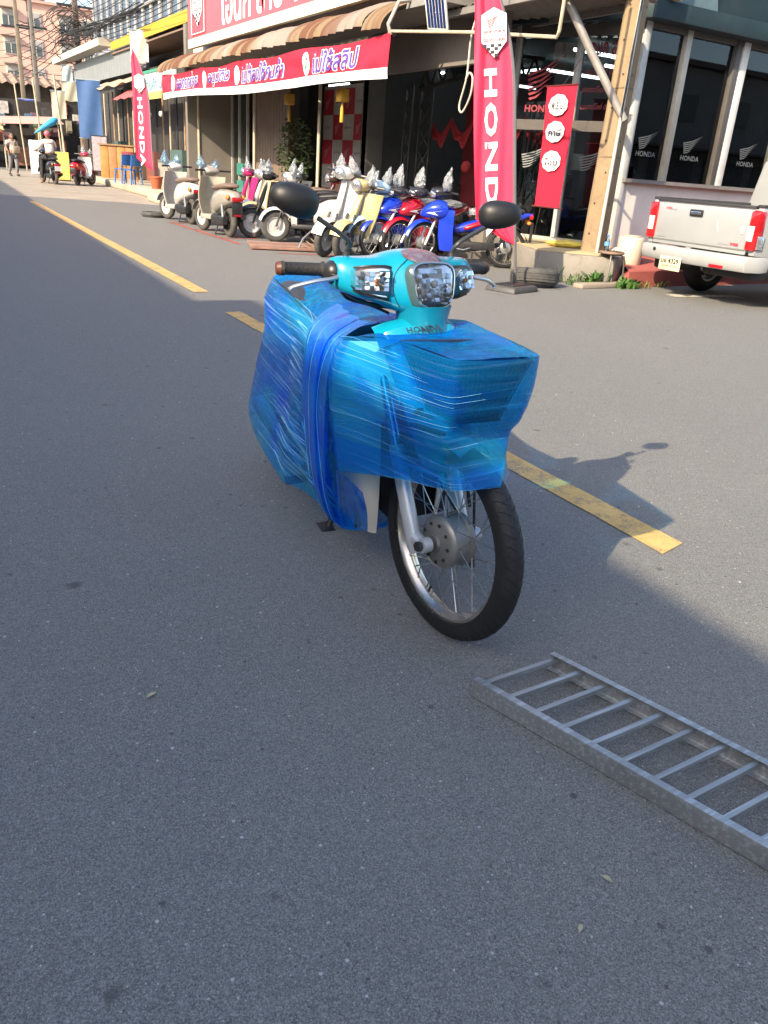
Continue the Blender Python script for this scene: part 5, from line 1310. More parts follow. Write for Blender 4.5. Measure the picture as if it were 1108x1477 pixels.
scooter('cream scooter half hidden behind the black scooters', (5.35, 14.15), 150, paint('cream_yellow', (.48, .39, .19)), IN_S, BEIGE_SEAT, 12, BAG, 18)
scooter('white scooter behind the silver one with a bagged mirror', (5.5, 14.75), 150, paint('pearl_white', (.52, .52, .50)), IN_W, BEIGE_SEAT, 12, BAG, 19)
scooter('magenta scooter in the back of the row', (5.6, 15.7), 150, paint('magenta_paint', (.42, .02, .13)), IN_D, SEATB, 10, BAG, 20)
scooter('dark grey scooter in the back row left of the pot bush', (6.6, 15.6), 160, paint('dark_grey_paint', (.05, .05, .055)), IN_D, SEATB, 10, BAG, 21)
scooter('dark brown scooter in the back row under the small red banner', (6.9, 14.7), 160, paint('dark_brown_paint', (.05, .03, .025)), IN_D, SEATB, 10, BAG, 22)
scooter('black back-row scooter below the white post', (7.3, 13.9), 155, paint('gloss_black', (.014, .014, .016)), IN_D, SEATB, 10, BAG, 23)

def wooden_ramp():
    t = thing('wooden_ramp', 'worn reddish plank ramp lying in front of the scooters', 'ramp', (5.05, 11.85, 0), R(-16))
    for i, c in enumerate(((.22, .12, .085), (.28, .16, .11), (.19, .11, .08), (.26, .15, .12))):
        b = MB(); b.box((.0, -.36+i*.24, .03+.0*i), (1.15, .225, .03)); o = b.build('plank', mat('ramp_plank_%d' % i, c, .8, var=.25, scale=7, dirt=.3, bump=.2), t, bevel=.004)
    for x in (-.45, .45): MB().box((x, 0, .0075), (.06, .9, .013)).build('batten', mat('ramp_batten', (.12, .08, .06), .8), t)
wooden_ramp()
def wire_stand():
    t = thing('steel_rack', 'low arched steel bicycle rack beside the white scooter wheel', 'rack', (5.35, 11.7, 0), R(35))
    m = mat('rack_steel', (.42, .41, .39), .4, .6)
    b = MB(); b.tube([(-.35, 0, .0), (-.2, 0, .16), (.05, 0, .27), (.35, 0, .3)], .014, 8); b.build('rail', m, t)
    for i in range(5): MB().tube([(-.25+i*.12, 0, .10+.045*i*.9), (-.22+i*.12, -.25, .005)], .010, 6).build('bar', mat('rack_brown', (.22, .13, .09), .7), t)
    MB().tube([(-.35, 0, .01), (.35, -.26, .01)], .012, 6).build('foot', m, t)
wire_stand()

# ------------------------------------------------------------------ corner: glass showroom, pole, pickup, kerb
FACX = Vector((9.10, 9.20, 0))      # corner where the chamfered front meets the side-street front
TEAL = mat('dark_teal_fascia', (.005, .020, .028), .7, var=.2, scale=2.5, dirt=.15)
FRAME = mat('aluminium_frame', (.40, .37, .31), .5, .2, var=.1, scale=6); FRAMED = mat('dark_frame', (.07, .062, .055), .5)
LT = mat('pale_lettering_film', (.10, .105, .11), .5)
def corner_building():
    t = thing('glass_showroom', 'corner showroom with tall dark glazing, white dado wall and dark teal fascia', 'building', (0, 0, 0))
    c0 = Vector((8.35, 10.97, 0)); c1 = FACX; ch = (c1-c0).normalized(); chn = Vector((-ch.y, ch.x, 0)); chn = -chn if chn.dot(Vector((-1, -1, 0))) < 0 else chn
    zf = .35
    # floor and body
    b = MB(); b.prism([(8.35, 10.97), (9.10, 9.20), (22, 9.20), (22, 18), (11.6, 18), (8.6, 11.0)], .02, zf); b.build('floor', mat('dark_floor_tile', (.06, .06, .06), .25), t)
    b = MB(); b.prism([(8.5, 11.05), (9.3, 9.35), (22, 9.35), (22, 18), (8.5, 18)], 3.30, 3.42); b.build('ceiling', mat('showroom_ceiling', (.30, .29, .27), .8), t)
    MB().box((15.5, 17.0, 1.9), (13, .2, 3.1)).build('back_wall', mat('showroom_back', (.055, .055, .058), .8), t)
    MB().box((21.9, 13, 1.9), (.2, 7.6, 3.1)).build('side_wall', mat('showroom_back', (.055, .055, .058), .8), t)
    # upper fascia, deep teal, overhanging both fronts
    b = MB(); b.prism([(8.05, 11.2), (8.95, 8.94), (22.3, 8.94), (22.3, 18), (8.05, 18)], 3.28, 3.50); b.build('fascia_lip', TEAL, t, bevel=.01)
    b = MB(); b.prism([(8.2, 11.3), (9.05, 9.06), (22.2, 9.06), (22.2, 18), (8.2, 18)], 3.50, 6.8); b.build('upper_wall', TEAL, t)
    def wob(p0, p1, z0, z1, n, nm, m, depth=.06, w=.06):
        d = (p1-p0)
        for k in range(n+1):
            p = p0+d*k/n; b = MB(); b.box((p.x, p.y, (z0+z1)/2), (w, w, z1-z0)); b.build(nm, m, t, bevel=.004)
    # side-street front: dado wall, sill, glazing with mullions
    X0, Y = FACX.x, FACX.y
    b = MB(); b.box((X0+6.2, Y+.06, (.30+1.28)/2), (12.4, .12, .98)); b.build('dado_wall', mat('white_dado', (.60, .57, .52), .7, var=.05, scale=3, dirt=.12), t)
    b = MB(); b.box((X0+6.2, Y-.01, 1.30), (12.44, .20, .05)); b.build('sill', mat('grey_sill', (.16, .15, .14), .6), t)
    xs = [.0, .80, 1.86, 2.02, 3.2, 4.3, 5.4, 6.5, 7.6, 8.7, 9.8, 12.3]
    for k, x in enumerate(xs):
        wide = k in (3,)
        b = MB(); b.box((X0+x+.04, Y+.03, 2.30), (.10 if not wide else .13, .10, 1.95)); b.build('mullion', (FRAMED if k == 2 else FRAME) if k != 3 else mat('white_column', (.55, .53, .50), .6), t, bevel=.004)
    b = MB(); b.box((X0+6.2, Y+.05, 3.245), (12.4, .10, .07)); b.build('head_rail', FRAMED, t)
    for k in range(len(xs)-1):
        a, c = X0+xs[k]+.10, X0+xs[k+1]-.02
        b = MB(); b.box(((a+c)/2, Y+.06, 2.27), (c-a, .012, 1.88)); b.build('window_pane', GLASS, t)
        if k < 6 and c-a > .3:
            M = frame(((a+c)/2, Y+.045, 1.86), (1, 0, 0), (0, 0, 1)); wd = min(.42, (c-a)*.62)
            wing(LT, t, M, wd, .26); text('HONDA', LT, t, frame(((a+c)/2, Y+.045, 1.67), (1, 0, 0), (0, 0, 1)), w=wd*.95, h=.07, bold=.02)
    # chamfered shopfront by the pole
    for k, f in enumerate((0, .52, 1)):
        p = c0.lerp(c1, f); b = MB(); b.box((p.x, p.y, 1.83), (.09, .09, 2.95)); b.build('mullion', mat('pale_corner_post', (.42, .42, .40), .5), t, bevel=.004)
    b = MB(); b.bar(c0+Vector((0, 0, 1.98)), c1+Vector((0, 0, 1.98)), .08, .14); b.build('transom', FRAMED, t)
    b = MB(); b.bar(c0+Vector((0, 0, 3.2)), c1+Vector((0, 0, 3.2)), .1, .14); b.build('head_rail', FRAMED, t)
    b = MB(); b.bar(c0+Vector((0, 0, .38)), c1+Vector((0, 0, .38)), .1, .08); b.build('door_sill', FRAME, t)
    fx = lambda f, z, off=.03: frame(tuple(c0.lerp(c1, f)+chn*off+Vector((0, 0, z))), tuple(ch), (0, 0, 1))
    for f0, f1 in ((0, .52), (.52, 1)):
        for z0, z1 in ((.43, 1.91), (2.05, 3.13)):
            p0, p1 = c0.lerp(c1, f0), c0.lerp(c1, f1)
            b = MB(); b.bar(p0+Vector((0, 0, (z0+z1)/2)), p1+Vector((0, 0, (z0+z1)/2)), .012, z1-z0); b.build('window_pane', GLASS, t)
    DR = mat('dark_red_film', (.20, .02, .035), .5)
    wing(DR, t, fx(.26, 2.62), .62, .62); text('HONDA', DR, t, fx(.26, 2.20), w=.55, h=.10, bold=.03)
    text('เอนก สาย 4', DR, t, fx(.77, 2.98), w=.72, h=.20, bold=.03)
    for k in range(3): text('มอเตอร์ไซค์ 02-021-300', DR, t, fx(.77, 2.68-k*.22), w=.7, h=.085)
    wing(mat('etched_film', (.16, .17, .17), .5), t, fx(.26, 1.55), .5, .34); wing(mat('etched_film', (.16, .17, .17), .5), t, fx(.76, 1.55), .5, .34)
    b = MB(); b.bar(c0.lerp(c1, .55)+chn*-.5+Vector((0, 0, 1.62)), c0.lerp(c1, .98)+chn*-.5+Vector((0, 0, 1.62)), .02, .34); b.build('inner_red_board', mat('inner_red', (.22, .012, .02), .6), t)
    # fluorescent tubes lit inside
    tub = mat('lit_tube', (.9, .95, 1), .4, emit=((.85, .97, 1.0), 6.0))
    for (x, y, z, l) in ((10.2, 11.2, 3.15, 1.2), (11.5, 11.8, 3.1, 1.3), (11.4, 13.2, 3.1, 1.3), (10.1, 13.5, 3.05, .9), (13.4, 12.2, 3.1, 1.3), (11.9, 12.0, 3.28, 1.5), (12.0, 12.0, 2.86, 1.45), (11.4, 12.05, 2.78, .4)):
        b = MB(); b.tube([(x-l/2, y, z), (x+l/2, y, z)], .025, 8); b.build('tube_light', tub, t)
    # wooden sign post end and round lamp on the fascia
    b = MB(); b.box((9.20, 8.88, 3.86), (.16, .08, .72)); b.build('timber_end', mat('timber_board', (.42, .25, .10), .8, var=.25, scale=9), t)
    b = MB(); b.lathe([(0, -.05), (.10, -.05), (.13, -.02), (.10, .0), (.06, .012), (0, .012)], 20, frame((11.75, 8.90, 3.68), (1, 0, 0), (0, 0, 1)) @ Matrix.Rotation(0, 4, 'X')); b.build('round_lamp', mat('lamp_white', (.6, .58, .52), .5), t)
    # pale sloping sign wedge
    b = MB(); b.prism([(9.35, 3.52), (10.2, 3.52), (9.8, 4.6), (9.35, 4.6)], 9.02, 9.05, 'xz'); b.build('pale_panel', mat('pale_teal_panel', (.09, .14, .155), .5), t)
    text('ธนาคาร', mat('teal_letter', (.10, .18, .20), .5), t, fx(.3, 3.9, .9), w=.9, h=.22); text('85', mat('teal_letter', (.10, .18, .20), .5), t, fx(.62, 3.72, .9), w=.22, h=.12)
    # merchandise silhouettes
    for i, (x, y, w, h) in enumerate(((10.4, 12.2, .7, 1.0), (11.8, 12.8, 1.1, 1.1), (13.6, 12.5, .9, .9), (9.6, 11.6, .5, .8))):
        b = MB(); b.box((x, y, zf+h/2), (w, .6, h), taper=.8); b.build('display_counter', mat('display_dark', (.03, .03, .032), .3), t, bevel=.03)
corner_building()

def banana_leaf_plant(loc, label, n, hmax, lean, seed):
    t = thing('potted_plant', label, 'plant', loc, 0, 'potted plants inside the showroom windows'); rr = random.Random(seed)
    lf = mat('broad_leaf_green', (.045, .11, .018), .4, var=.3, scale=9)
    b = MB(); b.lathe([(0, 0), (.13, 0), (.17, .30), (.15, .30), (.13, .27), (0, .27)], 18); b.build('pot', mat('plant_pot', (.15, .13, .12), .7), t)
    for i in range(n):
        a = lean+rr.uniform(-.9, .9); h = hmax*rr.uniform(.6, 1); out = rr.uniform(.08, .35); w = rr.uniform(.07, .11)
        def fn(u, v, a=a, h=h, out=out, w=w):
            x = out*v**2; z = .3+h*v-.15*h*v**4; s = w*math.sin(min(1, max(0, (v-.25)/.75))**.8*math.pi)+.006
            return (x*math.cos(a)-(u-.5)*2*s*math.sin(a), x*math.sin(a)+(u-.5)*2*s*math.cos(a), z-.02*abs(u-.5))
        b = MB(); b.slab(fn, 4, 14, .002); b.build('leaf', lf, t)
banana_leaf_plant((9.83, 9.85, .35), 'broad green leaves standing just inside the first window by the pole', 6, 1.6, R(-90), 1)
banana_leaf_plant((12.2, 9.9, .35), 'leafy potted plant inside the window at the right edge', 7, 1.15, R(-90), 2)

def walks():
    # red painted apron in front of the showroom and the grey corner step: parts of the pavement
    t = struct(MB().add([(7.95, 7.85, .0), (8.14, 7.78, .0), (22, 9.0, .0), (22, 9.22, .35), (9.12, 9.22, .35), (8.9, 8.6, .2), (8.14, 7.80, .2), (22, 9.02, .2)], [(1, 2, 7, 6), (6, 7, 3, 4), (6, 4, 5), (1, 6, 5, 0)]).build('pavement', M_REDC, None, angle=20))
    b = MB(); b.prism([(7.25, 8.58), (7.98, 7.92), (8.55, 8.30), (9.08, 9.20), (8.33, 10.97), (8.0, 10.7)], 0, .352); o = struct(b.build('corner_step', M_CONC2, None, bevel=.015))
    b = MB(); b.prism([(7.30, 8.62), (7.96, 8.02), (8.50, 8.36), (9.04, 9.20), (8.31, 10.9), (8.04, 10.66)], .353, .372); struct(b.build('step_top', M_TAN, None, bevel=.006))
    b = MB(); b.box((0, 0, .03), (1.0, .16, .06)); o = b.build('kerb_stone', m_concrete('kerb_stone_mat', (.30, .25, .20)), None, bevel=.012); struct(o); o.location = (7.75, 7.82, 0); o.rotation_euler = (0, 0, R(6))
walks()

def concrete_pole():
    t = thing('utility_pole', 'square sunlit concrete utility pole at the corner by the step', 'pole', (8.10, 8.50, 0), R(20))
    t.rotation_euler = (0, R(2.4), R(24))
    b = MB(); z0, z1 = 0, 8.5; w0, w1 = .27, .16
    secs = []
    for z in (z0, 3, 6, z1):
        w = w0+(w1-w0)*z/z1; c = w*.12; h = w/2
        secs.append([(-h+c, -h, z), (h-c, -h, z), (h, -h+c, z), (h, h-c, z), (h-c, h, z), (-h+c, h, z), (-h, h-c, z), (-h, -h+c, z)])
    b.loft(secs); b.build('shaft', m_concrete('pole_concrete', (.26, .185, .11), 2.2, .55), t, angle=20)
    b = MB()
    for z in [k*.38+.6 for k in range(20)]:
        w = w0+(w1-w0)*z/z1
        b.lathe([(0, 0), (.013, 0), (.013, .004), (0, .004)], 8, Matrix.Translation((w*.18*(-1)**int(z*10), -w/2-.003, z)) @ Matrix.Rotation(R(90), 4, 'X'))
        b.lathe([(0, 0), (.013, 0), (.013, .004), (0, .004)], 8, Matrix.Translation((-w/2-.004, w*.15*(-1)**int(z*7), z)) @ Matrix.Rotation(R(-90), 4, 'Y'))
    o = b.build('bolt_hole', BLACKIRON, t, angle=0); o['kind'] = 'stuff'
    for z in (1.55, 2.35):
        w = (w0+(w1-w0)*z/z1)/2+.004; b = MB(); b.tube([(-w, -w, z), (w, -w, z+.01), (w, w, z), (-w, w, z-.01)], .005, 5, closed=True); b.build('wire_tie', STEELDK, t)
    b = MB(); rr = random.Random(4)
    for k in range(5):
        b.tube([(-.12-.02*k+rr.uniform(-.015, .015), -.13, 2.0+i*.35) for i in range(18)], .007, 5)
    b.build('cable_run', PLASTIC_BLACK, t)
    b = MB(); b.tube([(-.15, -.12, .3), (-.13, -.11, 8)], .022, 8); b.build('conduit', mat('pale_conduit', (.40, .38, .34), .6), t)
concrete_pole()
def brace():
    o = MB().tube([(8.15, 8.36, 1.98), (7.72, 8.72, 2.75), (7.0, 9.3, 4.1)], .05, 12).build('steel_brace', mat('brace_pipe', (.27, .25, .23), .5, .3, var=.2, dirt=.35), None)
    tag(o, 'thick grey steel pipe slanting up from the concrete pole', 'pipe')
    o = MB().tube([(6.5, 11.6, 3.04), (6.5, 9.56, 2.85), (6.5, 7.9, 2.66), (6.5, 7.87, 2.72), (6.52, 7.86, 3.4), (6.6, 7.9, 4.2)], .02, 8).build('banner_pipe', mat('bamboo_pipe', (.42, .35, .24), .6, var=.2, dirt=.2), None)
    tag(o, 'thin pale pipe running from the awning corner past the tall flag', 'pipe')
    o = MB().tube(smooth_rows([(6.6, 9.5, 3.9), (6.6, 9.56, 3.21), (6.6, 9.7, 2.85), (6.6, 9.72, 2.38), (6.6, 9.83, 2.05), (6.6, 9.74, 1.97), (6.6, 9.60, 2.15), (6.6, 9.58, 2.35), (6.6, 9.66, 2.42), (6.6, 9.72, 2.36)], 6), .013, 6).build('cable_loop', mat('pale_cable', (.44, .40, .33), .6), None)
    tag(o, 'pale looped cable hanging left of the tall red flag', 'cable')
    # crossing roof beam and grey eave seen above the entrance
    t = thing('steel_canopy', 'grey corrugated canopy edge on slim steel beams above the shop entrance', 'canopy', (0, 0, 0))
    for i in range(6):
        b = MB(); b.slab(lambda u, v, i=i: (7.2+1.3*v, 11.5-(i+u)*.5, 3.36+.03*math.sin(u*math.pi*6)), 12, 1, .006); b.build('roof_sheet', mat('canopy_sheet', (.13, .12, .11), .6, var=.2, dirt=.3), t)
    MB().bar((7.2, 11.6, 3.30), (7.2, 8.4, 3.30), .06, .08).build('beam', mat('canopy_beam', (.16, .15, .14), .6), t); MB().bar((8.4, 11.6, 3.3), (8.4, 8.6, 3.3), .06, .08).build('beam', mat('canopy_beam', (.16, .15, .14), .6), t)
brace()
def solar_lamp():
    t = thing('solar_lamp', 'small solar panel lamp mounted on the awning pipe', 'solar lamp', (6.5, 10.42, 3.16))
    M = frame((0, 0, 0), (.15, -1, -.10), (-.35, .1, .93))
    b = MB(); b.box((0, 0, 0), (.42, .42, .025)); b.xf(M).build('frame', mat('panel_frame', (.55, .54, .48), .5), t, bevel=.004)
    for k in range(6):
        b = MB(); b.box((-.155+k*.062, 0, .014), (.05, .37, .004)); b.xf(M).build('solar_cell', mat('solar_cell_blue', (.012, .025, .10), .15, coat=.5), t)
    MB().bar((0, 0, -.02), (.1, .05, .35), .03, .03).build('bracket', mat('bracket_grey', (.3, .3, .3), .5), t)
solar_lamp()

def pickup():
    t = thing('pickup_truck', 'silver pickup truck parked at the kerb, seen from behind', 'pickup truck', (8.10, 6.80, 0), R(-3))
    SV = mat('truck_silver', (.33, .345, .35), .32, .25, var=.03, scale=3, coat=.5, dirt=.05); BL = PLASTIC_BLACK
    # tailgate, slightly crowned
    b = MB(); b.loft([[(x, y, z) for y, z in [(yy, zz) for yy, zz in ((-.71, .60), (.71, .60), (.725, .85), (.72, 1.08), (-.72, 1.08), (-.725, .85))]] for x in (.03, -.0, )]); tg = b.build('tailgate', SV, t, bevel=.02)
    b = MB(); b.box((.02, 0, 1.10), (.07, 1.46, .035)); b.build('tailgate_cap', mat('bed_rail_black', (.03, .03, .032), .5), t, bevel=.01)
    b = MB(); b.box((-.003, 0, .655), (.02, 1.40, .012)); b.build('tailgate_crease', mat('truck_shadow_line', (.16, .16, .15), .5), tg)
    b = MB(); b.box((-.012, .08, .985), (.02, .20, .075)); h = b.build('handle_recess', BL, tg, bevel=.01); MB().box((-.026, .08, .985), (.015, .15, .035)).build('handle', CHROME, tg, bevel=.006)
    FX = lambda y, z, x=-.013: frame((x, y, z), (0, -1, 0), (0, 0, 1))
    text('ISUZU', GREYL, tg, FX(.58, .70), w=.14, h=.028, bold=.03); text('3.0 Ddi', GREYL, tg, FX(-.40, .70), w=.15, h=.026, bold=.03); text('VGS', REDL, tg, FX(-.55, .70), w=.12, h=.028, bold=.05)
    text('SUPER', REDL, tg, FX(.52, 1.015), w=.10, h=.022, bold=.03); text('TURBO', GREYL, tg, FX(.44, 1.01), w=.08, h=.018, bold=.03)
    b = MB(); b.add([(-.0135, -.26, .93), (-.0135, -.30, .80), (-.0135, -.265, .86)], [(0, 1, 2)]); b.build('paint_scratch', mat('scratch_pale', (.62, .61, .58), .4), tg, angle=0, fix=False)
    b = MB(); b.ell((-.006, -.62, .86), (.008, .03, .05), 12, 8); b.build('sticker', mat('sticker_grey', (.58, .58, .57), .5), tg)
    for sg in (-1, 1):
        # bed sides with wheel arch
        b = MB(); pr = [(.02, .60), (.55, .55)]
        for k in range(13): a = math.pi*k/12; pr.append((1.0-.42*math.cos(a), .36+.42*math.sin(a)))
        pr += [(1.55, .40), (1.60, .45), (1.60, 1.10), (.02, 1.10)]
        b.prism(pr, sg*.74, sg*.82, 'xz'); b.build('bed_side', SV, t, bevel=.015)
        b = MB(); b.box((.82, sg*.78, 1.115), (1.62, .09, .03)); b.build('bed_rail', mat('bed_rail_black', (.03, .03, .032), .5), t, bevel=.008)
        # tall tail lamp: red with clear middle
        b = MB(); b.box((.035, sg*.765, .86), (.13, .13, .42)); tl = b.build('tail_lamp', RED_LENS, t, bevel=.03)
        b = MB(); b.box((-.034, sg*.755, .83), (.012, .085, .16)); b.build('clear_segment', mat('clear_lamp_segment', (.55, .50, .48), .2, coat=.5), tl, bevel=.004)
        b = MB(); b.box((.06, sg*.835, .74), (.10, .012, .14)); b.build('reverse_segment', LENS, tl, bevel=.004)
        wheel(t, (1.0, sg*.70, .345), .345, .23, .20, 'disc', 'rear_wheel', n=40, hubmat=ALU, tyre=RUBBER)
        wheel(t, (4.0, sg*.70, .345), .345, .23, .20, 'disc', 'front_wheel', n=40, hubmat=ALU, tyre=RUBBER)
    b = MB(); secs = []
    for y, x in ((-.86, .12), (-.80, -.06), (-.4, -.13), (0, -.14), (.4, -.13), (.80, -.06), (.86, .12)):
        secs.append([(x, y, .59), (x+.14, y, .59), (x+.14, y, .43), (x+.02, y, .42), (x-.015, y, .50)])
    b.loft(secs); b.build('rear_bumper', mat('bumper_silver', (.31, .32, .32), .4, .1, var=.05, dirt=.08), t, bevel=.012)
    MB().box((.04, 0, .50), (.12, 1.3, .10)).build('bumper_beam', BL, t)
    b = MB(); b.box((.25, .55, .37), (.35, .30, .14)); b.build('exhaust_box', BL, t, bevel=.03)
    b = MB(); b.box((.35, -.35, .38), (.3, .7, .12)); b.build('under_tray', BL, t, bevel=.02)
    b = MB(); b.box((-.165, -.50, .455), (.015, .2, .035)); b.build('bumper_reflector', RED_LENS, t, bevel=.004)
    b = MB(); b.lathe([(0, 0), (.02, 0), (.02, .01), (0, .01)], 12, Matrix.Translation((-.125, .52, .54)) @ Matrix.Rotation(R(-90), 4, 'Y')); b.build('tow_hole', BL, t)
    b = MB(); b.box((-.155, .20, .40), (.012, .34, .16)); pl = b.build('number_plate', mat('plate_cream', (.55, .50, .34), .5), t, bevel=.006)
    text('บธ 4329', BLACKL, pl, FX(.20, .43, -.163), w=.28, h=.06, bold=.03); text('กรุงเทพมหานคร', BLACKL, pl, FX(.20, .365, -.163), w=.26, h=.035)
    b = MB(); b.box((1.6, 0, .80), (.03, 1.5, .55)); b.build('bed_front', SV, t); MB().box((.82, 0, .62), (1.56, 1.48, .03)).build('bed_floor', BL, t)
    # cab and bonnet
    b = MB(); b.loft([[(x, y*w, z) for y, z in ((-1, z0), (1, z0), (1, z1), (.86, z2), (-.86, z2), (-1, z1))] for x, w, z0, z1, z2 in ((1.64, .80, .42, 1.12, 1.62), (1.80, .82, .42, 1.14, 1.72), (2.9, .82, .42, 1.14, 1.74), (3.5, .82, .42, 1.14, 1.30), (4.6, .80, .45, 1.04, 1.08), (4.95, .72, .5, .85, .9))]); b.build('cab', SV, t, bevel=.03)
    b = MB(); b.box((1.66, 0, 1.40), (.03, 1.22, .36)); b.build('rear_window', mat('cab_glass', (.015, .017, .02), .08), t)
    for sg in (-1, 1):
        for (x0, x1) in ((1.85, 2.35), (2.45, 3.05)):
            b = MB(); b.box(((x0+x1)/2, sg*.795, 1.38), (x1-x0, .03, .34), Matrix.Identity(4)); b.build('side_window', mat('cab_glass', (.015, .017, .02), .08), t)
pickup()

def props():
    # tyre lying behind the flag base
    t = thing('loose_tyre', 'worn car tyre lying on the ground beside the flag base', 'tyre', (6.72, 7.98, 0)); t.rotation_euler = (R(-6), R(4), 0)
    b = MB(); prof = []
    for k in range(14): a = R(-140+280*k/13); prof.append((.215+.085*math.cos(a), .105*math.sin(a)+.107))
    b.lathe(prof, 44); b.build('carcass', RUBBER_DUSTY, t, angle=35)
    for z in (.065, .095, .125, .155):
        b = MB(); b.lathe([(.2995, z-.004), (.3025, z-.012), (.3025, z+.008), (.2995, z)], 44); b.build('tread_rib', RUBBER_DUSTY, t)
    # stool with round seat
    t = thing('steel_stool', 'low stool with round wooden seat and bent steel legs at the kerb', 'stool', (7.95, 7.98, 0))
    b = MB(); b.lathe([(0, .40), (.155, .40), (.165, .41), (.165, .42), (.155, .43), (0, .43)], 24); b.build('seat', mat('stool_wood', (.20, .13, .09), .7, var=.2), t)
    for k in range(2):
        a = R(45+90*k); c, s = math.cos(a), math.sin(a)
        b = MB(); b.tube([(.20*c, .20*s, .0), (.17*c, .17*s, .33), (.13*c, .13*s, .39), (-.13*c, -.13*s, .39), (-.17*c, -.17*s, .33), (-.20*c, -.20*s, 0)], .011, 8); b.build('leg', mat('stool_steel', (.12, .11, .10), .5, .5), t)
    t = thing('water_bottle', 'clear water bottle with blue cap standing on the stool', 'bottle', (7.88, 8.02, .43))
    b = MB(); b.lathe([(0, 0), (.03, 0), (.033, .01), (.033, .06), (.030, .07), (.033, .08), (.033, .12), (.014, .165), (.014, .18), (0, .18)], 16); b.build('body', m_glass('bottle_plastic', (.75, .85, .95)), t); MB().lathe([(0, .18), (.016, .18), (.016, .20), (0, .20)], 12).build('cap', mat('cap_blue', (.05, .2, .5), .5), t)
    b = MB(); b.lathe([(.0335, .065), (.0338, .07), (.0338, .11), (.0335, .115)], 16); b.build('wrapper', mat('label_blue', (.1, .3, .6), .5), t)
    t = thing('crumpled_cloth', 'crumpled pale rag lying on the stool', 'cloth', (8.02, 7.93, .432))
    b = MB(); b.slab(lambda u, v: ((u-.5)*.18, (v-.5)*.14, .02+.03*noise.noise(Vector((u*5, v*5, 1)))+.03*math.sin(u*3.1)*math.sin(v*3.1)), 12, 10, .004); b.build('rag', mat('rag_cloth', (.42, .38, .33), .9), t)
    t = thing('white_drum', 'cream white plastic drum on the red pavement beside the stool', 'drum', (8.62, 8.32, .205))
    b = MB(); b.lathe([(0, 0), (.15, 0), (.165, .02), (.175, .36), (.16, .385), (.155, .39), (0, .395)], 28); b.build('body', mat('drum_plastic', (.50, .45, .36), .45, var=.06, dirt=.08), t)
    b = MB(); b.lathe([(0, .396), (.13, .396), (.13, .405), (0, .408)], 24); b.build('lid', mat('drum_lid', (.50, .45, .36), .45), t)
    t = thing('yellow_bag', 'yellow plastic bag slumped on the corner step', 'bag', (8.05, 9.0, .373), R(-40))
    b = MB(); b.ell((0, 0, .045), (.28, .12, .05), 18, 8); b.v = [(x+.02*noise.noise(Vector((x*9, y*9, z*9))), y+.02*noise.noise(Vector((x*9+5, y*9, z*9))), max(0, z*(1+.5*noise.noise(Vector((x*12, y*12, 3)))))) for x, y, z in b.v]; b.build('body', mat('yellow_plastic', (.55, .42, .06), .4, var=.15), t)
    t = thing('plastic_litter', 'crushed clear plastic bottle lying by the kerb under the pickup', 'bottle', (9.15, 7.55, .0), R(10))
    b = MB(); b.tube([(0, 0, .04), (.08, 0, .045), (.16, .01, .04), (.2, .01, .04), (.24, .01, .04)], [.03, .04, .038, .03, .014], 10); b.build('body', BAG, t)
    # weeds at the foot of the kerb, each clump a plant
    lf = mat('weed_leaf', (.05, .12, .02), .6, var=.4, scale=20); lf2 = mat('weed_leaf_dry', (.16, .15, .05), .7, var=.3, scale=20)
    rr = random.Random(9)
    spots = [(7.25, 8.3, .22, 'grassy weed tuft between the tyre and the step'), (7.5, 8.05, .18, 'low weed tuft at the foot of the grey step'), (7.78, 7.98, .22, 'bright leafy weed under the stool'), (8.05, 7.72, .16, 'low weed clump right of the stool legs'), (8.28, 7.74, .12, 'small weed at the end of the red kerb'), (8.75, 7.82, .10, 'dry weed sprig against the red kerb')]
    for i, (x, y, s, lab) in enumerate(spots):
        t = thing('weed_plant', lab, 'weed', (x, y, 0), 0, 'weeds along the kerb'); b = MB()
        for k in range(46 if i != 2 else 30):
            a = rr.uniform(0, 6.28); h = s*rr.uniform(.35, 1); o = rr.uniform(.02, s*.9); w = rr.uniform(.004, .009) if i not in (2, 3) else rr.uniform(.015, .035)
            bx, by = rr.uniform(-.16, .16), rr.uniform(-.06, .06)
            pts = [(bx, by, 0), (bx+o*.4*math.cos(a), by+o*.4*math.sin(a), h*.7), (bx+o*math.cos(a), by+o*math.sin(a), h)]
            n = Vector((-math.sin(a), math.cos(a), 0))*w
            vs = []
            for j, p in enumerate(pts):
                ww = n*(.5, 1, .1)[j]; vs += [Vector(p)-ww, Vector(p)+ww]
            b.add(vs, [(0, 1, 3, 2), (2, 3, 5, 4)])
        b.build('foliage', lf if i < 4 else lf2, t, angle=0, fix=False)
    # potted bush inside the shop
    t = thing('potted_bush', 'dark green rounded bush on a thin trunk just inside the shop', 'plant', (8.2, 18.9, .1))
    MB().tube([(0, 0, 0), (0, .02, .9)], .03, 8).build('trunk', mat('bush_trunk', (.10, .07, .05), .9), t)
    b = MB()
    for k in range(700):
        th, ph = rr.uniform(0, 6.28), math.acos(rr.uniform(-1, 1)); r = rr.uniform(.6, 1)**.5
        p = Vector((.42*r*math.sin(ph)*math.cos(th), .42*r*math.sin(ph)*math.sin(th), 1.35+.75*r*math.cos(ph))); d = Vector((rr.uniform(-1, 1), rr.uniform(-1, 1), rr.uniform(-.6, .8))).normalized(); e = d.cross(Vector((rr.uniform(-1, 1), 1, .3))).normalized()
        s = rr.uniform(.03, .06); b.add([p, p+d*s+e*s*.4, p+d*s*2.1, p+d*s-e*s*.4], [(0, 1, 2, 3)])
    b.build('crown', mat('bush_leaf', (.035, .065, .015), .6, var=.4, scale=6), t, angle=0, fix=False)
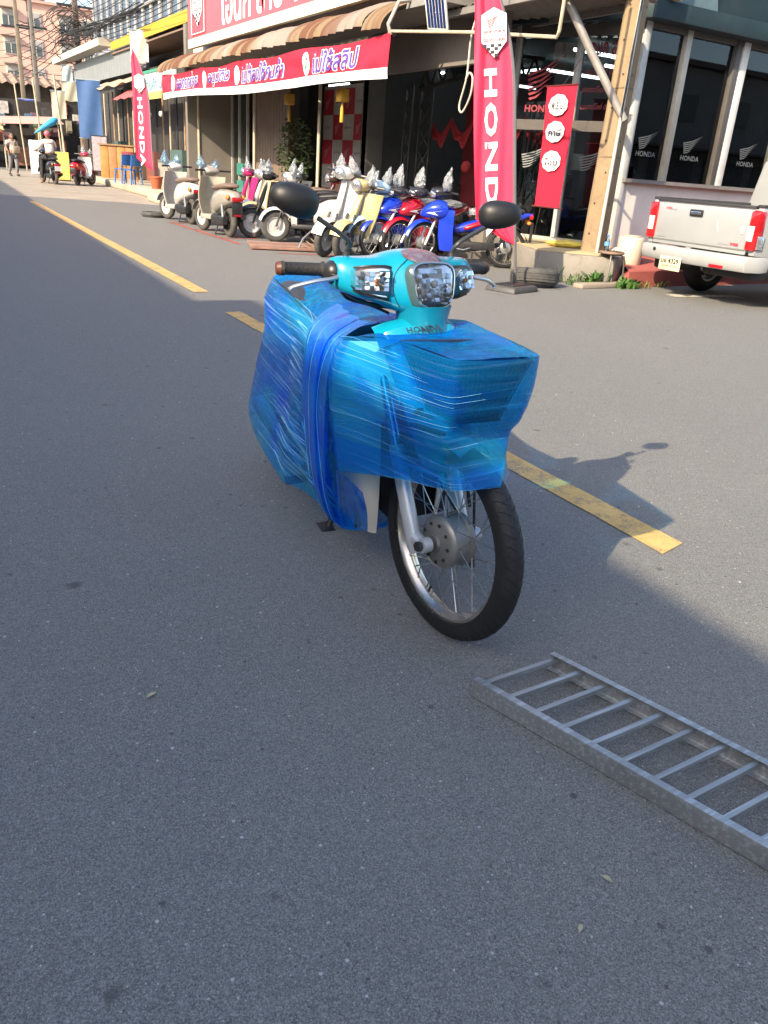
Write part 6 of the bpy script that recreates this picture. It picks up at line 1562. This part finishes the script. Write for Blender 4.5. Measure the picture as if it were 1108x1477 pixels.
    t = thing('photo_tripod', 'black camera tripod standing behind the showroom glass', 'tripod', (9.05, 10.75, .36))
    for k in range(3):
        a = R(90+120*k); MB().tube([(0, 0, 1.0), (.3*math.cos(a), .3*math.sin(a), 0)], .012, 6).build('leg', STEELDK, t)
    MB().box((0, 0, 1.1), (.12, .1, .18)).build('head', STEELDK, t, bevel=.01)
props()

# ------------------------------------------------------------------ the street's far end, upper left
def m_pink():
    q = N('pink_render')
    c = q.mix(q.ramp(q.noise(.25, 5, .6), [(.3, 0.0), (.7, 1.0)]), (.50, .30, .245), (.58, .37, .30))
    c = q.mix(q.math('MULTIPLY', q.ramp(q.noise(.9, 6, .7, q.mapping((1, 1, .25))), [(.55, 0.0), (.75, 1.0)]), .3), c, (.34, .24, .21))
    return q.done(q.pbr(c, .9, 0, .2))
def pink_block():
    t = thing('apartment_block', 'pink multi-storey apartment block closing the end of the street', 'building', (0, 115, 0))
    pk = m_pink(); tr = mat('pale_window_surround', (.50, .44, .40), .8); gl = mat('grey_window_glass', (.06, .075, .08), .2); sh = mat('window_shade_panel', (.30, .29, .28), .6)
    MB().box((5.8, 5, 9.5), (20, 10, 19)).build('wall', pk, t); MB().box((25.8, 5.2, 8.1), (19.9, 10, 16.3)).build('wall', pk, t)
    MB().box((25.8, 5.1, 16.4), (20.3, 10.6, .3)).build('parapet', mat('pink_coping', (.45, .28, .23), .9), t)
    for r in range(6):
        for k, x in enumerate((1.0, 4.0, 7.0, 10.2, 13.75, 16.5, 20.0, 22.6, 26.0, 29.0, 32.0)):
            z = 14.4-r*2.85
            w = 1.25; yo = .2 if x > 15.8 else 0
            b = MB(); b.box((x, -.06+yo, z), (w+.3, .16, 1.75)); s = b.build('window_surround', tr, t)
            b = MB(); b.box((x, -.16+yo, z-.28), (w, .06, 1.0)); s2 = b.build('window', gl, t); MB().box((x, -.20+yo, z-.28), (.07, .05, 1.0)).build('window_bar', tr, s2)
            MB().box((x, -.16+yo, z+.55), (w, .06, .5)).build('shade_panel', sh, t)
            if k in (4, 6): MB().box((x, -.45+yo, z+.98), (w+.7, .8, .10)).build('sun_hood', mat('dark_hood', (.20, .15, .13), .8), t)
pink_block()

CORR = mat('grey_corrugated_panel', (.16, .175, .185), .6, var=.10, scale=2, dirt=.15); YEL = mat('yellow_painted_sheet', (.48, .32, .02), .6, var=.1, scale=2, dirt=.35)
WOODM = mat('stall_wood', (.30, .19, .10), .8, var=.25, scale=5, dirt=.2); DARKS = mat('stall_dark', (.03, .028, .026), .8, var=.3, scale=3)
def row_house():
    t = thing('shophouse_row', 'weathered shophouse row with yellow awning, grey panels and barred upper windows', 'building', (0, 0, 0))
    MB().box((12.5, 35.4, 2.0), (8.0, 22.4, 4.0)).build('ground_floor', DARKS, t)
    MB().box((13.4, 35.6, 6.7), (8.0, 22.0, 5.4)).build('upper_wall', mat('grey_upper_plaster', (.28, .26, .25), .9, dirt=.3), t)
    # barred glazing of the upper storey
    gb = mat('blue_grey_glazing', (.07, .10, .16), .25); wf = mat('pale_grille', (.27, .28, .29), .6)
    MB().box((9.35, 35.5, 7.0), (.06, 21.0, 3.6)).build('glazing', gb, t)
    for i in range(17): MB().box((9.27, 25.3+i*1.24, 7.0), (.07, .30, 3.7)).build('window_bar', wf, t)
    for z in (5.3, 6.4, 8.8): MB().box((9.2, 35.5, z), (.08, 21.0, .10)).build('window_rail', wf, t)
    # yellow awning: sloping ribbed sheets over a fascia
    for i in range(20):
        y = 25.8+i*.53
        b = MB(); b.slab(lambda u, v, y=y: (7.95+1.15*v, y+u*.535, 4.98+.62*v+.03*math.sin(u*math.pi*2)), 6, 1, .01); b.build('awning_sheet', YEL, t)
    b = MB(); b.box((7.93, 30.9, 4.86), (.05, 10.6, .26)); b.build('fascia', YEL, t)
    MB().box((8.6, 31.2, 4.62), (1.3, 10.6, .05)).build('awning_soffit', mat('soffit_brown', (.16, .11, .08), .8), t)
    # grey panels below, hung from a pale gutter further on
    for i in range(4):
        b = MB(); b.slab(lambda u, v, i=i: (8.05+.012*math.sin(u*60), 32.7+(i+u)*3.05, 3.85+.9*v), 60, 1, .012); b.build('wall_panel', CORR, t)
    b = MB(); b.bar((7.7, 36.2, 4.98), (7.7, 47.2, 4.98), .5, .26); b.build('gutter', mat('pale_gutter', (.34, .325, .29), .7, dirt=.25), t)
    b = MB(); b.slab(lambda u, v: (7.2+1.0*v, 31.0+u*7.5, 3.30+.42*v+.05*math.sin(u*20)), 24, 2, .01); b.build('tarp_roof', mat('tan_tarp', (.32, .27, .20), .8, dirt=.2), t)
    # interior hints: shelves, frames, posts
    rr = random.Random(2)
    for i in range(26):
        y = 24.6+i*.85; x = 8.3; b = MB(); b.tube([(x, y, .2), (x, y, 3.4)], .03, 6); b.build('post', (POSTM, WOODM, STEELDK)[i % 3], t)
    for i in range(12):
        y = 25+i*1.7; w = rr.uniform(.6, 1.5); h = rr.uniform(.5, 1.3)
        MB().box((8.35, y, .25+h/2), (.5, w, h)).build('cabinet', mat('cabinet_%d' % (i % 5), ((.10, .07, .05), (.20, .16, .12), (.05, .09, .08), (.24, .22, .20), (.16, .05, .04))[i % 5], .7), t)
    for i in range(8): MB().tube([(7.9, 29+i*.14, .9), (7.9, 29+i*.14, 2.0)], .01, 5).build('grille_bar', STEELDK, t)
    # shop board: green edge, white field, yellow foot
    MB().box((7.3, 27.7, 3.12), (.05, 4.6, .72)).build('board', mat('board_white', (.50, .55, .55), .6), t); MB().box((7.28, 27.7, 3.50), (.06, 4.6, .08)).build('board_edge', mat('board_green', (.04, .22, .14), .6), t)
    MB().box((7.27, 27.7, 2.83), (.03, 4.6, .20)).build('board_foot', mat('board_yellow', (.50, .42, .10), .6), t)
    text('ร้านค้า บริการ', mat('board_teal', (.06, .20, .24), .6), t, ONX(27.2, 3.16, 7.268), w=3.2, h=.36, bold=.02)
    b = MB(); b.slab(lambda u, v: (7.0+.6*v, 29.6+u*2.9, 2.80+.36*v+.02*math.sin(u*16)), 16, 2, .008); b.build('red_awning', mat('faded_red_cloth', (.48, .09, .09), .7), t)
    for i in range(3): MB().ell((7.6, 28.2+i*1.4, 2.35), (.07, .07, .09), 10, 6).build('hanging_lamp', mat('white_lamp', (.6, .6, .6), .4), t)
row_house()
def kerbside():
    b = MB(); b.prism([(5.75, 22.1), (6.0, 21.6), (9, 21.6), (9, 34.6), (6.6, 34.6), (6.3, 24.5), (5.85, 23.4)], 0, .22); struct(b.build('sidewalk', m_concrete('pale_kerb', (.44, .39, .30)), None, bevel=.04))
kerbside()
def poles():
    rr = random.Random(8)
    for i, (x, y, w, lab) in enumerate(((7.7, 25.0, .26, 'weathered utility pole rising behind the yellow awning'), (8.3, 45, .30, 'concrete utility pole wrapped in tangled cables before the pink block'), (7.75, 55, .26, 'slim grey utility pole, right one of the far pair'), (7.1, 56, .26, 'slim grey utility pole, left one of the far pair'))):
        t = thing('utility_pole', lab, 'pole', (x, y, 0), 0, 'utility poles down the street')
        b = MB(); b.box((0, 0, 5.5), (w, w, 11), taper=.7); b.build('shaft', m_concrete('far_pole_%d' % i, ((.16, .125, .095), (.17, .13, .11), (.17, .155, .135), (.21, .175, .13))[i], 1.5, .5), t, bevel=.02)
        for z in (7.2, 8.6): MB().bar((-.8, 0, z), (.8, 0, z), .07, .09).build('crossarm', STEELDK, t)
        for k in range(4): MB().lathe([(0, 0), (.05, 0), (.07, .1), (.04, .2), (0, .2)], 10, Matrix.Translation((-.7+.45*k, 0, 8.65))).build('insulator', mat('insulator_brown', (.10, .05, .035), .3), t)
    cb = mat('cable_black', (.02, .02, .02), .7)
    spans = []
    for i in range(15):
        spans.append((7.35+.09*(i % 4), 18, 5.1+.24*i, 8.2-.06*(i % 3), 45, 5.6+.17*i, .35+.05*(i % 5)))
    for i in range(9): spans.append((8.2, 45, 5.8+.22*i, 7.0+.1*(i % 3), 70, 4.6+.5*i, .5))
    for i in range(7): spans.append((8.25, 45, 6.4+.3*i, 16+2*i, 70+3*i, 7+.5*i, .6))
    for i in range(5): spans.append((7.0, 56, 5.2+.6*i, 14, 60, 6.2+.5*i, .5))
    for i, (x0, y0, z0, x1, y1, z1, sag) in enumerate(spans):
        pts = [(x0+(x1-x0)*k/14, y0+(y1-y0)*k/14, z0+(z1-z0)*k/14-4*sag*(k/14)*(1-k/14)) for k in range(15)]
        lab = 'black overhead cable strung in front of the yellow awning and barred windows' if i < 15 else 'black overhead cable running from the tangled pole towards the far left' if i < 24 else 'black overhead cable crossing the pink block' if i < 31 else 'black overhead cable between the far pair of poles'
        o = MB().tube(pts, .014 if i < 15 else .02, 5).build('overhead_cable', cb); tag(o, lab, 'cable', lab.replace('black overhead cable', 'overhead cables'))
    t = thing('cable_bundle', 'tangled bundle of coiled black cables hanging on the pole before the pink block', 'cable bundle', (8.1, 44.6, 5.6))
    b = MB()
    for k in range(34):
        a0 = rr.uniform(0, 6.28); r = rr.uniform(.25, .9); cx, cz = rr.uniform(-.5, .5), rr.uniform(-.6, 1.1)
        pts = [(cx+r*math.cos(a0+j*.45)*rr.uniform(.85, 1.1), rr.uniform(-.25, .25), cz+r*.8*math.sin(a0+j*.45)) for j in range(rr.randint(6, 13))]
        b.tube(pts, .016, 4)
    b.build('coil', cb, t, angle=0)['kind'] = 'stuff'
    t = thing('cable_bundle', 'thick sagging black cable trunk running along the grey panels and gutter', 'cable bundle', (0, 0, 0)); b = MB()
    for k in range(16):
        o = [rr.uniform(-.16, .16) for _ in range(3)]
        b.tube([(7.5+o[0]+rr.uniform(-.06, .06), 30+j*1.25, 5.35+o[1]+.25*math.sin(j*.6+k)*.35+.02*j) for j in range(13)], .016, 4)
    b.build('strands', cb, t, angle=0)['kind'] = 'stuff'
poles()
def cloth(name, label, cat, loc, rz, w, h, m, group=None, bar=True, wav=.03):
    t = thing(name, label, cat, loc, rz, group)
    b = MB(); b.slab(lambda u, v: ((u-.5)*w, wav*math.sin(u*7+v*3), -h*v+.02*math.sin(u*9)*v), 14, 14, .006); b.build('sheet', m, t)
    for z in ((0, -h) if bar else (0,)): MB().tube([(-w/2-.03, 0, z), (w/2+.03, 0, z)], .018, 6).build('rod', mat('cloth_rod', (.2, .25, .3), .6), t)
    return t
FACE = R(-22)
SHB = mat('blue_shade_net', (.03, .085, .22), .7, var=.08, scale=4); SHB2 = mat('deep_blue_sheet', (.03, .06, .38), .6, var=.08, scale=3)
CRM = mat('cream_cloth', (.40, .37, .28), .8, var=.06, scale=4, dirt=.08)
def market():
    cloth('shade_cloth', 'large blue shade net hanging beside the grey panels', 'shade cloth', (6.92, 36, 3.6), FACE, .88, 2.05, SHB)
    cloth('shade_cloth', 'narrow deep blue sheet hanging further down the street', 'shade cloth', (6.85, 53, 3.45), FACE, .85, 2.25, SHB2)
    cloth('cloth_banner', 'cream cloth banner hanging left of the blue net, lower one', 'banner', (6.35, 39.5, 3.3), R(-14), .55, 1.05, CRM, 'cream cloth banners over the stalls', False)
    cloth('cloth_banner', 'cream cloth banner tied higher under the gutter', 'banner', (7.0, 40.5, 3.75), R(-10), .62, .75, CRM, 'cream cloth banners over the stalls', False)
    cloth('cloth_banner', 'white cloth with a blue print under the gutter end', 'banner', (7.05, 41, 4.4), R(-10), .42, .62, mat('white_blue_print', (.34, .40, .42), .8, var=.3, scale=6), 'cream cloth banners over the stalls', False)
    cloth('cloth_banner', 'white cloth hanging from the yellow awning corner', 'banner', (7.75, 31.2, 4.95), R(-30), .62, .95, mat('white_cloth', (.40, .39, .36), .8), 'cream cloth banners over the stalls', False)
    # stalls
    t = thing('market_stall', 'dark market stall with brown timber front under a pink awning', 'stall', (6.2, 47, 0))
    MB().box((.6, 6.5, 1.6), (4.4, 10, 3.2)).build('shed', DARKS, t); 
    rg = random.Random(31)
    for i in range(34):
        x, z, w_, h_ = rg.uniform(-1.9, 2.6), rg.uniform(.5, 3.0), rg.uniform(.2, .55), rg.uniform(.2, .7)
        MB().box((x, 1.42+.02*i*.1, z), (w_, .10+.01*(i % 5), h_)).build('hanging_goods', mat('market_goods_%d' % (i % 8), ((.34, .12, .09), (.30, .27, .20), (.08, .14, .22), (.36, .30, .12), (.05, .05, .05), (.20, .10, .14), (.10, .18, .12), (.40, .38, .36))[i % 8], .8, var=.4, scale=7), t)
    for i in range(5): MB().box((.0, -.02, .25+i*.17), (1.6, .08, .15)).build('plank', mat('stall_red_wood', (.26, .12, .07), .8, var=.2, scale=4), t)
    b = MB(); b.slab(lambda u, v: (-1.6+u*3.0, -.8+v*1.8, 2.0+.2*u+.35*v), 8, 2, .012); b.build('awning', mat('pink_awning', (.50, .28, .24), .8), t)
    for x in (-1.4, .2, 1.3): MB().tube([(x, -.7, 0), (x, -.6, 2.2)], .035, 6).build('post', POSTM, t)
    b = MB(); b.slab(lambda u, v: (-2.9+u*1.5, -1.2+v*1.6, 1.85+.25*v-.25*abs(u-.5)), 6, 2, .012); b.build('yellow_canopy', mat('pale_yellow_canopy', (.58, .56, .26), .8), t)
    b = MB(); b.slab(lambda u, v: (-4.4+u*2.2, -.4+v*1.6, 1.75+.3*u+.2*v), 6, 2, .012); b.build('blue_canopy', mat('faded_blue_canopy', (.22, .36, .46), .8), t)
    t = thing('market_stall', 'row of dim stalls with patterned cloths closing the view at the left edge', 'stall', (4.5, 62, 0))
    MB().box((0, 4, 2.6), (16, 6, 5.2)).build('shed', mat('dim_shed', (.09, .075, .065), .8, var=.5, scale=1.2), t)
    for i in range(9): MB().box((-3.5+i*1.1, .9, 2.0+.3*(i % 3)), (.9, .1, 1.1)).build('hanging_goods', mat('goods_%d' % (i % 4), ((.36, .18, .15), (.10, .09, .09), (.30, .26, .20), (.06, .08, .10))[i % 4], .8, var=.4, scale=5), t)
    b = MB(); b.slab(lambda u, v: (-1+u*9, -1.5+v*3, 4.6+.7*v+.08*math.sin(u*90)), 60, 2, .02); b.build('roof', mat('rust_roof', (.26, .17, .12), .8, var=.3, scale=2), t)
    # cyan parasol, folded
    t = thing('parasol', 'half folded cyan parasol slanting above the rider', 'parasol', (5.9, 38.5, 0))
    b = MB(); b.tube([(-.75, 0, 1.60), (-.4, 0, 1.84), (.05, 0, 2.12), (.18, 0, 2.22)], [.015, .10, .15, .06], 10); b.build('canopy', mat('cyan_canvas', (.04, .30, .52), .6, var=.1), t); MB().tube([(.18, 0, 2.2), (.3, 0, 0)], .025, 6).build('pole', POSTM, t)
    for i, (x, y, lean, lab) in enumerate(((6.0, 36.4, -.25, 'slanting pale bamboo pole in front of the blue net'), (5.75, 40.5, -.2, 'slanting pale bamboo pole holding the cream banner'), (5.55, 45, -.2, 'slanting pale bamboo pole farther left by the stall'))):
        o = MB().tube([(x, y, 0), (x+lean, y, 3.7)], .035, 7).build('bamboo_pole', POSTM); tag(o, lab, 'pole', 'bamboo poles in front of the stalls')
    t = thing('sandwich_board', 'grey printed notice board on legs beside the wooden counter', 'sign board', (7.0, 35.0, 0), R(-25))
    MB().box((0, 0, 1.02), (.58, .04, 1.25)).build('panel', mat('notice_panel', (.30, .25, .28), .6, var=.25, scale=9), t); 
    for x in (-.3, .3): MB().box((x, 0, .83), (.04, .05, 1.66)).build('leg', PLASTIC_BLACK, t)
    for z in (.40, 1.65): MB().box((0, 0, z), (.6, .05, .04)).build('frame_bar', PLASTIC_BLACK, t)
    t = thing('wooden_counter', 'orange brown wooden counter under the blue net', 'counter', (7.3, 33.4, .1), R(-15))
    for i in range(4): MB().box((-.45+i*.3, 0, .62), (.29, .5, 1.24)).build('panel', mat('orange_wood_%d' % (i % 2), ((.42, .20, .06), (.34, .17, .07))[i % 2], .7, var=.2, scale=4), t, bevel=.01)
    MB().box((0, 0, 1.27), (1.3, .6, .05)).build('top', WOODM, t); 
    t = thing('wash_tub', 'maroon plastic tub on a wooden stand', 'tub', (7.1, 30.4, .22)); 
    b = MB(); b.lathe([(0, .55), (.24, .55), (.32, .95), (.30, .95), (.23, .6), (0, .58)], 20); b.build('tub', mat('maroon_plastic', (.22, .05, .06), .5), t); 
    for sx in (-1, 1):
        for sy in (-1, 1): MB().box((sx*.24, sy*.24, .26), (.05, .05, .52)).build('leg', WOODM, t)
    MB().box((0, 0, .525), (.6, .6, .04)).build('shelf', WOODM, t)
    for i, (x, y, lab) in enumerate(((6.55, 27.9, 'blue plastic chair nearer the red feather flag'), (6.42, 28.6, 'blue plastic chair farther from the red feather flag'))):
        t = thing('plastic_chair', lab, 'chair', (x, y, .22), R(200), 'blue plastic chairs by the flag'); m = mat('chair_blue_plastic', (.03, .13, .38), .45)
        MB().box((0, 0, .43), (.42, .42, .03)).build('seat', m, t, bevel=.01)
        for sx in (-1, 1):
            for sy in (-1, 1): MB().tube([(sx*.17, sy*.17, .42), (sx*.21, sy*.20, 0)], [.03, .024], 6).build('leg', m, t)
            MB().tube([(sx*.19, .19, .42), (sx*.19, .26, .85)], .022, 6).build('back_post', m, t)
        b = MB(); b.slab(lambda u, v: ((u-.5)*.40, .22+.05*v+.03*math.sin(u*3.14), .55+.32*v), 8, 4, .015); b.build('backrest', m, t)
    t = thing('flower_pot', 'terracotta flower pot at the foot of the slim flag', 'pot', (6.72, 25.75, .22)); MB().lathe([(0, 0), (.13, 0), (.19, .3), (.21, .3), (.21, .34), (.17, .34), (.15, .3), (0, .28)], 20).build('pot', mat('terracotta', (.36, .09, .04), .7), t); MB().lathe([(0, .285), (.165, .285)], 16).build('soil', mat('soil', (.05, .035, .025), .9), t)
    t = thing('yellow_board', 'small yellow printed board by the red scooter', 'sign board', (5.45, 34.2, 0), R(-20)); MB().box((0, 0, .52), (.5, .04, .95)).build('panel', mat('yellow_print', (.52, .44, .10), .6, var=.35, scale=5), t); MB().box((0, .1, .4), (.5, .03, .8), Matrix.Rotation(R(-8), 4, 'X')).build('back_leg', WOODM, t)
    t = thing('white_fridge', 'tall narrow white cabinet behind the rider', 'cabinet', (5.35, 39.8, 0), R(-20)); MB().box((0, 0, .68), (.5, .45, 1.34)).build('body', mat('white_enamel', (.6, .6, .62), .4), t, bevel=.03); MB().box((0, -.235, .9), (.42, .02, .7)).build('door', mat('white_enamel2', (.56, .57, .60), .4), t, bevel=.01)
    # small items on the kerb
    t = thing('concrete_block', 'pale broken concrete blocks at the end of the sidewalk', 'block', (6.4, 34.9, 0), R(15)); MB().box((0, 0, .12), (.9, .4, .22)).build('slab', m_concrete('block_pale', (.42, .37, .29)), t, bevel=.03); MB().box((.1, .05, .30), (.5, .3, .13)).build('upper_block', m_concrete('block_pale2', (.38, .34, .28)), t, bevel=.03)
    t = thing('loose_tyre', 'small tyre lying by the white scooter', 'tyre', (4.45, 17.35, 0)); b = MB(); b.lathe([(.14, .0), (.22, .0), (.25, .05), (.22, .10), (.14, .10), (.13, .05)], 24, close=True); b.build('carcass', RUBBER_DUSTY, t)
market()

# ------------------------------------------------------------------ people
SKIN = mat('skin', (.30, .17, .11), .6, var=.08, scale=10)
def body_mesh(name, joints, edges, m, parent, sub=2):
    me = bpy.data.meshes.new(name); me.from_pydata([j[0] for j in joints], edges, []); me.update()
    o = bpy.data.objects.new(name, me); COL.objects.link(o); o.parent = parent
    sk = o.modifiers.new('skin', 'SKIN'); sk.use_smooth_shade = True
    for i, j in enumerate(joints): me.skin_vertices[0].data[i].radius = (j[1], j[1] if len(j) < 3 else j[2])
    me.skin_vertices[0].data[0].use_root = True
    ss = o.modifiers.new('sub', 'SUBSURF'); ss.levels = ss.render_levels = sub
    me.materials.append(m); return o
def hand(parent, c, d, s=1):
    """small relaxed hand: palm and five curled fingers"""
    d = Vector(d).normalized(); side = d.cross(Vector((0, 1, .2))).normalized(); up = side.cross(d); b = MB(); c = Vector(c)
    b.ell((0, 0, 0), (.042, .018, .045), 10, 6, frame(tuple(c+d*.035), tuple(side), tuple(up)) @ Matrix.Rotation(R(90), 4, 'X'))
    for k in range(4):
        r = c+d*.07+side*(.028-.019*k); L = (.055, .065, .062, .048)[k]
        b.tube([r, r+d*L*.5, r+d*L*.9+up*-.018], [.010, .009, .007], 6)
    r = c+d*.02+side*s*.036; b.tube([r, r+side*s*.022+d*.03, r+side*s*.016+d*.055-up*.008], [.011, .010, .008], 6)
    return b.build('hand', SKIN, parent)
def head(parent, c, yaw, hair, long=False, cap=None):
    M = Matrix.Translation(c) @ Matrix.Rotation(yaw, 4, 'Z'); b = MB()
    b.ell((0, 0, 0), (.088, .073, .112), 18, 12, M); b.ell((.05, 0, -.055), (.045, .05, .05), 12, 8, M); b.ell((.092, 0, -.015), (.016, .013, .022), 8, 6, M)
    for sg in (-1, 1): b.ell((-.005, sg*.075, -.01), (.022, .010, .030), 8, 6, M)
    h = b.build('head', SKIN, parent)
    for sg in (-1, 1): MB().ell((.078, sg*.03, .008), (.010, .014, .008), 8, 6, M).build('eye', BLACKL, h)
    MB().ell((.084, 0, -.062), (.008, .024, .006), 8, 5, M).build('mouth', mat('lip', (.26, .09, .07), .5), h)
    b = MB(); b.ell((-.018, 0, .028), (.094, .084, .100), 16, 10, M)
    if long: b.ell((-.06, 0, -.10), (.045, .075, .14), 12, 8, M)
    b.build('hair', hair, h)
    if cap: MB().ell((-.005, 0, .04), (.115, .105, .105), 18, 10, M).build('helmet', cap, h)
    return h
def pedestrian():
    t = thing('person', 'person in pale patterned top and grey trousers walking with a bag', 'person', (4.03, 36.5, 0), R(-70))
    top = mat('patterned_top', (.46, .38, .35), .9, var=.5, scale=26); tro = mat('grey_trousers', (.20, .20, .21), .9, var=.15, scale=14); hair = mat('black_hair', (.015, .012, .010), .5)
    # one continuous body: pelvis first
    J = [((0, 0, .82), .13, .10), ((0, 0, .98), .12, .09), ((.01, 0, 1.16), .135, .095), ((.01, 0, 1.27), .10, .08), ((.015, 0, 1.33), .045, .045),
         ((.0, .085, .77), .085), ((.10, .09, .45), .058), ((.04, .09, .09), .040), ((.13, .095, .04), .032),
         ((.0, -.085, .77), .085), ((-.05, -.09, .45), .058), ((-.20, -.09, .12), .040), ((-.12, -.095, .05), .032),
         ((.01, .16, 1.25), .055), ((.02, .20, 1.02), .040), ((.16, .16, .95), .030), ((.01, -.16, 1.25), .055), ((-.04, -.21, 1.02), .040), ((.06, -.20, .86), .028)]
    E = [(0, 1), (1, 2), (2, 3), (3, 4), (0, 5), (5, 6), (6, 7), (7, 8), (0, 9), (9, 10), (10, 11), (11, 12), (3, 13), (13, 14), (14, 15), (3, 16), (16, 17), (17, 18)]
    body_mesh('body', J, E, SKIN, t)
    JT = [((0, 0, .88), .145, .115), ((0, 0, 1.0), .135, .105), ((.01, 0, 1.16), .15, .11), ((.01, 0, 1.27), .115, .09), ((.01, .165, 1.25), .07), ((.02, .20, 1.08), .058), ((.01, -.165, 1.25), .07), ((-.03, -.21, 1.08), .058)]
    body_mesh('top', JT, [(0, 1), (1, 2), (2, 3), (3, 4), (4, 5), (3, 6), (6, 7)], top, t)
    JP = [((0, 0, .84), .14, .115), ((.0, .085, .76), .10), ((.10, .09, .45), .075), ((.045, .09, .12), .062), ((.0, -.085, .76), .10), ((-.05, -.09, .45), .075), ((-.19, -.09, .15), .062)]
    body_mesh('trousers', JP, [(0, 1), (1, 2), (2, 3), (0, 4), (4, 5), (5, 6)], tro, t)
    head(t, (.03, 0, 1.44), 0, hair, True)
    hand(t, (.16, .16, .95), (1, 0, -.1)); hand(t, (.06, -.20, .86), (.4, 0, -1))
    for x, y, z, p in ((.115, .092, .045, 0), (-.14, -.092, .06, 35)): MB().ell((0, 0, 0), (.125, .045, .045), 12, 6, Matrix.Translation((x, y, z)) @ Matrix.Rotation(R(p), 4, 'Y')).build('shoe', PLASTIC_BLACK, t)
    t2 = thing('shoulder_bag', 'pale shoulder bag held at the walker\'s side', 'bag', (4.16, 36.38, .95), R(-70)); b = MB(); b.box((0, 0, 0), (.10, .30, .26)); b.build('pouch', mat('bag_beige', (.42, .33, .24), .7), t2, bevel=.03); MB().tube([(0, -.1, .12), (0, -.02, .36), (0, .1, .12)], .01, 5).build('strap', mat('bag_beige', (.42, .33, .24), .7), t2)
pedestrian()
def rider():
    sc = scooter('dark scooter ridden away from the camera far down the street', (4.42, 31.9), 100, paint('rider_black', (.02, .02, .022)), IN_D, SEATB, 0, BAG, 40)
    sc['group'] = 'scooters far down the street'
    for ch in list(sc.children):
        if ch.name.startswith('mirror_bag'): bpy.data.objects.remove(ch)
    MB().box((-1.57, 0, .50), (.012, .2, .15)).build('number_plate', mat('plate_white', (.6, .6, .6), .5), sc)
    t = thing('person', 'rider in white shirt and pink helmet seated on the dark scooter', 'person', (4.42, 31.9, 0), R(100))
    sh = mat('white_shirt', (.62, .60, .57), .9, var=.05, scale=12); tr = mat('black_trousers', (.03, .03, .033), .9); hair = mat('black_hair', (.015, .012, .010), .5)
    J = [((-.95, 0, .88), .13, .11), ((-.93, 0, 1.05), .13, .10), ((-.88, 0, 1.22), .15, .10), ((-.85, 0, 1.33), .10, .08), ((-.83, 0, 1.40), .045, .045),
         ((-.90, .11, .84), .085), ((-.55, .17, .80), .062), ((-.60, .20, .42), .046), ((-.55, .21, .06), .034), ((-.43, .21, .035), .03),
         ((-.90, -.11, .84), .085), ((-.55, -.17, .80), .062), ((-.55, -.18, .45), .046), ((-.52, -.16, .34), .034),
         ((-.84, .18, 1.29), .058), ((-.66, .27, 1.12), .042), ((-.42, .27, 1.02), .030), ((-.84, -.18, 1.29), .058), ((-.66, -.27, 1.12), .042), ((-.42, -.27, 1.02), .030)]
    E = [(0, 1), (1, 2), (2, 3), (3, 4), (0, 5), (5, 6), (6, 7), (7, 8), (8, 9), (0, 10), (10, 11), (11, 12), (12, 13), (3, 14), (14, 15), (15, 16), (3, 17), (17, 18), (18, 19)]
    body_mesh('body', J, E, SKIN, t)
    JS = [((-.95, 0, .92), .155, .13), ((-.93, 0, 1.05), .15, .12), ((-.88, 0, 1.22), .17, .12), ((-.85, 0, 1.32), .12, .095), ((-.84, .185, 1.29), .075), ((-.68, .265, 1.13), .062), ((-.52, .27, 1.06), .045), ((-.84, -.185, 1.29), .075), ((-.68, -.265, 1.13), .062), ((-.52, -.27, 1.06), .045)]
    body_mesh('shirt', JS, [(0, 1), (1, 2), (2, 3), (3, 4), (4, 5), (5, 6), (3, 7), (7, 8), (8, 9)], sh, t)
    JP = [((-.95, 0, .88), .145, .125), ((-.90, .11, .84), .10), ((-.55, .17, .80), .078), ((-.60, .20, .45), .062), ((-.56, .21, .14), .05), ((-.90, -.11, .84), .10), ((-.55, -.17, .80), .078), ((-.55, -.18, .48), .06)]
    body_mesh('trousers', JP, [(0, 1), (1, 2), (2, 3), (3, 4), (0, 5), (5, 6), (6, 7)], tr, t)
    head(t, (-.80, 0, 1.50), 0, hair, False, mat('pink_helmet', (.40, .10, .14), .35, var=.25, scale=18))
    hand(t, (-.42, .27, 1.02), (1, .05, -.15)); hand(t, (-.42, -.27, 1.02), (1, -.05, -.15), -1)
    MB().ell((-.46, .21, .035), (.11, .045, .035), 12, 6).build('sandal', mat('sandal_brown', (.30, .14, .09), .7), t); MB().ell((-.45, -.16, .33), (.11, .045, .035), 12, 6).build('sandal', mat('sandal_brown', (.30, .14, .09), .7), t)
rider()
rs = scooter('red and white scooter parked beyond the notice board', (5.98, 31.7), 58, paint('crimson_paint', (.42, .015, .05)), mat('pale_inner', (.5, .5, .5), .4), SEATB, -15, BAG, 41, fend=paint('crimson_paint', (.42, .015, .05)))
rs['group'] = 'scooters far down the street'
